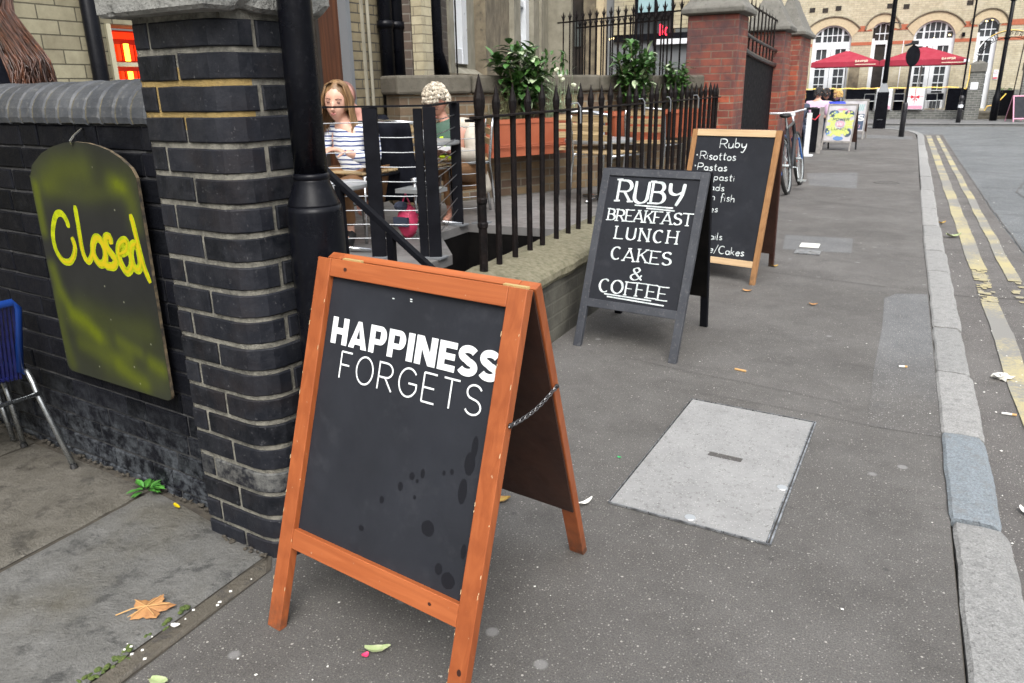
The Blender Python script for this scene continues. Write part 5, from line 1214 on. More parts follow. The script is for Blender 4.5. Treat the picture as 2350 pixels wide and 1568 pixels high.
# ================================================================ REAR BUILDING with stone windows (recedes to the left)
RH = Vector((-.284, .959, 0)); RN = Vector((.959, .284, 0)); RO = Vector((-4.63, 6.96, 0))
def FW(s, n, z): return RO + RH * s + RN * n + UP * z
def rbox(b, s0, s1, n0, n1, z0, z1): return b.add([FW(s, n, z) for z in (z0, z1) for (s, n) in ((s0, n0), (s1, n0), (s1, n1), (s0, n1))], [(0, 3, 2, 1), (4, 5, 6, 7), (0, 1, 5, 4), (1, 2, 6, 5), (2, 3, 7, 6), (3, 0, 4, 7)])
rb = thing('brick_building', 'sooty brown brick building with stone window surrounds and white sash windows behind the patio', 'building', FW(4, 0, 0))
b = MB(); rbox(b, .25, 1.80, -.4, 0, 0, 8); b.build('wall', 'brown_brick', rb); b = MB(); rbox(b, 11.75, 15.6, -.4, 0, 0, 8); b.build('wall', 'brown_brick', rb)
b = MB(); rbox(b, 1.80, 6.9, -.4, .03, 0, 1.74); rbox(b, 6.9, 11.75, -.4, .03, 0, 1.9); b.build('lower_wall', 'stone', rb)
b = MB(); rbox(b, 1.80, 2.04, -.4, .03, 1.742, 8); rbox(b, 3.44, 4.0, -.38, -.14, 1.742, 8); b.build('window_surround', 'stone_pale', rb)
b = MB(); rbox(b, 4.0, 5.1, -.4, .035, 1.742, 8); rbox(b, 5.6, 6.6, -.42, -.06, 1.742, 8); b.build('stone_pier', 'stone', rb)
b = MB(); rbox(b, 5.1, 5.6, -.42, -.1, 1.742, 8); rbox(b, 6.6, 7.35, -.4, .03, 1.902, 8); b.build('stone_pier', 'stone_pale', rb)
b = MB(); rbox(b, 9.45, 10.3, -.38, -.02, 1.902, 8); rbox(b, 10.3, 11.75, -.4, .035, 1.902, 8); b.build('stone_pier', 'stone_pale', rb)
b = MB(); b.add([FW(s, n, z) for (s, n, z) in ((1.98, .10, 1.66), (4.0, .10, 1.66), (4.0, -.2, 1.86), (1.98, -.2, 1.86), (1.98, .10, 1.60), (4.0, .10, 1.60), (4.0, -.2, 1.60), (1.98, -.2, 1.60))], [(0, 1, 2, 3), (4, 5, 1, 0), (5, 6, 2, 1), (6, 7, 3, 2), (7, 4, 0, 3)]); b.build('sill', 'stone_pale', rb)
def sash(s0, s1, z0, fw=.14, bars=((.45,), (2.42, 3.0, 3.55)), meet=None):
    b = MB(); rbox(b, s0, s0 + .05, -.30, -.12, z0, 7); rbox(b, s1 - fw * 1.9, s1, -.30, -.12, z0, 7); rbox(b, s0 + .05, s1 - fw * 1.9, -.30, -.13, z0, z0 + .19)
    if meet: rbox(b, s0 + .05, s1 - fw * 1.9, -.28, -.16, meet, meet + .1)
    f = b.build('window_frame', 'white_frame', rb); f2 = MB()
    for q in bars[1]: rbox(f2, s0 + .05, s1 - fw * 1.9, -.25, -.215, q, q + .035)
    w_ = s1 - fw * 1.9 - s0 - .05; rbox(f2, s0 + .05 + w_ * bars[0][0] - .018, s0 + .05 + w_ * bars[0][0] + .018, -.25, -.212, z0 + .19, 7)
    f2.build('glazing_bar', 'white_frame', f)
    g = MB(); rbox(g, s0 + .04, s1 - .05, -.262, -.256, z0 + .1, 7); g.build('pane', 'glass_grey', f)
sash(2.06, 3.42, 1.88, .16, ((.14,), (2.42, 3.1)))
sash(7.38, 9.43, 2.15, .22, ((.2,), (2.55, 3.4)), meet=3.12)
for s, r in ((.80, .085), (13.6, .14), (14.8, .16)):
    b = MB(); b.tube([FW(s, .11, 6), FW(s, .11, 1.95), FW(s + .12, .13, 1.80), FW(s + .25, .13, 1.6)] if s < 1 else [FW(s, .15, 8), FW(s, .15, 1)], r, 12); b.build('downpipe', 'lamp_black', rb, smooth=True)
b = MB(); rbox(b, 1.0, 1.08, .01, .05, 1.93, 2.1); b.build('junction_box', 'silver', rb)
for s in (1.27, 2.12): b = MB(); b.tube([FW(s, .03, 6), FW(s, .03, 1.6)], .012, 6); b.build('cable', 'rust_black', rb)
# ---- back facade seen through the tall railings (y = 18)
bk = thing('back_building', 'building with dark shop windows and a red neon sign seen through the tall railings', 'building', (-6, 18, 0))
b = MB(); b.box((-7.9, 18.0, 0), (-7.28, 18.3, 8)); b.build('light_pier', 'stone_pale', bk)
b = MB(); b.box((-7.28, 18.1, 0), (-6.95, 18.3, 2.45)); b.box((-7.28, 18.1, 2.45), (-6.95, 18.3, 8)); b.build('window_bay', 'interior', bk)
b = MB(); b.box((-7.20, 18.05, 2.45), (-7.05, 18.09, 3.0)); b.build('pane', 'glass_grey', bk)
b = MB(); b.box((-6.95, 17.95, 0), (-6.62, 18.3, 8)); b.build('stone_mullion', 'stone', bk)
b = MB(); b.box((-6.62, 17.9, 0), (-6.44, 18.3, 8)); b.build('stone_mullion', 'arch_brick', bk)
b = MB(); b.box((-6.44, 18.1, 0), (-6.22, 18.3, 8)); b.build('grey_panel', 'grey_paint', bk)
b = MB(); b.box((-6.22, 18.0, 2.66), (-5.75, 18.3, 8)); b.box((-4.86, 18.0, 2.75), (-4.2, 18.3, 8)); b.build('brick_pier', 'stock_pale', bk)
b = MB(); b.box((-5.75, 18.15, 2.62), (-4.86, 18.3, 8)); b.build('shop_glass', 'glass_dark', bk)
b = MB(); b.box((-5.68, 18.08, 3.12), (-4.92, 18.13, 3.9)); b.build('pale_blue_poster', 'blue_paper', bk)
b = MB()
for x in (-5.75, -5.3, -4.9): b.box((x, 18.05, 2.4), (x + .05, 18.14, 8))
b.box((-6.22, 18.04, 3.05), (-4.2, 18.13, 3.11)); b.build('shop_frame', 'black_steel', bk)
b = MB(); b.box((-6.22, 18.02, 2.52), (-4.0, 18.3, 2.66)); b.build('fascia', 'black_steel', bk)
b = MB(); b.box((-6.22, 18.1, 0), (-4.0, 18.3, 2.52)); b.build('shop_front', 'grey_paint', bk)
b = MB(); b.box((-5.22, 17.95, 2.42), (-4.0, 18.02, 2.53)); b.build('white_band', 'white_vinyl', bk)
nn = MB()
for (x, z, h) in ((-5.075, 2.61, .22), (-4.955, 2.61, .15)):
    O_ = Vector((x, 17.9, z)); text(nn, 'B' if h > .2 else 'O', -.03, .03, 0, h, .022, O_, Vector((1, 0, 0)), UP, Vector((0, -1, 0)))
nn.build('neon_letters', 'neon_red', bk)
b = MB(); b.ball((-6.17, 17.8, 2.58), .03, 8, 6); b.ball((-6.24, 17.8, 2.565), .018, 8, 6); b.build('small_lamp', 'lamp_glow', bk)
# ---- tall spear railing between the far building and the red pillar
QH = Vector((-.93, .37, 0)).normalized(); QO = Vector((-2.3, 10.4, 0))
def QW(s, n, z): return QO + QH * s + Vector((QH.y, -QH.x, 0)) * n + UP * z
def tall_rail(label, s0, s1, ztop, n_off, spacing, bar_h=.13, zb=1.0):
    t = thing('tall_railing', label, 'railing', QW((s0 + s1) / 2, n_off, zb))
    b = MB(); b.beam(QW(s0, n_off, ztop), QW(s1, n_off, ztop), .02, .02); b.build('rail', 'rust_black', t); b = MB(); b.beam(QW(s0, n_off, zb + .1), QW(s1, n_off, zb + .1), .02, .02); b.build('rail', 'rust_black', t)
    n = int((s1 - s0) / spacing); proto = None
    for i in range(n + 1):
        if proto is None:
            b = MB(); p = QW(s0, n_off, zb); b.tube([p, QW(s0, n_off, ztop)], .011, 6)
            b.tube([QW(s0, n_off, ztop), QW(s0, n_off, ztop + bar_h * .4), QW(s0, n_off, ztop + bar_h * .7), QW(s0, n_off, ztop + bar_h * 1.15)], [.009, .02, .014, .001], 6)
            for sg in (-1, 1): b.tube([QW(s0, n_off, ztop + bar_h * .35), QW(s0 + sg * .03, n_off, ztop + bar_h * .55), QW(s0 + sg * .036, n_off, ztop + bar_h * .8)], [.008, .007, .002], 5)
            proto = b.build('bar', 'rust_black', t)
        else:
            c = proto.copy(); scn.collection.objects.link(c); c.parent = t; c.location = (QW(i * spacing, 0, 0) - QW(0, 0, 0)) * S
tall_rail('tall black fleur tipped railing between the brown building and the red pillar', .34, 2.72, 2.46, 0, .133)
tall_rail('second lower black railing just behind the tall fleur tipped one', .30, 1.85, 2.32, -.5, .10, .10)
bu = thing('background_shrub', 'dim shrub growing behind the tall railings', 'shrub', QW(2.3, -.7, 1.2)); lf = MB()
for i in range(160): leafm(lf, QW(rr(1.9, 2.6), -.7 + rr(-.2, .2), rr(1.3, 2.05)), rvec(), .12, .045)
lf.build('foliage', 'leaf_dark', bu); b = MB(); b.tube([QW(2.3, -.7, 0), QW(2.25, -.7, 1.8)], [.03, .01], 6); b.build('stem', 'stem', bu)

# ================================================================ RED BRICK PILLARS AND GATE
def red_pillar(label, x0, x1, y0, y1, zt, capz, buttress=True):
    t = thing('gate_pillar', label, 'pillar', ((x0 + x1) / 2, (y0 + y1) / 2, 0))
    b = MB(); b.box((x0, y0, -.05), (x1, y1, zt)); b.build('shaft', 'red_brick', t, bevel=.012)
    b = MB(); e = .075
    lv = [(-.02, zt), (e, zt + .02), (e, zt + .075), (.0, zt + .16), (-.18, zt + .52), (-(x1 - x0) / 2 + .03, zt + capz)]
    vs = []
    for d, z in lv:
        for (px, py) in ((x0 - d, y0 - d), (x1 + d, y0 - d), (x1 + d, y1 + d), (x0 - d, y1 + d)): vs.append((px + rr(-.008, .008), py + rr(-.008, .008), z))
    fs = [(3, 2, 1, 0)] + [(i * 4 + j, i * 4 + (j + 1) % 4, i * 4 + 4 + (j + 1) % 4, i * 4 + 4 + j) for i in range(5) for j in range(4)] + [(20, 21, 22, 23)]
    b.add(vs, fs); b.build('cap_stone', 'coping_far', t, bevel=.012)
    return t
red_pillar('nearest red brick gate pillar with weathered pyramid cap at the end of the spear railings', -2.56, -1.93, 10.2, 10.85, 2.36, .8)
red_pillar('second red brick gate pillar just beyond the black gate', -2.45, -1.86, 13.75, 14.5, 2.34, .75)
red_pillar('farthest red brick pillar next to the white post', -2.4, -1.84, 15.7, 17.3, 2.36, .7)
b = MB(); b.box((-2.35, 14.5, -.05), (-1.98, 15.7, 2.1)); rwl = thing('red_brick_wall', 'short red brick wall joining the two far gate pillars', 'wall', (-2.15, 15.1, 0)); b.build('brickwork', 'red_brick', rwl)
gt = thing('yard_gate', 'solid black gate with spear topped bars between the red brick pillars', 'gate', (-2.0, 12.3, 0))
n = 12; b = MB()
for i in range(n):
    y0_ = 10.86 + (13.74 - 10.86) * i / n; y1_ = 10.86 + (13.74 - 10.86) * (i + 1) / n; f = lambda y: 1.98 - .16 * ((y - 10.86) / 2.88) ** .7
    b.add([(-2.0, y0_, .03), (-2.0, y1_, .03), (-2.0, y1_, f(y1_)), (-2.0, y0_, f(y0_)), (-2.04, y0_, .03), (-2.04, y1_, .03), (-2.04, y1_, f(y1_)), (-2.04, y0_, f(y0_))], [(0, 1, 2, 3), (7, 6, 5, 4), (3, 2, 6, 7), (0, 4, 5, 1)])
b.build('panel', 'black_steel', gt)
b = MB(); b.tube([(-1.985, 10.86 + 2.88 * i / 12, 1.99 - .16 * (i / 12) ** .7) for i in range(13)], .035, 8); b.tube([(-1.98, 10.86 + 2.88 * i / 12, 2.19 - .14 * (i / 12) ** .7) for i in range(13)], .022, 8); b.build('top_rail', 'black_iron', gt)
for i in range(9):
    y = 11.05 + i * .31; z = 1.99 - .16 * ((y - 10.86) / 2.88) ** .7; b = MB(); b.tube([(-2.0, y, z), (-2.0, y, z + .62), (-2.0, y, z + .72)], [.012, .012, .002], 5)
    b.tube([(-2.0, y - .0, z + .56), (-2.0, y + .035, z + .63)], [.008, .003], 4); b.build('bar', 'rust_black', gt)
b = MB(); b.beam((-2.0, 10.86, 2.55), (-2.0, 13.74, 2.50), .02, .02); b.build('rail', 'rust_black', gt)
# ================================================================ FAR PUB BUILDING (y = 41)
YB = 41.0
pub = thing('pub_building', 'cream brick pub with red bands and arched white windows across the far street', 'building', (0, YB, 0))
def seg_arch(x0, x1, zs, zc, n=14):
    """points along a segmental arch from (x1,zs) over the crown to (x0,zs)"""
    w_ = (x1 - x0) / 2; h = zc - zs; r = (w_ * w_ + h * h) / (2 * h); cz = zc - r; a = math.asin(min(1, w_ / r)); cx_ = (x0 + x1) / 2
    return [(cx_ + r * math.sin(a - 2 * a * i / n), cz + r * math.cos(a - 2 * a * i / n)) for i in range(n + 1)]
ops = [(-4.28, -2.60, .34, 3.50, 4.06), (-1.72, -.93, .34, 3.42, 4.10), (-.02, 1.62, .34, 3.46, 4.08), (2.45, 3.23, .34, 3.50, 4.08), (-7.3, -5.6, .34, 3.5, 4.06), (4.6, 5.4, .34, 3.5, 4.08)]
holes = [[(x0, zb_), (x1, zb_)] + seg_arch(x0, x1, zs, zc) for x0, x1, zb_, zs, zc in ops]
vents = [(-4.55, 4.66), (-3.98, 4.62), (-3.42, 4.68), (-1.27, 4.66), (-.60, 4.60), (1.87, 4.62), (4.2, 4.65)]
b = MB(); wall_holes(b, [(-9, 0), (9, 0), (9, 9), (-9, 9)], holes, YB, .35); b.build('wall', 'far_brick', pub)
for x, z in vents: b = MB(); b.box((x, YB - .02, z), (x + .24, YB + .0, z + .2)); b.build('vent', 'interior', pub)
for k, (x0, x1, zb_, zs, zc) in enumerate(ops):
    # brick arch ring and hood mould
    i0 = seg_arch(x0, x1, zs, zc); o0 = seg_arch(x0 - .30, x1 + .30, zs + .34, zc + .33); b = MB(); n = len(i0)
    b.add([(p[0], YB - .03, p[1]) for p in i0] + [(p[0], YB - .03, p[1]) for p in o0] + [(p[0], YB, p[1]) for p in i0] + [(p[0], YB, p[1]) for p in o0], [(i, i + 1, n + i + 1, n + i) for i in range(n - 1)] + [(i, i + 1, 2 * n + i + 1, 2 * n + i) for i in range(n - 1)] + [(n + i, n + i + 1, 3 * n + i + 1, 3 * n + i) for i in range(n - 1)])
    b.build('brick_arch', 'arch_brick', pub)
    b = MB(); h0 = seg_arch(x0 - .33, x1 + .33, zs + .38, zc + .37); b.tube([(p[0], YB - .05, p[1]) for p in h0], .04, 6); b.build('hood_mould', 'mould', pub)
    # joinery
    fr = MB(); D0, D1 = YB + .12, YB + .2; wv = x1 - x0; tz = 3.16
    fr.box((x0, D0, zb_), (x0 + .10, D1, zs)); fr.box((x1 - .10, D0, zb_), (x1, D1, zs)); fr.box((x0 + .1, D0, tz), (x1 - .1, D1, tz + .17))
    ia = seg_arch(x0, x1, zs - .0, zc); ib = seg_arch(x0 + .07, x1 - .07, zs - .02, zc - .07); n = len(ia)
    fr.add([(p[0], D0, p[1]) for p in ia] + [(p[0], D0, p[1]) for p in ib], [(i, i + 1, n + i + 1, n + i) for i in range(n - 1)])
    wide = wv > 1.2
    if wide:
        for q in (.235, .765): fr.box((x0 + wv * q - .045, D0 + .002, tz + .17), (x0 + wv * q + .045, D1, zc - .1))
        fr.box((x0 + .1, D0 + .001, 3.02), (x1 - .1, D1, 3.16))
        for q in (.44, .56): fr.box((x0 + wv * q - .09, D0 + .003, zb_), (x0 + wv * q + .09, D1, 3.02))
        fr.box((x0 + .1, D0 + .003, zb_), (x0 + .2, D1, 3.02)); fr.box((x1 - .2, D0 + .003, zb_), (x1 - .1, D1, 3.02))
    else:
        fr.box((x1 - .2, D0 + .003, zb_), (x1 - .1, D1, 3.16)); fr.box((x0 + .1, D0 + .003, zb_), (x0 + .16, D1, 3.16))
    f = fr.build('window_frame', 'white_frame', pub)
    gb = MB(); g = .016
    zz = [tz + .40, tz + .62] if not wide else [tz + .40, tz + .62]
    nvert = [.235 + .53 * i / 4 for i in (1, 2, 3)] if wide else [.36, .64]
    for q in nvert: gb.box((x0 + wv * q - g, D0 + .02, tz + .17), (x0 + wv * q + g, D0 + .05, zc - .08))
    gb.box((x0 + .1, D0 + .022, 3.60), (x1 - .1, D0 + .048, 3.64))
    if wide:
        for (a, c) in ((.12, .385), (.615, .88)):
            xm = x0 + wv * (a + c) / 2; gb.box((xm - g, D0 + .02, 1.1), (xm + g, D0 + .05, 3.0))
            for z in (1.12, 1.45, 1.80, 2.15, 2.55): gb.box((x0 + wv * a, D0 + .022, z - .02), (x0 + wv * c, D0 + .048, z + .02))
    elif k == 3:
        xm = (x0 + x1) / 2 - .02; gb.box((xm - g, D0 + .02, 1.0), (xm + g, D0 + .05, 3.1))
        for z in (.9, 1.35, 1.75, 2.15, 2.6): gb.box((x0 + .16, D0 + .022, z - .022), (x1 - .2, D0 + .048, z + .022))
    gb.build('glazing_bar', 'white_frame', f)
    g_ = MB(); hh = [(x0 + .01, zb_), (x1 - .01, zb_)] + seg_arch(x0 + .01, x1 - .01, zs, zc - .01); g_.add([(p[0], D0 + .06, p[1]) for p in hh], [tuple(range(len(hh)))]); g_.build('pane', 'glass_dark' if k != 1 else 'interior', f)
    if k in (2, 3, 0):
        lg = MB()
        for q in ((x0 + wv * .86, 3.45), (x0 + wv * .5, 3.32)) if k == 2 else (((x0 + .28, 3.95), (x0 + .5, 4.0)) if k == 3 else ((x0 + .08, 3.62),)): lg.ball((q[0], D0 + .03, q[1]), (.05, .02, .03), 8, 6)
        lg.build('lit_lamp', 'lamp_glow', f)
b = MB()
for x0, x1 in ((-5.25, -4.62), (-2.26, -2.05), (-.60, -.36), (1.95, 2.12), (3.56, 4.27), (-2.27, -2.05)): b.box((x0, YB - .02, 3.74), (x1, YB, 3.96))
bands = [(-5.6, -4.28), (-2.60, -1.72), (-.93, -.02), (1.62, 2.45), (3.23, 4.6)]
for x0, x1 in bands:
    b = MB(); b.add([(x0 + .02, YB - .012, 3.74), (x1 - .02, YB - .012, 3.74), (x1 - .22, YB - .012, 3.97), (x0 + .22, YB - .012, 3.97), (x0 + .02, YB, 3.74), (x1 - .02, YB, 3.74), (x1 - .22, YB, 3.97), (x0 + .22, YB, 3.97)], [(0, 1, 2, 3), (0, 4, 5, 1), (1, 5, 6, 2), (3, 2, 6, 7), (0, 3, 7, 4)])
    b.build('red_band', 'band_red', pub); b = MB(); b.box((x0, YB - .011, 3.14), (x1, YB, 3.28)); b.build('red_band', 'band_red', pub)
b = MB(); b.box((3.24, YB - .03, 0), (9, YB, 1.12)); b.build('grey_dado', 'far_grey_brick', pub)
b = MB(); b.box((-.42, YB - .015, 3.28), (-.39, YB, 0)); b.box((3.30, YB - .03, 1.55), (3.48, YB - .02, 1.95)); b.build('notice', 'white_vinyl', pub)
b = MB(); b.box((3.31, YB - .04, 1.58), (3.47, YB - .031, 1.64)); b.tube([(3.39 + .05 * math.cos(a * .63), YB - .036, 1.82 + .05 * math.sin(a * .63)) for a in range(11)], .008, 5); b.build('no_smoking_sign', 'red_vinyl', pub)
b = MB(); b.box((1.86, YB - .10, 3.36), (1.98, YB, 3.52)); b.build('wall_lamp', 'lamp_black', pub)
b = MB(); b.box((-2.55, YB - .02, .4), (-2.1, YB, 2.2)); b.build('blocked_doorway', 'stone', pub)
# terrace in front of the pub
ter = thing('terrace_wall', 'low grey brick terrace wall in front of the pub', 'wall', (-2, 38, 0))
b = MB(); b.box((-8, 38, -.02), (2.3, 38.25, .33)); b.build('brickwork', 'far_grey_brick', ter)
b = MB(); b.box((-8, 38.25, .0), (2.8, 41, .30)); b.build('paving', 'deck', ter)
b = MB(); b.box((2.75, 37.9, -.02), (4.1, 38.3, .12)); b.box((2.8, 38.3, -.02), (4.1, 41, .24)); stp = thing('stone_steps', 'two worn stone steps up to the pub side door', 'steps', (3.4, 38, 0)); b.build('step', 'stone_dark', stp, bevel=.01)
def stone_post(label, x0, x1, y, card):
    t = thing('stone_gatepost', label, 'pillar', ((x0 + x1) / 2, y, 0)); b = MB(); b.box((x0 + .04, y, -.02), (x1 - .04, y + .5, 1.86)); b.build('shaft', 'far_grey_brick', t)
    b = MB(); b.box((x0, y - .05, 1.86), (x1, y + .55, 2.16)); b.add([(x0, y - .05, 2.16), (x1, y - .05, 2.16), (x1, y + .55, 2.16), (x0, y + .55, 2.16), ((x0 + x1) / 2, y + .25, 2.3)], [(0, 1, 4), (1, 2, 4), (2, 3, 4), (3, 0, 4)]); b.build('cap', 'coping_far', t)
    if card: b = MB(); b.box((x0 + .10, y - .03, 1.18), (x0 + .36, y - .005, 1.45)); b.build('menu_card', 'white_vinyl', t)
stone_post('grey brick gatepost with white menu card left of the arch sign', 2.16, 2.74, 37, True)
stone_post('grey brick gatepost right of the arch sign at the picture edge', 3.98, 4.6, 37, False)
pb = thing('planter_box', 'black planter box with low plants on the pub steps', 'planter', (3.65, 38.4, .12)); b = MB(); b.box((3.38, 38.3, .12), (3.9, 38.8, 1.12), taper=-.03); b.build('box', 'black_steel', pb); lf = MB()
for i in range(60): leafm(lf, (rr(3.38, 3.9), rr(38.3, 38.8), rr(1.1, 1.22)), rvec(), .1, .04)
lf.build('foliage', 'leaf_dark', pb)
# umbrellas
def umbrella(label, x0, x1, y0, y1, ze, zp, zv, words):
    cx_, cy_ = (x0 + x1) / 2, (y0 + y1) / 2; t = thing('parasol', label, 'parasol', (cx_, cy_, .33), group='crimson parasols on the pub terrace')
    b = MB(); n = 6; ring = lambda k, z: [(cx_ + (x - cx_) * k, cy_ + (y - cy_) * k, z) for x, y in ((x0, y0), (x1, y0), (x1, y1), (x0, y1))]
    L = [ring(1, ze), ring(.66, ze + (zp - ze) * .36), ring(.33, ze + (zp - ze) * .72), ring(.05, zp)]
    for i in range(3): b.add(L[i] + L[i + 1], [(j, (j + 1) % 4, 4 + (j + 1) % 4, 4 + j) for j in range(4)])
    b.add(L[3], [(0, 1, 2, 3)]); b.build('canopy', 'canvas_red', t)
    b = MB(); V = ring(1.004, ze - .002); V2 = ring(1.01, zv); b.add(V + V2, [(j, (j + 1) % 4, 4 + (j + 1) % 4, 4 + j) for j in range(4)]); vl = b.build('valance', 'canvas_red', t)
    b = MB(); xx = x1 - .92; O_ = Vector((0, y0 - .03, 0)); text(b, words[0], xx, xx + .48, ze - .02, .075, .022, O_, Vector((1, 0, 0)), UP, Vector((0, -1, 0)), gap=.22, lift=.002)
    b.box((xx, y0 - .035, zv + .065), (xx + .80, y0 - .032, zv + .095)); b.build('printed_words', 'cream_print', vl)
    b = MB(); b.tube([(cx_, cy_, .33), (cx_, cy_, zp)], .028, 8); b.build('pole', 'silver', t)
    b = MB()
    for x, y, z in ring(.99, ze - .03): b.tube([(cx_, cy_, zp - .12), (x, y, z)], .012, 5)
    b.build('rib', 'black_steel', t); b = MB(); b.ball((cx_, cy_, zp + .02), .06, 8, 6); b.build('finial', 'white_vinyl', t)
    b = MB(); b.box((cx_ - .3, cy_ - .3, .33), (cx_ + .3, cy_ + .3, .40)); b.build('base', 'rubber', t)
umbrella('crimson parasol on the left of the pub terrace', -3.9, -1.21, 37.7, 40.1, 2.37, 2.84, 2.17, ('BAVPSR',))
umbrella('crimson parasol on the right of the pub terrace beside the thin pole', -1.17, 2.05, 37.7, 40.1, 2.38, 2.90, 2.16, ('BAVPSR',))
b = MB(); b.box((1.92, 37.6, 2.24), (2.12, 37.62, 2.36)); tag(b.build('small_sign', 'white_vinyl', origin=(2, 37.6, 2.2)), 'small white plate at the corner of the right parasol', 'sign')
# terrace screens and chairs
def screen(label, x0, x1):
    t = thing('terrace_screen', label, 'screen', ((x0 + x1) / 2, 37.85, .33)); b = MB(); b.box((x0, 37.84, .40), (x1, 37.86, 1.28)); p = b.build('panel', 'white_vinyl', t)
    b = MB(); cx_ = (x0 + x1) / 2
    for x in (cx_ - .02,): b.box((x, 37.832, .58), (x + .022, 37.839, 1.27))
    b.box((x0 + .02, 37.833, .90), (x1 - .02, 37.838, .92))
    for sx in (-1, 1):
        b.add([(cx_, 37.828, .90), (cx_ + sx * .15, 37.828, .98), (cx_ + sx * .17, 37.828, .90), (cx_ + sx * .15, 37.828, .83)], [(0, 1, 2, 3)]); b.add([(cx_, 37.829, .89), (cx_ + sx * .10, 37.829, .76), (cx_ + sx * .05, 37.829, .75)], [(0, 1, 2)])
    b.build('red_bow', 'red_vinyl', p); b = MB(); b.box((x0 + .02, 37.83, .42), (x1 - .02, 37.838, .56)); b.build('pink_strip', 'cl_pink', p)
    b = MB()
    for x in (x0 - .03, x1 + .01): b.box((x, 37.83, .33), (x + .02, 37.87, 1.32))
    b.build('frame', 'silver', t)
screen('white terrace screen with red gift bow right of the far lamp post', .02, .68)
screen('white terrace screen with red gift bow half hidden by the far lamp post', -1.14, -.54)
for lab, x0, x1 in (('black terrace screen at the right end of the pub terrace', 1.55, 2.28), ('black terrace screen behind the chair left of the bow screen', -.45, -.1), ('black terrace screen left of the far lamp post', -2.4, -1.25), ('black terrace screen under the left parasol', -4.2, -2.9)):
    b = MB(); b.box((x0, 38.5, .33), (x1, 38.54, 1.2), None); b.box((x0, 38.48, 1.2), (x1, 38.56, 1.225)); tag(b.build('terrace_screen', 'black_cloth', origin=((x0 + x1) / 2, 38.5, .33)), lab, 'screen')
ch = thing('terrace_chair', 'black backed metal terrace chair beside the bow screen, nearest the thin sign post', 'chair', (-.27, 38.3, .33), 0, 'metal chairs on the pub terrace')
b = MB(); b.box((-.21, .0, .40), (.21, .4, .43)); b.build('seat', 'silver', ch, local=True)
b = MB(); b.box((-.19, -.03, .42), (.19, -.01, .68)); b.build('backrest', 'black_cloth', ch, local=True)
b = MB(); b.tube([(-.22, -.02, .0), (-.22, -.02, .42), (-.20, -.03, .70), (.20, -.03, .70), (.22, -.02, .42), (.22, -.02, 0)], .017, 6); b.tube([(-.22, .38, 0), (-.22, .38, .42)], .015, 6); b.tube([(.22, .38, 0), (.22, .38, .42)], .015, 6); b.tube([(-.22, -.02, .40), (.22, -.02, .40)], .015, 6); b.build('frame', 'silver', ch, local=True)
dup(ch, (.97, 38.3, .33), 0, 'black backed metal terrace chair to the right of the bow screen'); dup(ch, (-1.42, 38.3, .33), 0, 'black backed metal terrace chair left of the far lamp post')
dup(ch, (1.25, 39.1, .33), .4, 'black backed metal terrace chair farther back at the right')
# rope light
b = MB(); P = [(-5 + 6.9 * i / 40, 37.7, 1.275 + .012 * math.sin(i * 1.7)) for i in range(41)]; b.tube(P, .022, 6); tag(b.build('rope_light', 'rope_light', origin=(-1.5, 37.7, 1.27)), 'yellow and orange rope light strung along the pub terrace', 'rope light')
b = MB(); b.tube([(1.98, 37.2, 1.27), (2.12, 36.95, 1.2), (2.16, 36.93, 1.6), (2.14, 36.93, 2.1)], .014, 6); tag(b.build('rope_light', 'rope_light', origin=(2.1, 37, 1.2)), 'yellow rope light climbing the left grey gatepost', 'rope light')
b = MB(); b.tube([(2.95, 37.7, .35), (3.0, 37.6, .52), (3.25, 37.6, .58), (3.4, 37.7, .72), (3.6, 37.7, 1.0)], .02, 6); tag(b.build('rope_light', 'rope_light', origin=(3.3, 37.6, .4)), 'yellow rope light draped by the pub steps', 'rope light')
# arch sign
arc_ = thing('arch_sign', 'wrought iron arch sign over the pub entrance with cut out letters', 'sign', (3.2, 37, 2.2))
b = MB(); A1_ = [(3.36 - 1.12 * math.cos(a), 37, 2.30 + 1.02 * math.sin(a)) for a in [math.pi * i / 28 for i in range(29)]]; A2_ = [(3.36 - .96 * math.cos(a), 37, 2.22 + .88 * math.sin(a)) for a in [math.pi * i / 28 for i in range(29)]]
b.tube(A1_, .014, 6); b.tube(A2_, .014, 6); b.build('arch_bars', 'rust_black', arc_)
b = MB(); wrd = 'HOXTON APPRENTICE'; N_ = len(wrd)
for i, chh in enumerate(wrd):
    a = math.pi * (.06 + .88 * (i + .5) / N_); c = Vector((3.36 - 1.04 * math.cos(a), 36.99, 2.26 + .955 * math.sin(a))); tx = Vector((math.sin(a), 0, math.cos(a))); nz = Vector((-math.cos(a), 0, math.sin(a)))
    g = G.get(chh); 
    if not g[1]: continue
    w_ = max(.1, g[0]) * .15
    text(b, chh, -w_ / 2, w_ / 2, -.07, .14, .022, c, tx, nz, Vector((0, -1, 0)))
b.build('letters', 'rust_black', arc_)
b = MB(); b.tube([(x, 36.96, z + .03) for x, y, z in A1_[:7]], .018, 6); b.build('fairy_lights', 'garland_white', arc_); b = MB(); b.tube([(x, 36.96, z + .03) for x, y, z in A1_[8:18]], .012, 6); b.build('yellow_lights', 'rope_light', arc_)
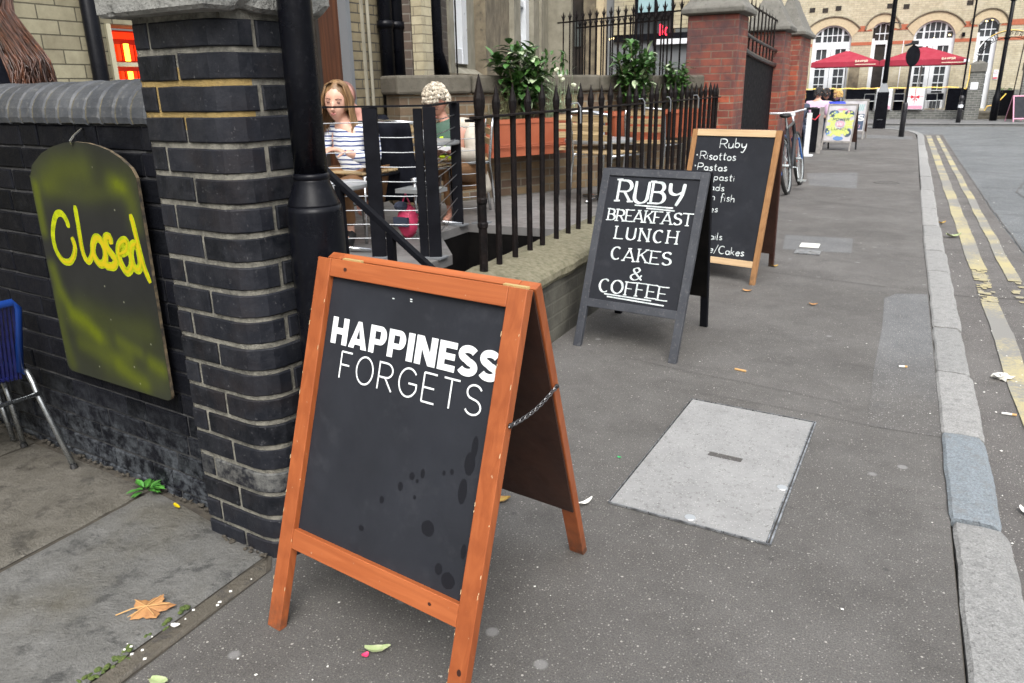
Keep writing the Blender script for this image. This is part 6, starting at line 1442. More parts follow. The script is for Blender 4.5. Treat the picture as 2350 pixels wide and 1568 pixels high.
# street furniture far
fl = thing('lamp_post', 'tall black lamp post with square base box at the far corner', 'lamp post', (-.71, 30.3, 0))
b = MB(); x, y = -.71, 30.3
b.box((x - .20, y - .2, 0), (x + .20, y + .2, 1.20), taper=.018); b.build('base_box', 'lamp_black', fl)
b = MB(); b.add([(x - .18, y - .18, 1.2), (x + .18, y - .18, 1.2), (x + .18, y + .18, 1.2), (x - .18, y + .18, 1.2), (x - .06, y - .06, 1.5), (x + .06, y - .06, 1.5), (x + .06, y + .06, 1.5), (x - .06, y + .06, 1.5)], [(0, 1, 5, 4), (1, 2, 6, 5), (2, 3, 7, 6), (3, 0, 4, 7), (4, 5, 6, 7)]); b.build('base_cap', 'grey_paint', fl)
b = MB(); b.lathe((x, y), [(.085, 1.49), (.078, 2.2), (.072, 4), (.06, 8)], 16); b.build('shaft', 'lamp_black', fl, smooth=True)
b = MB(); b.tube([(x - .32, y, 3.36), (x - .1, y, 3.40), (x + .1, y, 3.40), (x + .34, y, 3.36)], [.008, .02, .02, .008], 6); b.build('ladder_bar', 'lamp_black', fl)
b = MB(); [b.box((x - .09 + .03 * i, y - .206, .29), (x - .09 + .03 * i + .02, y - .201, .31)) for i in range(6)]; b.build('lettering', 'grey_paint', fl)
sp_ = thing('sign_post', 'thin black post with a round sign seen from behind near the kerb', 'sign post', (.014, 25.7, 0)); x, y = .014, 25.7
b = MB(); b.lathe((x, y), [(.075, 0), (.072, .92), (.05, .96)], 14); b.build('sleeve', 'black_iron', sp_, smooth=True)
b = MB(); b.tube([(x, y, .9), (x, y, 2.62)], .035, 10); b.build('pole', 'black_iron', sp_, smooth=True)
b = MB(); b.lathe((0, 0), [(.001, -.012), (.27, -.012), (.28, 0), (.27, .012), (.001, .012)], 28); b.v = [Matrix.Translation((x + .02, y - .06, 2.22)) @ Matrix.Rotation(R(50), 4, 'Z') @ Matrix.Rotation(R(90), 4, 'X') @ v for v in b.v]; b.build('sign_disc', 'black_steel', sp_)
b = MB(); b.box((x - .06, y - .1, 2.52), (x + .12, y + .08, 2.62)); b.tube([(x - .22, y - .05, 2.50), (x - .05, y - .02, 2.54)], [.03, .04], 8); b.build('sign_lamp', 'black_iron', sp_, bevel=.02)
bo = thing('bollard', 'black bollard with a white collar on the far pavement', 'bollard', (1.91, 34.8, 0)); b = MB(); b.lathe((1.91, 34.8), [(.085, 0), (.08, .75), (.06, .78), (.085, .84), (.08, .95), (.03, 1.0)], 14); b.build('post', 'black_iron', bo, smooth=True); b = MB(); b.lathe((1.91, 34.8), [(.086, .55), (.086, .66)], 14); b.build('collar', 'white_vinyl', bo)
b = MB(); b.tube([(1.95, 36, 0), (1.95, 36, 9)], .035, 10); tag(b.build('thin_pole', 'lamp_black', origin=(1.95, 36, 0)), 'thin dark pole at the right corner of the right parasol', 'pole')
pr_ = thing('lamp_post', 'dark lamp post in front of the pub side door at the right edge', 'lamp post', (3.2, 36.6, 0)); b = MB(); b.lathe((3.2, 36.6), [(.14, 0), (.13, .9), (.09, 1.0), (.075, 1.3), (.065, 9)], 14); b.build('shaft', 'lamp_black', pr_, smooth=True)
b = MB()
for z in (3.0, 4.35): b.lathe((3.2, 36.6), [(.07, z), (.11, z + .02), (.11, z + .07), (.07, z + .09)], 12)
b.build('collar', 'lamp_black', pr_)
b = MB(); b.tube([(3.75, 37.1, .3), (3.86, 37.1, 3.2), (3.9, 37.1, 9)], .02, 6); tag(b.build('thin_pole', 'rust_black', origin=(3.75, 37.1, .3)), 'thin iron stay beside the right edge gatepost', 'pole')
# near pub terrace on the left beyond the red pillars
def simple_post(label, x, y, h, m): b = MB(); b.box((x - .05, y - .05, 0), (x + .05, y + .05, h)); b.box((x - .12, y - .12, 0), (x + .14, y + .14, .03)); return tag(b.build('barrier_post', m, origin=(x, y, 0)), label, 'post')
simple_post('white painted wooden post beside the farthest red pillar', -1.84, 18.5, .92, 'white_frame')
bb = thing('street_barrier', 'narrow weathered barrier panel behind the white post', 'barrier', (-1.72, 19.45, 0)); b = MB(); b.box((-1.90, 19.3, .02), (-1.72, 19.36, 1.0)); b.build('panel', 'black_steel', bb); b = MB(); b.box((-1.71, 19.28, 0), (-1.62, 19.4, 1.02)); b.build('frame', 'grey_wood', bb)
b = MB(); b.tube([(-1.80, 18.55, .8), (-1.76, 18.9, .76), (-1.70, 19.3, .86)], .012, 6); tag(b.build('rope', 'red_vinyl', origin=(-1.76, 18.9, 0)), 'red rope hung between the white post and the barrier panel', 'rope')
# ================================================================ BICYCLE
bk_ = thing('bicycle', 'blue and silver bicycle with white handlebars leaning by the black gate behind the pine sign', 'bicycle', (-1.5, 12.5, 0))
hd = Vector((.03, 1, 0)).normalized(); bs = Vector((1, -.03, 0)); base = Vector((-1.385, 11.95, 0)); ln = Vector((-.17, 0, 1)).normalized()
def BP(a, h, o=0): return base + hd * a + ln * h + bs * o
def wheel(a, nm, o=0):
    b = MB(); r = .40; b.tube([BP(a, .41, o) + hd * r * math.cos(t) + ln * r * math.sin(t) for t in [2 * math.pi * k / 32 for k in range(33)]], .027, 7); w_ = b.build('wheel', 'rubber', bk_)
    b = MB(); b.tube([BP(a, .41, o) + hd * (r - .025) * math.cos(t) + ln * (r - .025) * math.sin(t) for t in [2 * math.pi * k / 32 for k in range(33)]], .012, 6); b.build('rim', 'bike_silver', w_)
    b = MB()
    for k in range(16): t = math.pi * k / 8; b.tube([BP(a, .41, o), BP(a, .41, o) + hd * (r - .03) * math.cos(t) + ln * (r - .03) * math.sin(t)], .0025, 3)
    b.tube([BP(a, .41, o - .05), BP(a, .41, o + .05)], .022, 8); b.build('spokes', 'bike_silver', w_)
wheel(0, 'r'); wheel(1.24, 'f')
b = MB(); bb_ = BP(.52, .34); st = BP(.40, .92); hdt = BP(1.02, .98); hdb = BP(1.06, .80)
for p, q, r in ((bb_, st, .02), (st, hdt, .02), (bb_, hdb, .024), (hdt, hdb, .024), (BP(0, .41, .05), bb_, .012), (BP(0, .41, -.05), bb_, .012), (BP(0, .41, .05), st, .011), (BP(0, .41, -.05), st, .011)): b.tube([p, q], r * 1.15, 8)
b.build('frame', 'bike_dark', bk_)
b = MB(); b.tube([hdb, BP(1.10, .72)], .022, 8); b.tube([BP(1.10, .74, .05), BP(1.24, .41, .055)], .014, 8); b.tube([BP(1.10, .74, -.05), BP(1.24, .41, -.055)], .014, 8); b.build('fork', 'bike_blue', bk_)
b = MB(); b.tube([st, BP(.37, 1.08)], .015, 8); b.build('seat_post', 'bike_silver', bk_)
b = MB(); b.ball(BP(.34, 1.11), (.085, .15, .035), 12, 8); b.build('saddle', 'rubber', bk_, smooth=True)
b = MB(); b.tube([hdt, BP(1.0, 1.10)], .016, 8); b.tube([BP(.95, 1.12, -.33), BP(.97, 1.12, -.16), BP(1.02, 1.13, 0), BP(.97, 1.17, .16), BP(.92, 1.19, .24)], .014, 8); b.ball(BP(1.02, 1.10), .04, 8, 6); b.build('handlebar', 'white_vinyl', bk_, smooth=True)
b = MB(); b.tube([BP(.92, 1.19, .23), BP(.86, 1.20, .38)], .019, 8); b.build('grip', 'rubber', bk_, smooth=True)
b = MB(); b.tube([bb_, BP(.52, .34, .08), BP(.50, .18, .09)], .01, 6); b.box(tuple(BP(.46, .14, .08)), tuple(BP(.56, .16, .2))); b.tube([bb_, BP(.54, .50, -.09)], .01, 6); b.build('pedal', 'bike_silver', bk_)
b = MB(); b.tube([BP(0, .41) + hd * .44 * math.cos(t) + ln * .44 * math.sin(t) for t in [R(60 + 12 * k) for k in range(12)]], [.018] * 12, 6); b.build('mudguard', 'bike_blue', bk_)
b = MB(); b.ball(BP(-.44, .50), .03, 8, 6); b.ball(BP(-.30, .74), .022, 8, 6); b.build('reflector', 'white_vinyl', bk_)
# ================================================================ ACCESS COVER, LITTER, WEED
ac = thing('access_cover', 'large pale speckled access cover set in the pavement behind the orange board', 'manhole cover', (-.52, 3.05, 0))
M['cover'] = asphalt('speckled_cover_infill', (.27, .262, .24), (.35, .34, .315), (.5, .49, .46), .2, 110, 1.6, gum=False)
M['cover_grit'] = None
q = [(-.845, 2.515), (-.232, 2.475), (-.192, 3.625), (-.798, 3.675)]
b = sheet('infill', [(q[0][0] + .006, q[0][1] + .006), (q[1][0] - .016, q[1][1] + .008), (q[2][0] - .012, q[2][1] - .006), (q[3][0] + .006, q[3][1] - .006)], .0085, None)
k = N('speckled_cover_infill_mix'); v = k.coords('Object'); base = k.mix(k.ramp(k.noise(v, 5, 6, .7), .3, .7), (.21, .21, .207, 1), (.285, .285, .28, 1))
base = k.mix(k.ramp(k.noise(v, 75, 5, .8), .55, .68), base, (.10, .098, .09, 1)); mm, _ = k.speck(v, 95, .17); base = k.mix(k.math('MULTIPLY', mm, .5), base, (.5, .49, .46, 1))
mm2, cc = k.speck(v, 9, .11); spx = k.n('ShaderNodeSeparateColor'); k.l(cc, spx.inputs[0]); base = k.mix(k.math('MULTIPLY', k.math('MULTIPLY', mm2, k.ramp(spx.outputs[0], .7, .72)), .6), base, (.19, .18, .18, 1))
k.l(base, k.b.inputs['Base Color']); k.b.inputs['Roughness'].default_value = .85; k.bump(k.noise(v, 130, 5, .8), .7, .004)
b.build('infill', k.m, ac)
M['galv'] = mat('galvanised_trim', (.5, .52, .54), (.16, .165, .17), 30, .35, metal=.8)
b = MB()
for (p, c, w_) in ((q[0], q[1], .003), (q[1], q[2], .006), (q[2], q[3], .0025), (q[3], q[0], .002)): b.beam((*p, .007), (*c, .007), w_, .008)
b.beam((q[1][0] - .012, q[1][1] + .006, .007), (q[2][0] - .010, q[2][1], .007), .004, .008); b.build('frame', 'galv', ac)
b = MB(); b.prism([(-.585, 3.072), (-.44, 3.062), (-.437, 3.098), (-.582, 3.110)], .0075, .0105); b.build('name_slot', 'asphalt_dark', ac, bevel=.002)
b = MB()
for (x, y) in ((-.53, 2.535), (-.25, 2.91)): b.lathe((x, y), [(.022, .008), (.02, .0105), (.008, .0108)], 12)
b.build('lifting_eye', 'silver', ac)
sc_ = thing('small_cover', 'small white metal stopcock cover in the pavement repair beside the pine sign', 'cover', (-.67, 8.05, 0)); b = MB(); b.box((-.765, 7.95, .004), (-.585, 8.15, .014)); b.build('plate', 'butt_white', sc_, bevel=.004)
b = MB(); b.box((-.775, 7.62, .004), (-.545, 7.83, .010)); b.build('grey_plate', 'galv', sc_)
dr = thing('drain_cover', 'round dark drain cover in the far pavement', 'drain cover', (-.11, 13.8, 0)); b = MB(); b.lathe((-.11, 13.8), [(.19, 0), (.185, .008), (.16, .009), (.155, .005), (.001, .005)], 24); b.build('lid', 'asphalt_dark', dr)
def litter(name, label, cat, x, y, z, m, L, w_, ang, h=.006, group=None, curl=0, tip=None):
    t = thing(name, label, cat, (x, y, z), ang, group=group); b = MB()
    if cat == 'cigarette end': b.tube([(-L / 2, 0, h), (L / 2, 0, h)], h, 7)
    else:
        n = 6; vs = []; fs = []
        for i in range(n + 1):
            tt = i / n; x_ = -L / 2 + L * tt; ww = w_ / 2 * (math.sin(math.pi * min(1, tt * .9 + .08)) ** .7) + .0008; zz = .003 + curl * (tt - .5) ** 2 * 4 + rr(0, .002)
            vs += [(x_, -ww, zz + abs(curl) * .6), (x_, 0, zz), (x_, ww, zz + abs(curl) * .5)]
        for i in range(n): a = i * 3; fs += [(a, a + 3, a + 4, a + 1), (a + 1, a + 4, a + 5, a + 2)]
        b.add(vs, fs)
    b.build('body' if cat != 'leaf' else 'blade', m, t, local=True)
    if cat == 'leaf': s_ = MB(); s_.tube([(-L / 2, 0, .004), (-L * .72, .004, .006)], .0012, 4); s_.build('stalk', 'stem', t, local=True)
    if cat == 'cigarette end': s_ = MB(); s_.tube([(L / 2, 0, h), (L / 2 + L * .45, 0, h)], h * 1.02, 7); s_.build('filter', 'butt_tan', t, local=True)
    return t
# the big plane leaf
def star_leaf(label, x, y, z, sc, ang, m='dry_leaf'):
    t = thing('plane_leaf', label, 'leaf', (x, y, z), ang); prof = []
    lobes = [(0, 1.0), (34, .55), (60, .92), (92, .56), (125, .78), (158, .42), (180, .22), (202, .42), (235, .78), (268, .56), (300, .92), (326, .55)]
    n = len(lobes); pts = []
    for i, (a, r) in enumerate(lobes):
        a2, r2 = lobes[(i + 1) % n]; a2 = a2 if a2 > a else a2 + 360; pts.append((a, r))
        for f in (.33, .66): pts.append((a + (a2 - a) * f, (r + (r2 - r) * f) * (1.0 if f < .5 else .98) + (.05 if (i + (f > .5)) % 2 else -.03)))
    b = MB(); c = (0, 0, .016); ring = []
    for a, r in pts:
        X_, Y_ = r * sc * math.cos(R(a)), r * sc * .78 * math.sin(R(a)); lift = .004 + .035 * (r ** 2) * (.3 + .7 * abs(noise.noise(Vector((a * .02, sc * 9, 1))))) * (1 if 30 < a < 200 else .3); ring.append((X_, Y_, lift))
    mid = [(x_ * .5, y_ * .5, .010 + z_ * .2) for x_, y_, z_ in ring]; k = len(ring)
    b.add([c] + mid + ring, [(0, 1 + i, 1 + (i + 1) % k) for i in range(k)] + [(1 + i, 1 + k + i, 1 + k + (i + 1) % k, 1 + (i + 1) % k) for i in range(k)])
    b.build('blade', m, t, local=True); s_ = MB(); s_.tube([(0, 0, .018), (-sc * .5, .01, .008), (-sc * 1.0, -.01, .006)], .002, 5)
    for a in (0, 62, 128, 232, 298): s_.tube([(0, 0, .018), (sc * .8 * math.cos(R(a)), sc * .62 * math.sin(R(a)), .017)], .0012, 4)
    s_.build('veins', 'butt_tan', t, local=True); return t
star_leaf('large curled brown plane leaf lying on the big grey flagstone', -1.925, 1.275, .02, .088, R(38))
litter('dry_leaf', 'small orange brown leaf beside the rear leg of the orange board', 'leaf', -1.235, 2.36, 0, 'leaf_yellow', .07, .045, .4, curl=.012)
litter('faded_leaf', 'pale green curled leaf on the asphalt under the orange board', 'leaf', -1.178, 1.452, 0, 'leaf_green', .075, .03, .55, curl=.01)
tag((lambda t: t)(litter('pink_petal', 'tiny bright pink petal touching the pale green leaf', 'petal', -1.197, 1.418, 0, 'pink', .022, .02, 1.2, curl=.004)), 'tiny bright pink petal touching the pale green leaf', 'petal')
litter('green_leaf', 'yellowish green leaf at the bottom edge of the picture', 'leaf', -1.655, 1.09, 0, 'leaf_green', .055, .035, .2, curl=.006)
litter('dry_leaf', 'tan leaf on the pavement just below the pine sign', 'leaf', -.93, 6.02, 0, 'dry_leaf', .07, .045, .1, curl=.01)
litter('dry_leaf', 'yellow leaf at the rear foot of the pine sign', 'leaf', -.86, 6.99, 0, 'leaf_yellow', .065, .045, .5, curl=.01)
litter('dry_leaf', 'brown leaf left of the pale cover repair', 'leaf', -.42, 5.80, 0, 'dry_leaf', .06, .035, .2, curl=.01)
litter('green_sprig', 'green leafy sprig in the gutter beside the yellow line', 'leaf', .66, 9.6, -.09, 'leaf_green', .16, .09, .4, curl=.03)
litter('dry_leaf', 'orange leaf in the gutter against the far kerbstones', 'leaf', .58, 10.5, -.09, 'leaf_yellow', .12, .05, .8, curl=.02)
litter('cigarette_end', 'tan cigarette end in front of the charcoal board', 'cigarette end', -.66, 4.21, 0, 'butt_tan', .045, .01, -.2)
litter('cigarette_end', 'cigarette end lying in the light asphalt repair by the kerb', 'cigarette end', .17, 4.62, .004, 'butt_white', .03, .01, .2)
litter('cigarette_end', 'cigarette end on the gutter asphalt at the right edge', 'cigarette end', .72, 3.62, -.09, 'butt_white', .04, .01, .05)
litter('cigarette_end', 'thin pale cigarette end below the crumpled paper', 'cigarette end', .67, 4.35, -.09, 'butt_white', .045, .01, .0)
litter('paper_scrap', 'folded white paper scrap by the rear foot of the orange board', 'paper scrap', -.925, 2.475, 0, 'butt_white', .075, .022, 1.15, curl=.012)
litter('paper_scrap', 'small white scrap on the edging stone beside the plane leaf', 'paper scrap', -1.785, 1.262, .017, 'butt_white', .028, .018, .5, curl=.004)
litter('orange_scrap', 'orange scrap lying below the weed by the black wall', 'scrap', -2.355, 1.765, .017, 'spray_core', .05, .014, -.3, curl=.004)
litter('green_scrap', 'tiny green scrap on the pavement left of the big cover', 'scrap', -.93, 2.90, 0, 'sign_green', .018, .01, 0, curl=.003)
litter('twig', 'short pale twig beside the blue grey kerbstone', 'twig', .63, 3.28, -.09, 'butt_white', .07, .02, 2.0, curl=.01)
# crumpled paper
cp = thing('crumpled_paper', 'crumpled white and green paper in the gutter by the yellow line', 'paper', (.70, 4.92, -.09)); b = MB(); b.ball((.70, 4.92, -.075), (.05, .032, .016), 9, 7)
b.v = [v + Vector((rr(-.016, .016), rr(-.016, .016), rr(-.01, .01))) for v in b.v]; b.build('body', 'butt_white', cp)
# chips of grit (stuff)
b = MB(); random.seed(31)
for i in range(70):
    y = .7 + 9 * random.random() ** 1.7; x = rr(-1.7, .3); s_ = rr(.0022, .006); a = rr(0, 3); b.add([(x + s_ * math.cos(a + j * 1.57) * rr(.6, 1.2), y + s_ * math.sin(a + j * 1.57) * rr(.6, 1.2), .006) for j in range(4)] + [(x, y, .006 + s_ * .5)], [(0, 1, 4), (1, 2, 4), (2, 3, 4), (3, 0, 4)])
for i in range(160):
    x = rr(.5, 1.3); y = 3 + 10 * random.random() ** 1.5; s_ = rr(.003, .008); b.add([(x - s_, y, -.089), (x, y - s_, -.089), (x + s_, y, -.089), (x, y + s_, -.089), (x, y, -.085)], [(0, 1, 4), (1, 2, 4), (2, 3, 4), (3, 0, 4)])
for i in range(14):
    t_ = random.random(); x = rr(-1.85, -1.74); y = 1.0 + .6 * t_; s_ = rr(.003, .007); b.add([(x - s_, y, .018), (x, y - s_, .018), (x + s_, y, .018), (x, y + s_, .018), (x, y, .022)], [(0, 1, 4), (1, 2, 4), (2, 3, 4), (3, 0, 4)])
o = b.build('grit', 'butt_white'); o['kind'] = 'stuff'
b = MB(); random.seed(5)
for i in range(90):
    y = rr(.95, 1.35); x = -1.835 + rr(-.014, .012) + (.03 if random.random() < .2 else 0)
    if y < 1.14 or random.random() < .25: b.ball((x, y, .016 + rr(-.004, .003)), (rr(.005, .012), rr(.005, .014), rr(.003, .007)), 6, 4)
o = b.build('moss', 'moss'); o['kind'] = 'stuff'
b = MB()
for i in range(110):
    u = rr(-1.9, .35); p = W(u, (.085 if u < -.03 else -.018) + rr(-.012, .004)); b.ball((p.x, p.y, .018), (rr(.004, .012), rr(.004, .012), rr(.003, .008)), 5, 4)
o = b.build('joint_debris', 'dirt'); o['kind'] = 'stuff'
# weed
wdd = thing('weed', 'small bright green weed growing at the foot of the black wall', 'weed', (-2.57, 1.80, .018)); b = MB(); random.seed(12)
for i in range(26):
    a = rr(0, 6.28); el = rr(.1, .85); d = Vector((math.cos(a), math.sin(a), math.tan(el) * .8)); d.normalize(); L = rr(.035, .07); st = Vector((-2.57, 1.80, .02)); p = st + d * .02
    leafm(b, p, d, L, L * .42, fold=.3)
b.build('leaves', 'weed', wdd)
# ================================================================ BLUE CORD CHAIR (left edge)
bc = thing('cord_chair', 'blue cord chair with chrome legs standing by the black wall at the left edge', 'chair', W(-1.35, -.2, .018))
b = MB(); zt, zs = .745, .43
bt = lambda n, z: W(-1.115 - (zt - z) * .22, n, z)
b.tube([bt(-.02, zs - .0), bt(-.0, zt - .03), bt(-.02, zt), bt(-.46, zt), bt(-.50, zt - .03), bt(-.48, zs)], .016, 10); b.build('back_frame', 'blue_tube', bc, smooth=True)
b = MB(); n = 30
for i in range(n):
    f = -.02 - .44 * i / (n - 1); bow = -.035 * math.sin(math.pi * i / (n - 1)); b.tube([bt(f, zt), bt(f, (zt + zs) / 2) + AX * bow * .9, bt(f, zs - .035) + AX * bow], .0078, 5)
b.build('back_cords', 'blue_cord', bc)
b = MB(); S0 = -1.66
for i in range(26): f = -.02 - .44 * i / 25; b.tube([W(-1.19, f, zs - .02), W(-1.42, f, zs - .035), W(S0, f, zs)], .0078, 5)
b.build('seat_cords', 'blue_cord', bc)
b = MB(); b.tube([W(-1.18, .0, zs - .01), W(S0, .0, zs), W(S0, -.48, zs), W(-1.18, -.48, zs - .01)], .013, 8); b.build('seat_frame', 'blue_tube', bc, smooth=True)
for f in (0, -.48):
    b = MB(); b.tube([W(-1.20, f, zs - .0), W(-1.165, f, zs - .005), W(-1.135, f, zs - .05), W(-1.12, f, zs - .10), W(-.945, f, .03)], .0125, 10); l = b.build('leg', 'chrome_leg', bc, smooth=True)
    b = MB(); b.tube([W(-.948, f, .035), W(-.94, f, .018)], .0155, 10); b.build('foot_cap', 'rubber', l)
    b = MB(); b.tube([W(-1.43, f, zs - .01), W(-1.385, f, .25), W(-1.36, f, .03)], .0125, 10); l = b.build('leg', 'chrome_leg', bc, smooth=True)
    b = MB(); b.tube([W(-1.362, f, .035), W(-1.358, f, .018)], .0155, 10); b.build('foot_cap', 'rubber', l)
b = MB(); b.tube([W(-1.105, 0, .335), W(-1.105, -.48, .335)], .0095, 8); b.build('stretcher', 'chrome_leg', bc, smooth=True); b = MB(); b.tube([W(-1.50, .0, .30), W(-1.45, .0, .03)], .012, 8); b.build('stretcher', 'chrome_leg', bc, smooth=True)

# ================================================================ PATIO FURNITURE
def bistro_chair(label, x, y, rz, group='slatted bistro chairs on the terrace'):
    t = thing('bistro_chair', label, 'chair', (x, y, ZD), rz, group); w_ = .24
    for k in range(6): b = MB(); b.box((-w_ + .02, -.21 + k * .075, .515), (w_ - .02, -.21 + k * .075 + .058, .53)); b.build('seat_slat', 'slat', t, local=True, bevel=.004)
    for k in range(3): b = MB(); b.box((-w_ + .02, .235 + k * .01, .64 + k * .085), (w_ - .02, .25 + k * .01, .70 + k * .085)); b.build('back_slat', 'slat', t, local=True, bevel=.004)
    for sx in (-1, 1):
        b = MB(); b.tube([(sx * w_, -.25, 0), (sx * w_, -.22, .50), (sx * w_, .22, .50)], .014, 7); b.build('leg', 'steel', t, local=True, smooth=True)
        b = MB(); b.tube([(sx * w_, .28, 0), (sx * w_, .22, .5), (sx * w_, .25, .8), (sx * w_ * .92, .265, .88)], .014, 7); b.build('leg', 'steel', t, local=True, smooth=True)
    b = MB(); b.tube([(-w_ * .92, .265, .88), (0, .27, .895), (w_ * .92, .265, .88)], .014, 7); b.build('top_rail', 'steel', t, local=True, smooth=True)
    return t
c1 = bistro_chair('slatted bistro chair under the middle trough, partly behind the charcoal board', -2.55, 7.25, R(160))
def copychair(label, x, y, rz): return dup(c1, (x, y, ZD), rz, label)
copychair('slatted bistro chair standing behind the void near the middle railings', -3.0, 7.7, R(200))
copychair('slatted bistro chair under the smallest trough by the red pillar', -2.5, 8.7, R(170))
copychair('slatted bistro chair the woman in stripes sits on', -3.83, 5.02, R(-5))
copychair('slatted bistro chair the white haired woman sits on', -3.60, 6.26, R(-55))
copychair('slatted bistro chair with black coat hung over it between the two women', -3.66, 5.50, R(180))
def bistro_table(label, x, y, h=.86, r=.36, slat=True):
    t = thing('bistro_table', label, 'table', (x, y, ZD), group='round steel bistro tables on the terrace'); z = ZD + h
    b = MB(); b.lathe((x, y), [(r, z - .03), (r + .006, z - .02), (r + .006, z), (r - .012, z + .003), (.001, z + .003)], 28); b.build('tabletop', 'steel' if not slat else 'silver', t, smooth=False)
    b = MB(); b.tube([(x, y, ZD), (x, y, z - .03)], .025, 10); b.build('stem', 'steel', t, smooth=True)
    for k in range(3): a = 2.1 * k + .4; b = MB(); b.tube([(x, y, ZD + .05), (x + .3 * math.cos(a), y + .3 * math.sin(a), ZD + .015)], .016, 7); b.build('leg', 'steel', t, smooth=True)
    return t
bistro_table('round steel bistro table between the two seated women', -3.60, 5.62, .72, .30)
bistro_table('round steel bistro table in front of the woman in stripes', -3.66, 4.38, .50, .30)
bistro_table('round steel bistro table below the middle trough', -2.75, 7.62, .62, .36)
# things on the tables
def cup(label, x, y, z): t = thing('coffee_cup', label, 'cup', (x, y, z)); b = MB(); b.lathe((x, y), [(.028, z), (.045, z + .06), (.047, z + .085), (.042, z + .083), (.001, z + .03)], 14); b.build('cup', 'white_vinyl', t); b = MB(); b.lathe((x, y), [(.03, z), (.075, z + .008), (.078, z + .013), (.001, z + .005)], 16); b.build('saucer', 'white_vinyl', t)
cup('white coffee cup on the table of the woman in stripes', -3.60, 4.30, ZD + .504); cup('white coffee cup on the table between the two women', -3.55, 5.60, ZD + .724)
# stools / chrome side chair near the posts
st_ = thing('chrome_stool', 'low chrome framed stool with round feet behind the middle flat post', 'stool', (-3.2, 4.95, ZD)); b = MB()
for (x, y) in ((-3.14, 4.86), (-3.36, 5.08)): b.tube([(x, y, ZD), (x, y, .88)], .012, 8); b.lathe((x, y), [(.03, .875), (.032, .89), (.02, .90)], 10)
b.tube([(-3.14, 4.86, .62), (-3.36, 5.08, .62)], .01, 6); b.build('frame', 'steel', st_, smooth=True); b = MB(); b.box((-3.42, 4.90, .80), (-3.10, 5.14, .83)); b.build('seat', 'silver', st_)
# pink and blue bag, black coat
bg_ = thing('shoulder_bag', 'hot pink and navy bag standing on the terrace floor between the tables', 'bag', (-3.45, 5.06, ZD)); b = MB(); b.ball((-3.43, 5.06, .56), (.09, .07, .13), 12, 8); b.v = [v + rvec() * .012 for v in b.v]; b.build('body', 'pink', bg_, smooth=True)
b = MB(); b.box((-3.50, 4.96, .53), (-3.37, 4.99, .60)); b.ball((-3.46, 5.02, .68), (.06, .05, .04), 8, 6); b.build('navy_pocket', 'denim', bg_); b = MB(); b.tube([(-3.48, 5.05, .66), (-3.43, 5.05, .78), (-3.38, 5.05, .66)], .008, 6); b.build('strap', 'pink', bg_)
ct = thing('black_coat', 'black coat hung over the chair beside the pink bag', 'coat', (-3.68, 5.28, .62)); b = MB(); n = 9; m_ = 12
for j in range(m_ + 1):
    for i in range(n + 1): u = i / n; v = j / m_; p = Vector((-3.86 + .40 * u + .03 * v, 5.19 + .02 * u + .022 * math.sin(u * 13 + v * 2), 1.315 - .62 * v - .05 * abs(u - .5))); b.v.append(p + rvec() * .006); b.c.append((0, 0, 0))
for j in range(m_):
    for i in range(n): a = j * (n + 1) + i; b.f.append((a, a + 1, a + n + 2, a + n + 1))
o = b.build('cloth', 'black_cloth', ct, smooth=True); so = o.modifiers.new('s', 'SOLIDIFY'); so.thickness = .03

# ================================================================ PEOPLE
K = 1.24
M['cropped'] = mat('cropped_brown_hair', (.22, .11, .09), (.16, .08, .065), 60, .7)
def V3(*a): return Vector(a)
# --- woman in stripes
wp = thing('person', 'seated woman with long dark blonde hair in a blue and white striped top eating', 'person', (-3.86, 5.05, ZD))
hc = V3(-3.935, 4.94, 1.475); face = V3(.36, -.90, -.12); Rm, hc = head_frame(hc, face, (.05, .1, 1))
pel, che, nk = V3(-3.86, 5.07, .86), V3(-3.90, 5.03, 1.16), V3(-3.925, 4.99, 1.32)
sL, sR = V3(-3.70, 5.02, 1.26), V3(-4.11, 5.06, 1.26); eL, eR = V3(-3.585, 4.90, 1.03), V3(-4.10, 4.83, 1.04); wL, wR = V3(-3.66, 4.64, 1.12), V3(-3.93, 4.60, 1.14)
hL, hR = V3(-3.76, 5.05, .84), V3(-3.97, 5.06, .84); kL, kR = V3(-3.69, 4.58, .87), V3(-3.95, 4.57, .87); aL, aR = V3(-3.66, 4.62, .50), V3(-3.93, 4.60, .50); tL, tR = V3(-3.63, 4.44, .45), V3(-3.93, 4.42, .45)
b = MB()
skin_add(b, [(pel, .14), (V3(-3.88, 5.06, 1.0), .115), (che, (.15, .11)), (nk, .055), (hc - Rm @ V3(0, 0, .06), .055), (sL, .06), (eL, .042), (wL, .028), (sR, .06), (eR, .042), (wR, .028), (hL, .095), (kL, .065), (aL, .042), (tL, .03), (hR, .095), (kR, .065), (aR, .042), (tR, .03)],
 [(0, 1), (1, 2), (2, 3), (3, 4), (2, 5), (5, 6), (6, 7), (2, 8), (8, 9), (9, 10), (0, 11), (11, 12), (12, 13), (13, 14), (0, 15), (15, 16), (16, 17), (17, 18)])
head_add(b, Rm, hc, K); hand_add(b, wL, V3(-.35, -.8, .25), V3(.2, .2, 1), K, .45, -1); hand_add(b, wR, V3(.3, -.8, .1), V3(-.1, .1, 1), K, .5, 1)
body = remesh(b, .0095).build('body', 'skin', wp, smooth=True, doubles=False)
face_parts(wp, Rm, hc, K)
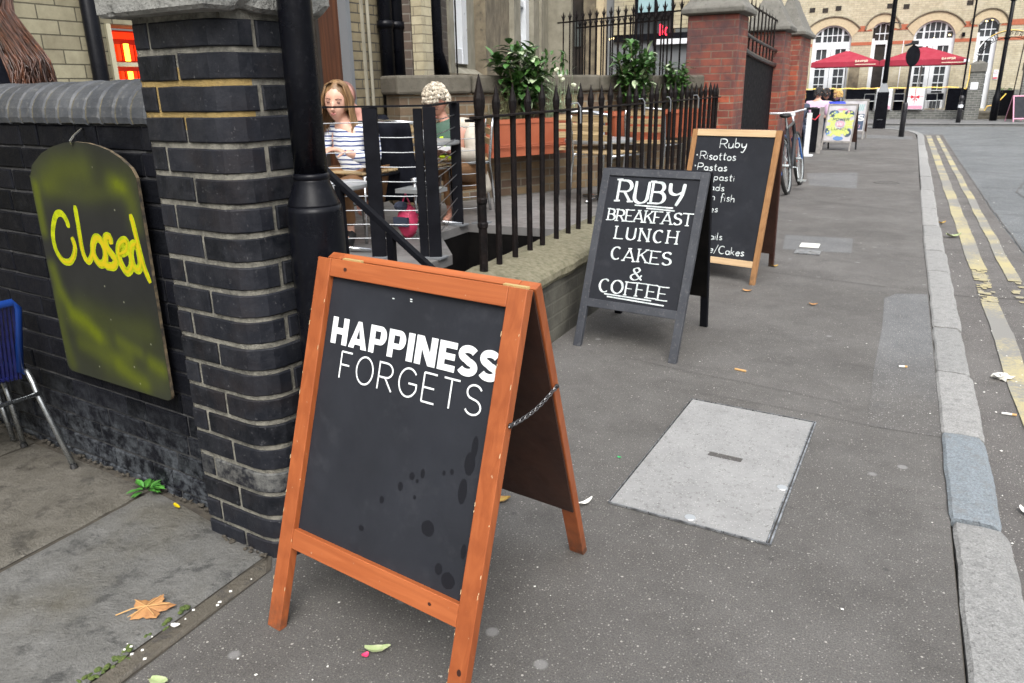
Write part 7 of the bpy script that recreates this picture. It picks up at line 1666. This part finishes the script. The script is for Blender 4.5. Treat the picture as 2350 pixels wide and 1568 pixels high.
b = MB(); skin_add(b, [(V3(-3.86, 5.06, .90), .15), (V3(-3.88, 5.05, 1.02), .135), (che, (.165, .125)), (V3(-3.925, 5.0, 1.27), (.10, .075)), (sL, .075), (eL, .058), (wL.lerp(eL, .22), .046), (sR, .075), (eR, .058), (wR.lerp(eR, .2), .046)], [(0, 1), (1, 2), (2, 3), (2, 4), (4, 5), (5, 6), (2, 7), (7, 8), (8, 9)])
b.build('striped_top', 'stripes', wp, smooth=True)
b = MB(); skin_add(b, [(V3(-3.86, 5.06, .86), .155), (hL, .108), (kL, .082), (aL + UP * .06, .06), (hR, .108), (kR, .082), (aR + UP * .06, .06)], [(0, 1), (1, 2), (2, 3), (0, 4), (4, 5), (5, 6)]); b.build('trousers', 'trousers', wp, smooth=True)
for a_, t_ in ((aL, tL), (aR, tR)): b = MB(); b.tube([a_ + UP * .02, a_.lerp(t_, .3) - UP * .02, t_], [.05, .052, .038], 8); b.build('shoe', 'rubber', wp, smooth=True)
def long_hair(parent, Rm, c, k, m, length, n, side=.095, part=.02, flare=.02, front=.2, down=None, curl=0, name='hair', seed=3, back=1.0):
    random.seed(seed); b = MB(); P = lambda x, y, z: c + Rm @ (Vector((x, y, z)) * k); dn = down or V3(0, 0, -1)
    b.cur = (.5, 0, 0); n0 = 16; vs = []; fs = []
    for i in range(9):   # cap, open over the face
        t = math.pi * .5 * i / 8 * 1.25
        for j in range(n0 + 1):
            a = R(-222 + 264 * j / n0) + R(180) * 0; x = math.sin(t) * math.cos(a); y = math.sin(t) * math.sin(a); z = math.cos(t)
            if i < 3: a = R(-222 + 264 * j / n0)
            vs.append(P(.087 * x, .103 * y - .006, .127 * z + .003))
    for i in range(8):
        for j in range(n0): q = i * (n0 + 1) + j; fs.append((q, q + 1, q + n0 + 2, q + n0 + 1))
    b.add(vs, fs); b.ball(c + Rm @ (Vector((0, -.012, .034)) * k), (.082 * k, .092 * k, .095 * k), 16, 12, Rm)
    for i in range(n):
        s_ = random.choice((-1, 1)); a = rr(-1.75, .52) if front else rr(-1.7, .2)      # azimuth from the ear: + forward
        tt = rr(.0, 1); r0 = P(part * s_ + rr(0, .01) * s_, .07 - .15 * tt, .118 - .03 * tt * tt)
        ex, ey = .090 * math.cos(a) * s_, .098 * math.sin(a) - .005
        p1 = P(ex * .72, ey * .8 + .01, .095); p2 = P(ex * 1.04, ey, .02); p3 = P(ex * 1.12, ey - .006, -.07)
        L = length * rr(.72, 1.0) * k; p4 = p3 + dn * L * .5 + (p3 - c).normalized() * flare * k; p5 = p3 + dn * L + (p3 - c) * .05 + rvec() * .02 * k
        pts = [r0, p1, p2, p3, p4, p5]
        if curl:
            pts = [r0, p1, p2, p3]
            for q in range(1, 9): f = q / 8; pts.append(p3.lerp(p5, f) + (Vector((math.cos(f * 9 + i), math.sin(f * 9 + i), 0)) * curl * k * f))
        w_ = .0075 * k; m_ = len(pts); b.tube(pts, [w_ * .6] + [w_] * (m_ - 3) + [w_ * .8, w_ * .15], 5, (random.random(), 0, 0), .55)
    return b.build(name, m, parent, smooth=True)
long_hair(wp, Rm, hc, K, 'hair_blonde', .14, 420, down=V3(.02, -.05, -1))
# --- bald man behind her
mp = thing('person', 'man with shaved pink head seated behind the woman in stripes', 'person', (-4.44, 5.85, ZD)); hc2 = V3(-4.50, 5.76, 1.485); Rm2, hc2 = head_frame(hc2, V3(.75, -.45, -.35)); b = MB()
skin_add(b, [(V3(-4.45, 5.92, .86), .15), (V3(-4.45, 5.90, 1.15), .15), (V3(-4.44, 5.86, 1.36), .06), (hc2 - UP * .06, .06), (V3(-4.25, 5.98, 1.28), .07), (V3(-4.15, 5.80, 1.05), .05), (V3(-4.2, 5.6, 1.1), .035), (V3(-4.62, 5.80, 1.28), .07), (V3(-4.6, 5.6, 1.05), .05), (V3(-4.45, 5.45, 1.1), .035), (V3(-4.35, 5.9, .84), .1), (V3(-4.2, 5.5, .86), .07), (V3(-4.2, 5.5, .48), .05), (V3(-4.52, 5.85, .84), .1), (V3(-4.4, 5.45, .86), .07), (V3(-4.4, 5.45, .48), .05)],
 [(0, 1), (1, 2), (2, 3), (1, 4), (4, 5), (5, 6), (1, 7), (7, 8), (8, 9), (0, 10), (10, 11), (11, 12), (0, 13), (13, 14), (14, 15)])
head_add(b, Rm2, hc2, 1.12); hand_add(b, V3(-4.2, 5.6, 1.1), V3(.1, -.8, 0), UP, 1.1); hand_add(b, V3(-4.45, 5.45, 1.1), V3(.2, -.8, 0), UP, 1.1)
remesh(b, .014).build('body', 'skin_pink', mp, smooth=True); face_parts(mp, Rm2, hc2, 1.12)
b = MB(); b.ball(hc2 + V3(-.01, .015, .03), (.098, .105, .118), 16, 12); b.build('cropped_hair', 'cropped', mp, smooth=True)
b = MB(); skin_add(b, [(V3(-4.45, 5.92, .90), .17), (V3(-4.45, 5.90, 1.15), .17), (V3(-4.44, 5.88, 1.30), .09), (V3(-4.25, 5.98, 1.27), .085), (V3(-4.15, 5.80, 1.05), .065), (V3(-4.62, 5.80, 1.27), .085), (V3(-4.6, 5.6, 1.05), .065)], [(0, 1), (1, 2), (1, 3), (3, 4), (1, 5), (5, 6)]); b.build('jacket', 'black_cloth', mp, smooth=True)
# --- white haired woman
gp = thing('person', 'seated woman with curly white hair in a cream cardigan and dark green top', 'person', (-3.66, 6.25, ZD)); hc3 = V3(-3.80, 6.17, 1.43); Rm3, hc3 = head_frame(hc3, V3(.12, -.84, -.62)); b = MB()
sL3, sR3 = V3(-3.53, 6.32, 1.19), V3(-3.90, 6.20, 1.17); eL3, eR3 = V3(-3.42, 6.16, .96), V3(-3.97, 5.98, .98); wL3, wR3 = V3(-3.58, 5.95, 1.02), V3(-3.72, 5.90, 1.02)
skin_add(b, [(V3(-3.62, 6.32, .84), .15), (V3(-3.68, 6.28, 1.08), (.16, .13)), (V3(-3.76, 6.22, 1.28), .055), (hc3 - Rm3 @ V3(0, 0, .06), .055), (sL3, .065), (eL3, .048), (wL3, .03), (sR3, .065), (eR3, .048), (wR3, .03), (V3(-3.53, 6.28, .82), .1), (V3(-3.46, 5.82, .86), .07), (V3(-3.50, 5.86, .48), .045), (V3(-3.48, 5.70, .45), .032), (V3(-3.70, 6.26, .82), .1), (V3(-3.72, 5.80, .86), .07), (V3(-3.74, 5.84, .48), .045), (V3(-3.74, 5.68, .45), .032)],
 [(0, 1), (1, 2), (2, 3), (1, 4), (4, 5), (5, 6), (1, 7), (7, 8), (8, 9), (0, 10), (10, 11), (11, 12), (12, 13), (0, 14), (14, 15), (15, 16), (16, 17)])
head_add(b, Rm3, hc3, 1.14); hand_add(b, wL3, V3(-.5, -.5, .1), UP, 1.1, .5, -1); hand_add(b, wR3, V3(.5, -.4, .1), UP, 1.1, .5, 1)
remesh(b, .011).build('body', 'skin_dark', gp, smooth=True); face_parts(gp, Rm3, hc3, 1.14, 'lip')
b = MB(); random.seed(9)
for i in range(800):
    t = rr(0, 1.95); a = rr(0, 6.28); x, y, z = math.sin(t) * math.cos(a), math.sin(t) * math.sin(a), math.cos(t)
    if y > .25 and z < .45: continue
    b.ball(hc3 + Rm3 @ (V3(.098 * x, .112 * y - .012, .128 * z + .006) * rr(1.08, 1.3)), rr(.008, .018), 5, 4, None, (random.random(), 0, 0))
b.ball(hc3 + Rm3 @ V3(0, -.045, .035), (.105, .10, .125), 14, 10, Rm3, (.1, 0, 0))
b.build('hair', 'hair_white', gp)
b = MB(); skin_add(b, [(V3(-3.63, 6.30, .88), .17), (V3(-3.69, 6.26, 1.06), (.185, .15)), (V3(-3.76, 6.21, 1.27), .095), (sR3, .078), (eR3, .062)], [(0, 1), (1, 2), (1, 3), (3, 4)]); b.build('green_top', 'green_cloth', gp, smooth=True)
b = MB(); b.tube([V3(-3.72, 6.10, 1.14), V3(-3.68, 6.09, 1.02)], .018, 6); b.tube([V3(-3.74, 6.085, .97), V3(-3.60, 6.10, .96)], .016, 6); b.tube([V3(-3.70, 6.09, .93), V3(-3.58, 6.10, .95)], .012, 6); b.build('lime_print', 'lime', gp)
b = MB(); b.box((-3.74, 6.06, 1.0), (-3.58, 6.08, 1.06)); b.build('white_print', 'white_vinyl', gp)
b = MB(); skin_add(b, [(V3(-3.50, 6.40, .78), (.11, .08)), (V3(-3.54, 6.38, 1.0), (.10, .085)), (V3(-3.60, 6.34, 1.22), (.09, .07)), (sL3 + UP * .01, .09), (eL3, .085), (wL3.lerp(eL3, .2), .065), (V3(-3.76, 6.32, 1.22), (.09, .07)), (sR3, .08), (eR3, .075), (wR3.lerp(eR3, .2), .055), (V3(-3.44, 6.42, .60), (.12, .07)), (V3(-3.72, 6.28, 1.25), .10)], [(2, 11), (0, 1), (1, 2), (2, 3), (3, 4), (4, 5), (2, 6), (6, 7), (7, 8), (8, 9), (0, 10)]); b.build('cardigan', 'cream_cloth', gp, smooth=True)
b = MB(); skin_add(b, [(V3(-3.62, 6.30, .84), .16), (V3(-3.53, 6.26, .83), .112), (V3(-3.46, 5.82, .87), .085), (V3(-3.50, 5.86, .55), .065), (V3(-3.70, 6.24, .83), .112), (V3(-3.72, 5.80, .87), .085), (V3(-3.74, 5.84, .55), .065)], [(0, 1), (1, 2), (2, 3), (0, 4), (4, 5), (5, 6)]); b.build('trousers', 'trousers', gp, smooth=True)
# --- red haired woman behind the wall at the left edge
DX, DH = V3(-.78, .28, -.03), V3(-.455, .235, .01)
rp = thing('person', 'woman in black with long auburn hair behind the wall at the left edge', 'person', (-4.0, 2.55, ZD)); hc4 = V3(-3.40, 2.10, 2.045) + DH + V3(-.06, 0, 0); Rm4, hc4 = head_frame(hc4, V3(-.80, -.55, -.1), (.25, -.12, 1)); b = MB()
nd = [(V3(-3.45, 2.30, 1.15), .16), (V3(-3.44, 2.26, 1.38), .14), (V3(-3.42, 2.22, 1.60), (.17, .13)), (V3(-3.33, 2.17, 1.84), .055), (hc4 - DX - UP * .06, .055), (V3(-3.28, 2.38, 1.70), .07), (V3(-3.22, 2.45, 1.42), .05), (V3(-3.4, 2.5, 1.2), .035), (V3(-3.55, 2.05, 1.70), .07), (V3(-3.66, 2.0, 1.42), .05), (V3(-3.7, 2.1, 1.2), .035), (V3(-3.40, 2.38, 1.1), .11), (V3(-3.40, 2.36, .78), .08), (V3(-3.42, 2.38, .48), .05), (V3(-3.52, 2.22, 1.1), .11), (V3(-3.52, 2.22, .78), .08), (V3(-3.52, 2.22, .48), .05)]
nd = [(p + DX, r) for p, r in nd]
skin_add(b, nd, [(0, 1), (1, 2), (2, 3), (3, 4), (2, 5), (5, 6), (6, 7), (2, 8), (8, 9), (9, 10), (0, 11), (11, 12), (12, 13), (0, 14), (14, 15), (15, 16)])
head_add(b, Rm4, hc4, 1.18); hand_add(b, V3(-3.4, 2.5, 1.2) + DX, V3(-.2, 0, -1), V3(1, 0, 0), 1.15); hand_add(b, V3(-3.7, 2.1, 1.2) + DX, V3(-.1, 0, -1), V3(-1, 0, 0), 1.15)
remesh(b, .014).build('body', 'skin', rp, smooth=True); face_parts(rp, Rm4, hc4, 1.18)
b = MB(); skin_add(b, [(nd[0][0], .20), (nd[1][0], .19), (nd[2][0], (.20, .16)), (nd[3][0] - UP * .06, .10), (nd[5][0], .095), (nd[6][0], .08), (nd[7][0] + UP * .04, .06), (nd[8][0], .095), (nd[9][0], .08), (nd[10][0] + UP * .04, .06), (nd[0][0] - UP * .4, .22)], [(0, 1), (1, 2), (2, 3), (2, 4), (4, 5), (5, 6), (2, 7), (7, 8), (8, 9), (0, 10)]); b.build('black_coat', 'black_cloth', rp, smooth=True)
b = MB(); b.cur = (.4, 0, 0); random.seed(4); b.ball(hc4 + V3(.02, .015, .025), (.105, .105, .135), 16, 12, None, (.3, 0, 0))
for i in range(900):   # long wavy hair falling over the shoulder and down the back
    s_ = rr(-1, 1); a = rr(0, 1); o_ = DH + V3(.02, 0, 0); p0_ = V3(-3.40, 2.10, 2.045) + o_ + V3(.05 * s_ + .05, .02 + .06 * a - .09 * (1 - a), .11 - .06 * a)
    p1_ = V3(-3.40, 2.10, 2.045) + o_ + V3(.10 + .03 * s_, .02 + .07 * s_ - .03, .0); sp = rr(-1, 1); p2_ = V3(-3.235 + .035 * s_, 2.055 + .06 * sp, 1.90 + rr(-.03, .02)) + o_; p3_ = V3(-3.09 + .05 * s_, 2.02 + .06 * sp, 1.76 + rr(-.02, .02)) + o_; p4_ = V3(-2.985 + .07 * s_, 1.995 + .06 * sp, 1.64 + rr(-.04, .04)) + o_; L = rr(.2, 1)
    p5_ = p4_ + V3(-.03 * s_ + .02, rr(-.02, .02), -.16 * L) + rvec() * .035; ph = rr(0, 6); c_ = []
    ctl = [p0_, p1_, p2_, p3_, p4_, p5_]
    for q in range(len(ctl) - 1):
        for f in (0, .33, .66): p = ctl[q].lerp(ctl[q + 1], f); g_ = (q + f) / 5; c_.append(p + V3(math.cos(g_ * 13 + ph), math.sin(g_ * 11 + ph), math.cos(g_ * 9)) * (.004 + .026 * max(0, g_ - .4)))
    c_.append(p5_); b.tube(c_, [.003] + [.0042] * (len(c_) - 3) + [.003, .001], 4, (random.random(), 0, 0), .7)
b.build('hair', 'hair_red', rp, smooth=True)
# --- people on the far left terrace
def bust(label, x, y, z, zt, shirt, hair, rz, seat=.0, k=1.18, hairlen=False, skinm='skin'):
    """seated figure seen from behind; z floor, zt top of the head"""
    t = thing('person', label, 'person', (x, y, z)); c = V3(x, y, zt - .12 * k); f = V3(-math.sin(rz), math.cos(rz), -.15); Rm_, c = head_frame(c, f); b = MB(); rt_ = V3(f.y, -f.x, 0).normalized(); ff = V3(f.x, f.y, 0).normalized()
    sh = V3(x, y, zt - .33 * k) - ff * .04; hp = V3(x, y, zt - .80 * k) - ff * .10
    nd = [(hp, .15 * k), (hp.lerp(sh, .5) - ff * .03, .13 * k), (sh - UP * .04, (.17 * k, .12 * k)), (sh + UP * .07 * k, .055 * k), (c - UP * .05, .055 * k)]
    ed = [(0, 1), (1, 2), (2, 3), (3, 4)]
    for sg in (-1, 1):
        n0 = len(nd); nd += [(sh + rt_ * sg * .19 * k, .065 * k), (sh + rt_ * sg * .25 * k - UP * .26 * k + ff * .02, .05 * k), (sh + rt_ * sg * .16 * k - UP * .30 * k + ff * .28 * k, .032 * k), (hp + rt_ * sg * .1 * k, .1 * k), (hp + rt_ * sg * .11 * k + ff * .42 * k, .07 * k), (hp + rt_ * sg * .11 * k + ff * .40 * k - UP * .40 * k, .045 * k)]
        ed += [(2, n0), (n0, n0 + 1), (n0 + 1, n0 + 2), (0, n0 + 3), (n0 + 3, n0 + 4), (n0 + 4, n0 + 5)]
    skin_add(b, nd, ed); head_add(b, Rm_, c, k)
    for sg in (-1, 1): hand_add(b, nd[7 if sg < 0 else 13][0], ff, UP, k, .5, sg)
    remesh(b, .016).build('body', skinm, t, smooth=True); face_parts(t, Rm_, c, k)
    b = MB(); skin_add(b, [(p, (r[0] + .02, r[1] + .02) if hasattr(r, '__len__') else r + .02) for p, r in (nd[0], nd[1], nd[2], nd[3], nd[5], nd[6], nd[11], nd[12])], [(0, 1), (1, 2), (2, 3), (2, 4), (4, 5), (2, 6), (6, 7)]); b.build('shirt', shirt, t, smooth=True)
    b = MB(); skin_add(b, [(nd[0][0], .17 * k), (nd[8][0], .115 * k), (nd[9][0], .085 * k), (nd[10][0], .06 * k), (nd[14][0], .115 * k), (nd[15][0], .085 * k), (nd[16][0], .06 * k)], [(0, 1), (1, 2), (2, 3), (0, 4), (4, 5), (5, 6)]); b.build('trousers', 'denim', t, smooth=True)
    b = MB(); vs = []
    for i in range(240):
        tt = rr(0, 2.0); a = rr(0, 6.28); X_, Y_, Z_ = math.sin(tt) * math.cos(a), math.sin(tt) * math.sin(a), math.cos(tt)
        if Y_ > .35 and Z_ < .5: continue
        b.ball(c + Rm_ @ (V3(.085 * X_, .10 * Y_ - .01, .125 * Z_) * k), .020 * k, 6, 4, None, (random.random(), 0, 0))
    b.build('hair', hair, t)
    s_ = thing('bench_stool', 'low dark stool under the ' + label.split(' on the')[0].split(' at the')[0], 'stool', (hp.x, hp.y, z)); b = MB(); b.box((hp.x - .2, hp.y - .2, hp.z - .24), (hp.x + .2, hp.y + .2, hp.z - .19)); b.build('seat', 'black_steel', s_)
    for dx in (-1, 1):
        for dy in (-1, 1): b = MB(); b.tube([(hp.x + dx * .18, hp.y + dy * .18, z), (hp.x + dx * .17, hp.y + dy * .17, hp.z - .24)], .014, 6); b.build('leg', 'black_steel', s_)
bust('person in a pale pink shirt seen from behind at the far left terrace', -2.00, 21.8, 0, 1.42, 'pink_shirt', 'hair_black', R(-12))
bust('person with golden hair and blue top beyond the sunburst sign', -1.68, 23.5, 0, 1.36, 'blue_cloth', 'hair_gold', R(60))
bust('person with dark brown hair beside the golden haired one', -1.98, 23.7, 0, 1.38, 'cream_cloth', 'hair_black', R(-40), skinm='skin_dark')
bust('person with orange hair mostly hidden by the farthest red pillar', -2.40, 21.6, 0, 1.36, 'denim', 'hair_gold', R(200))
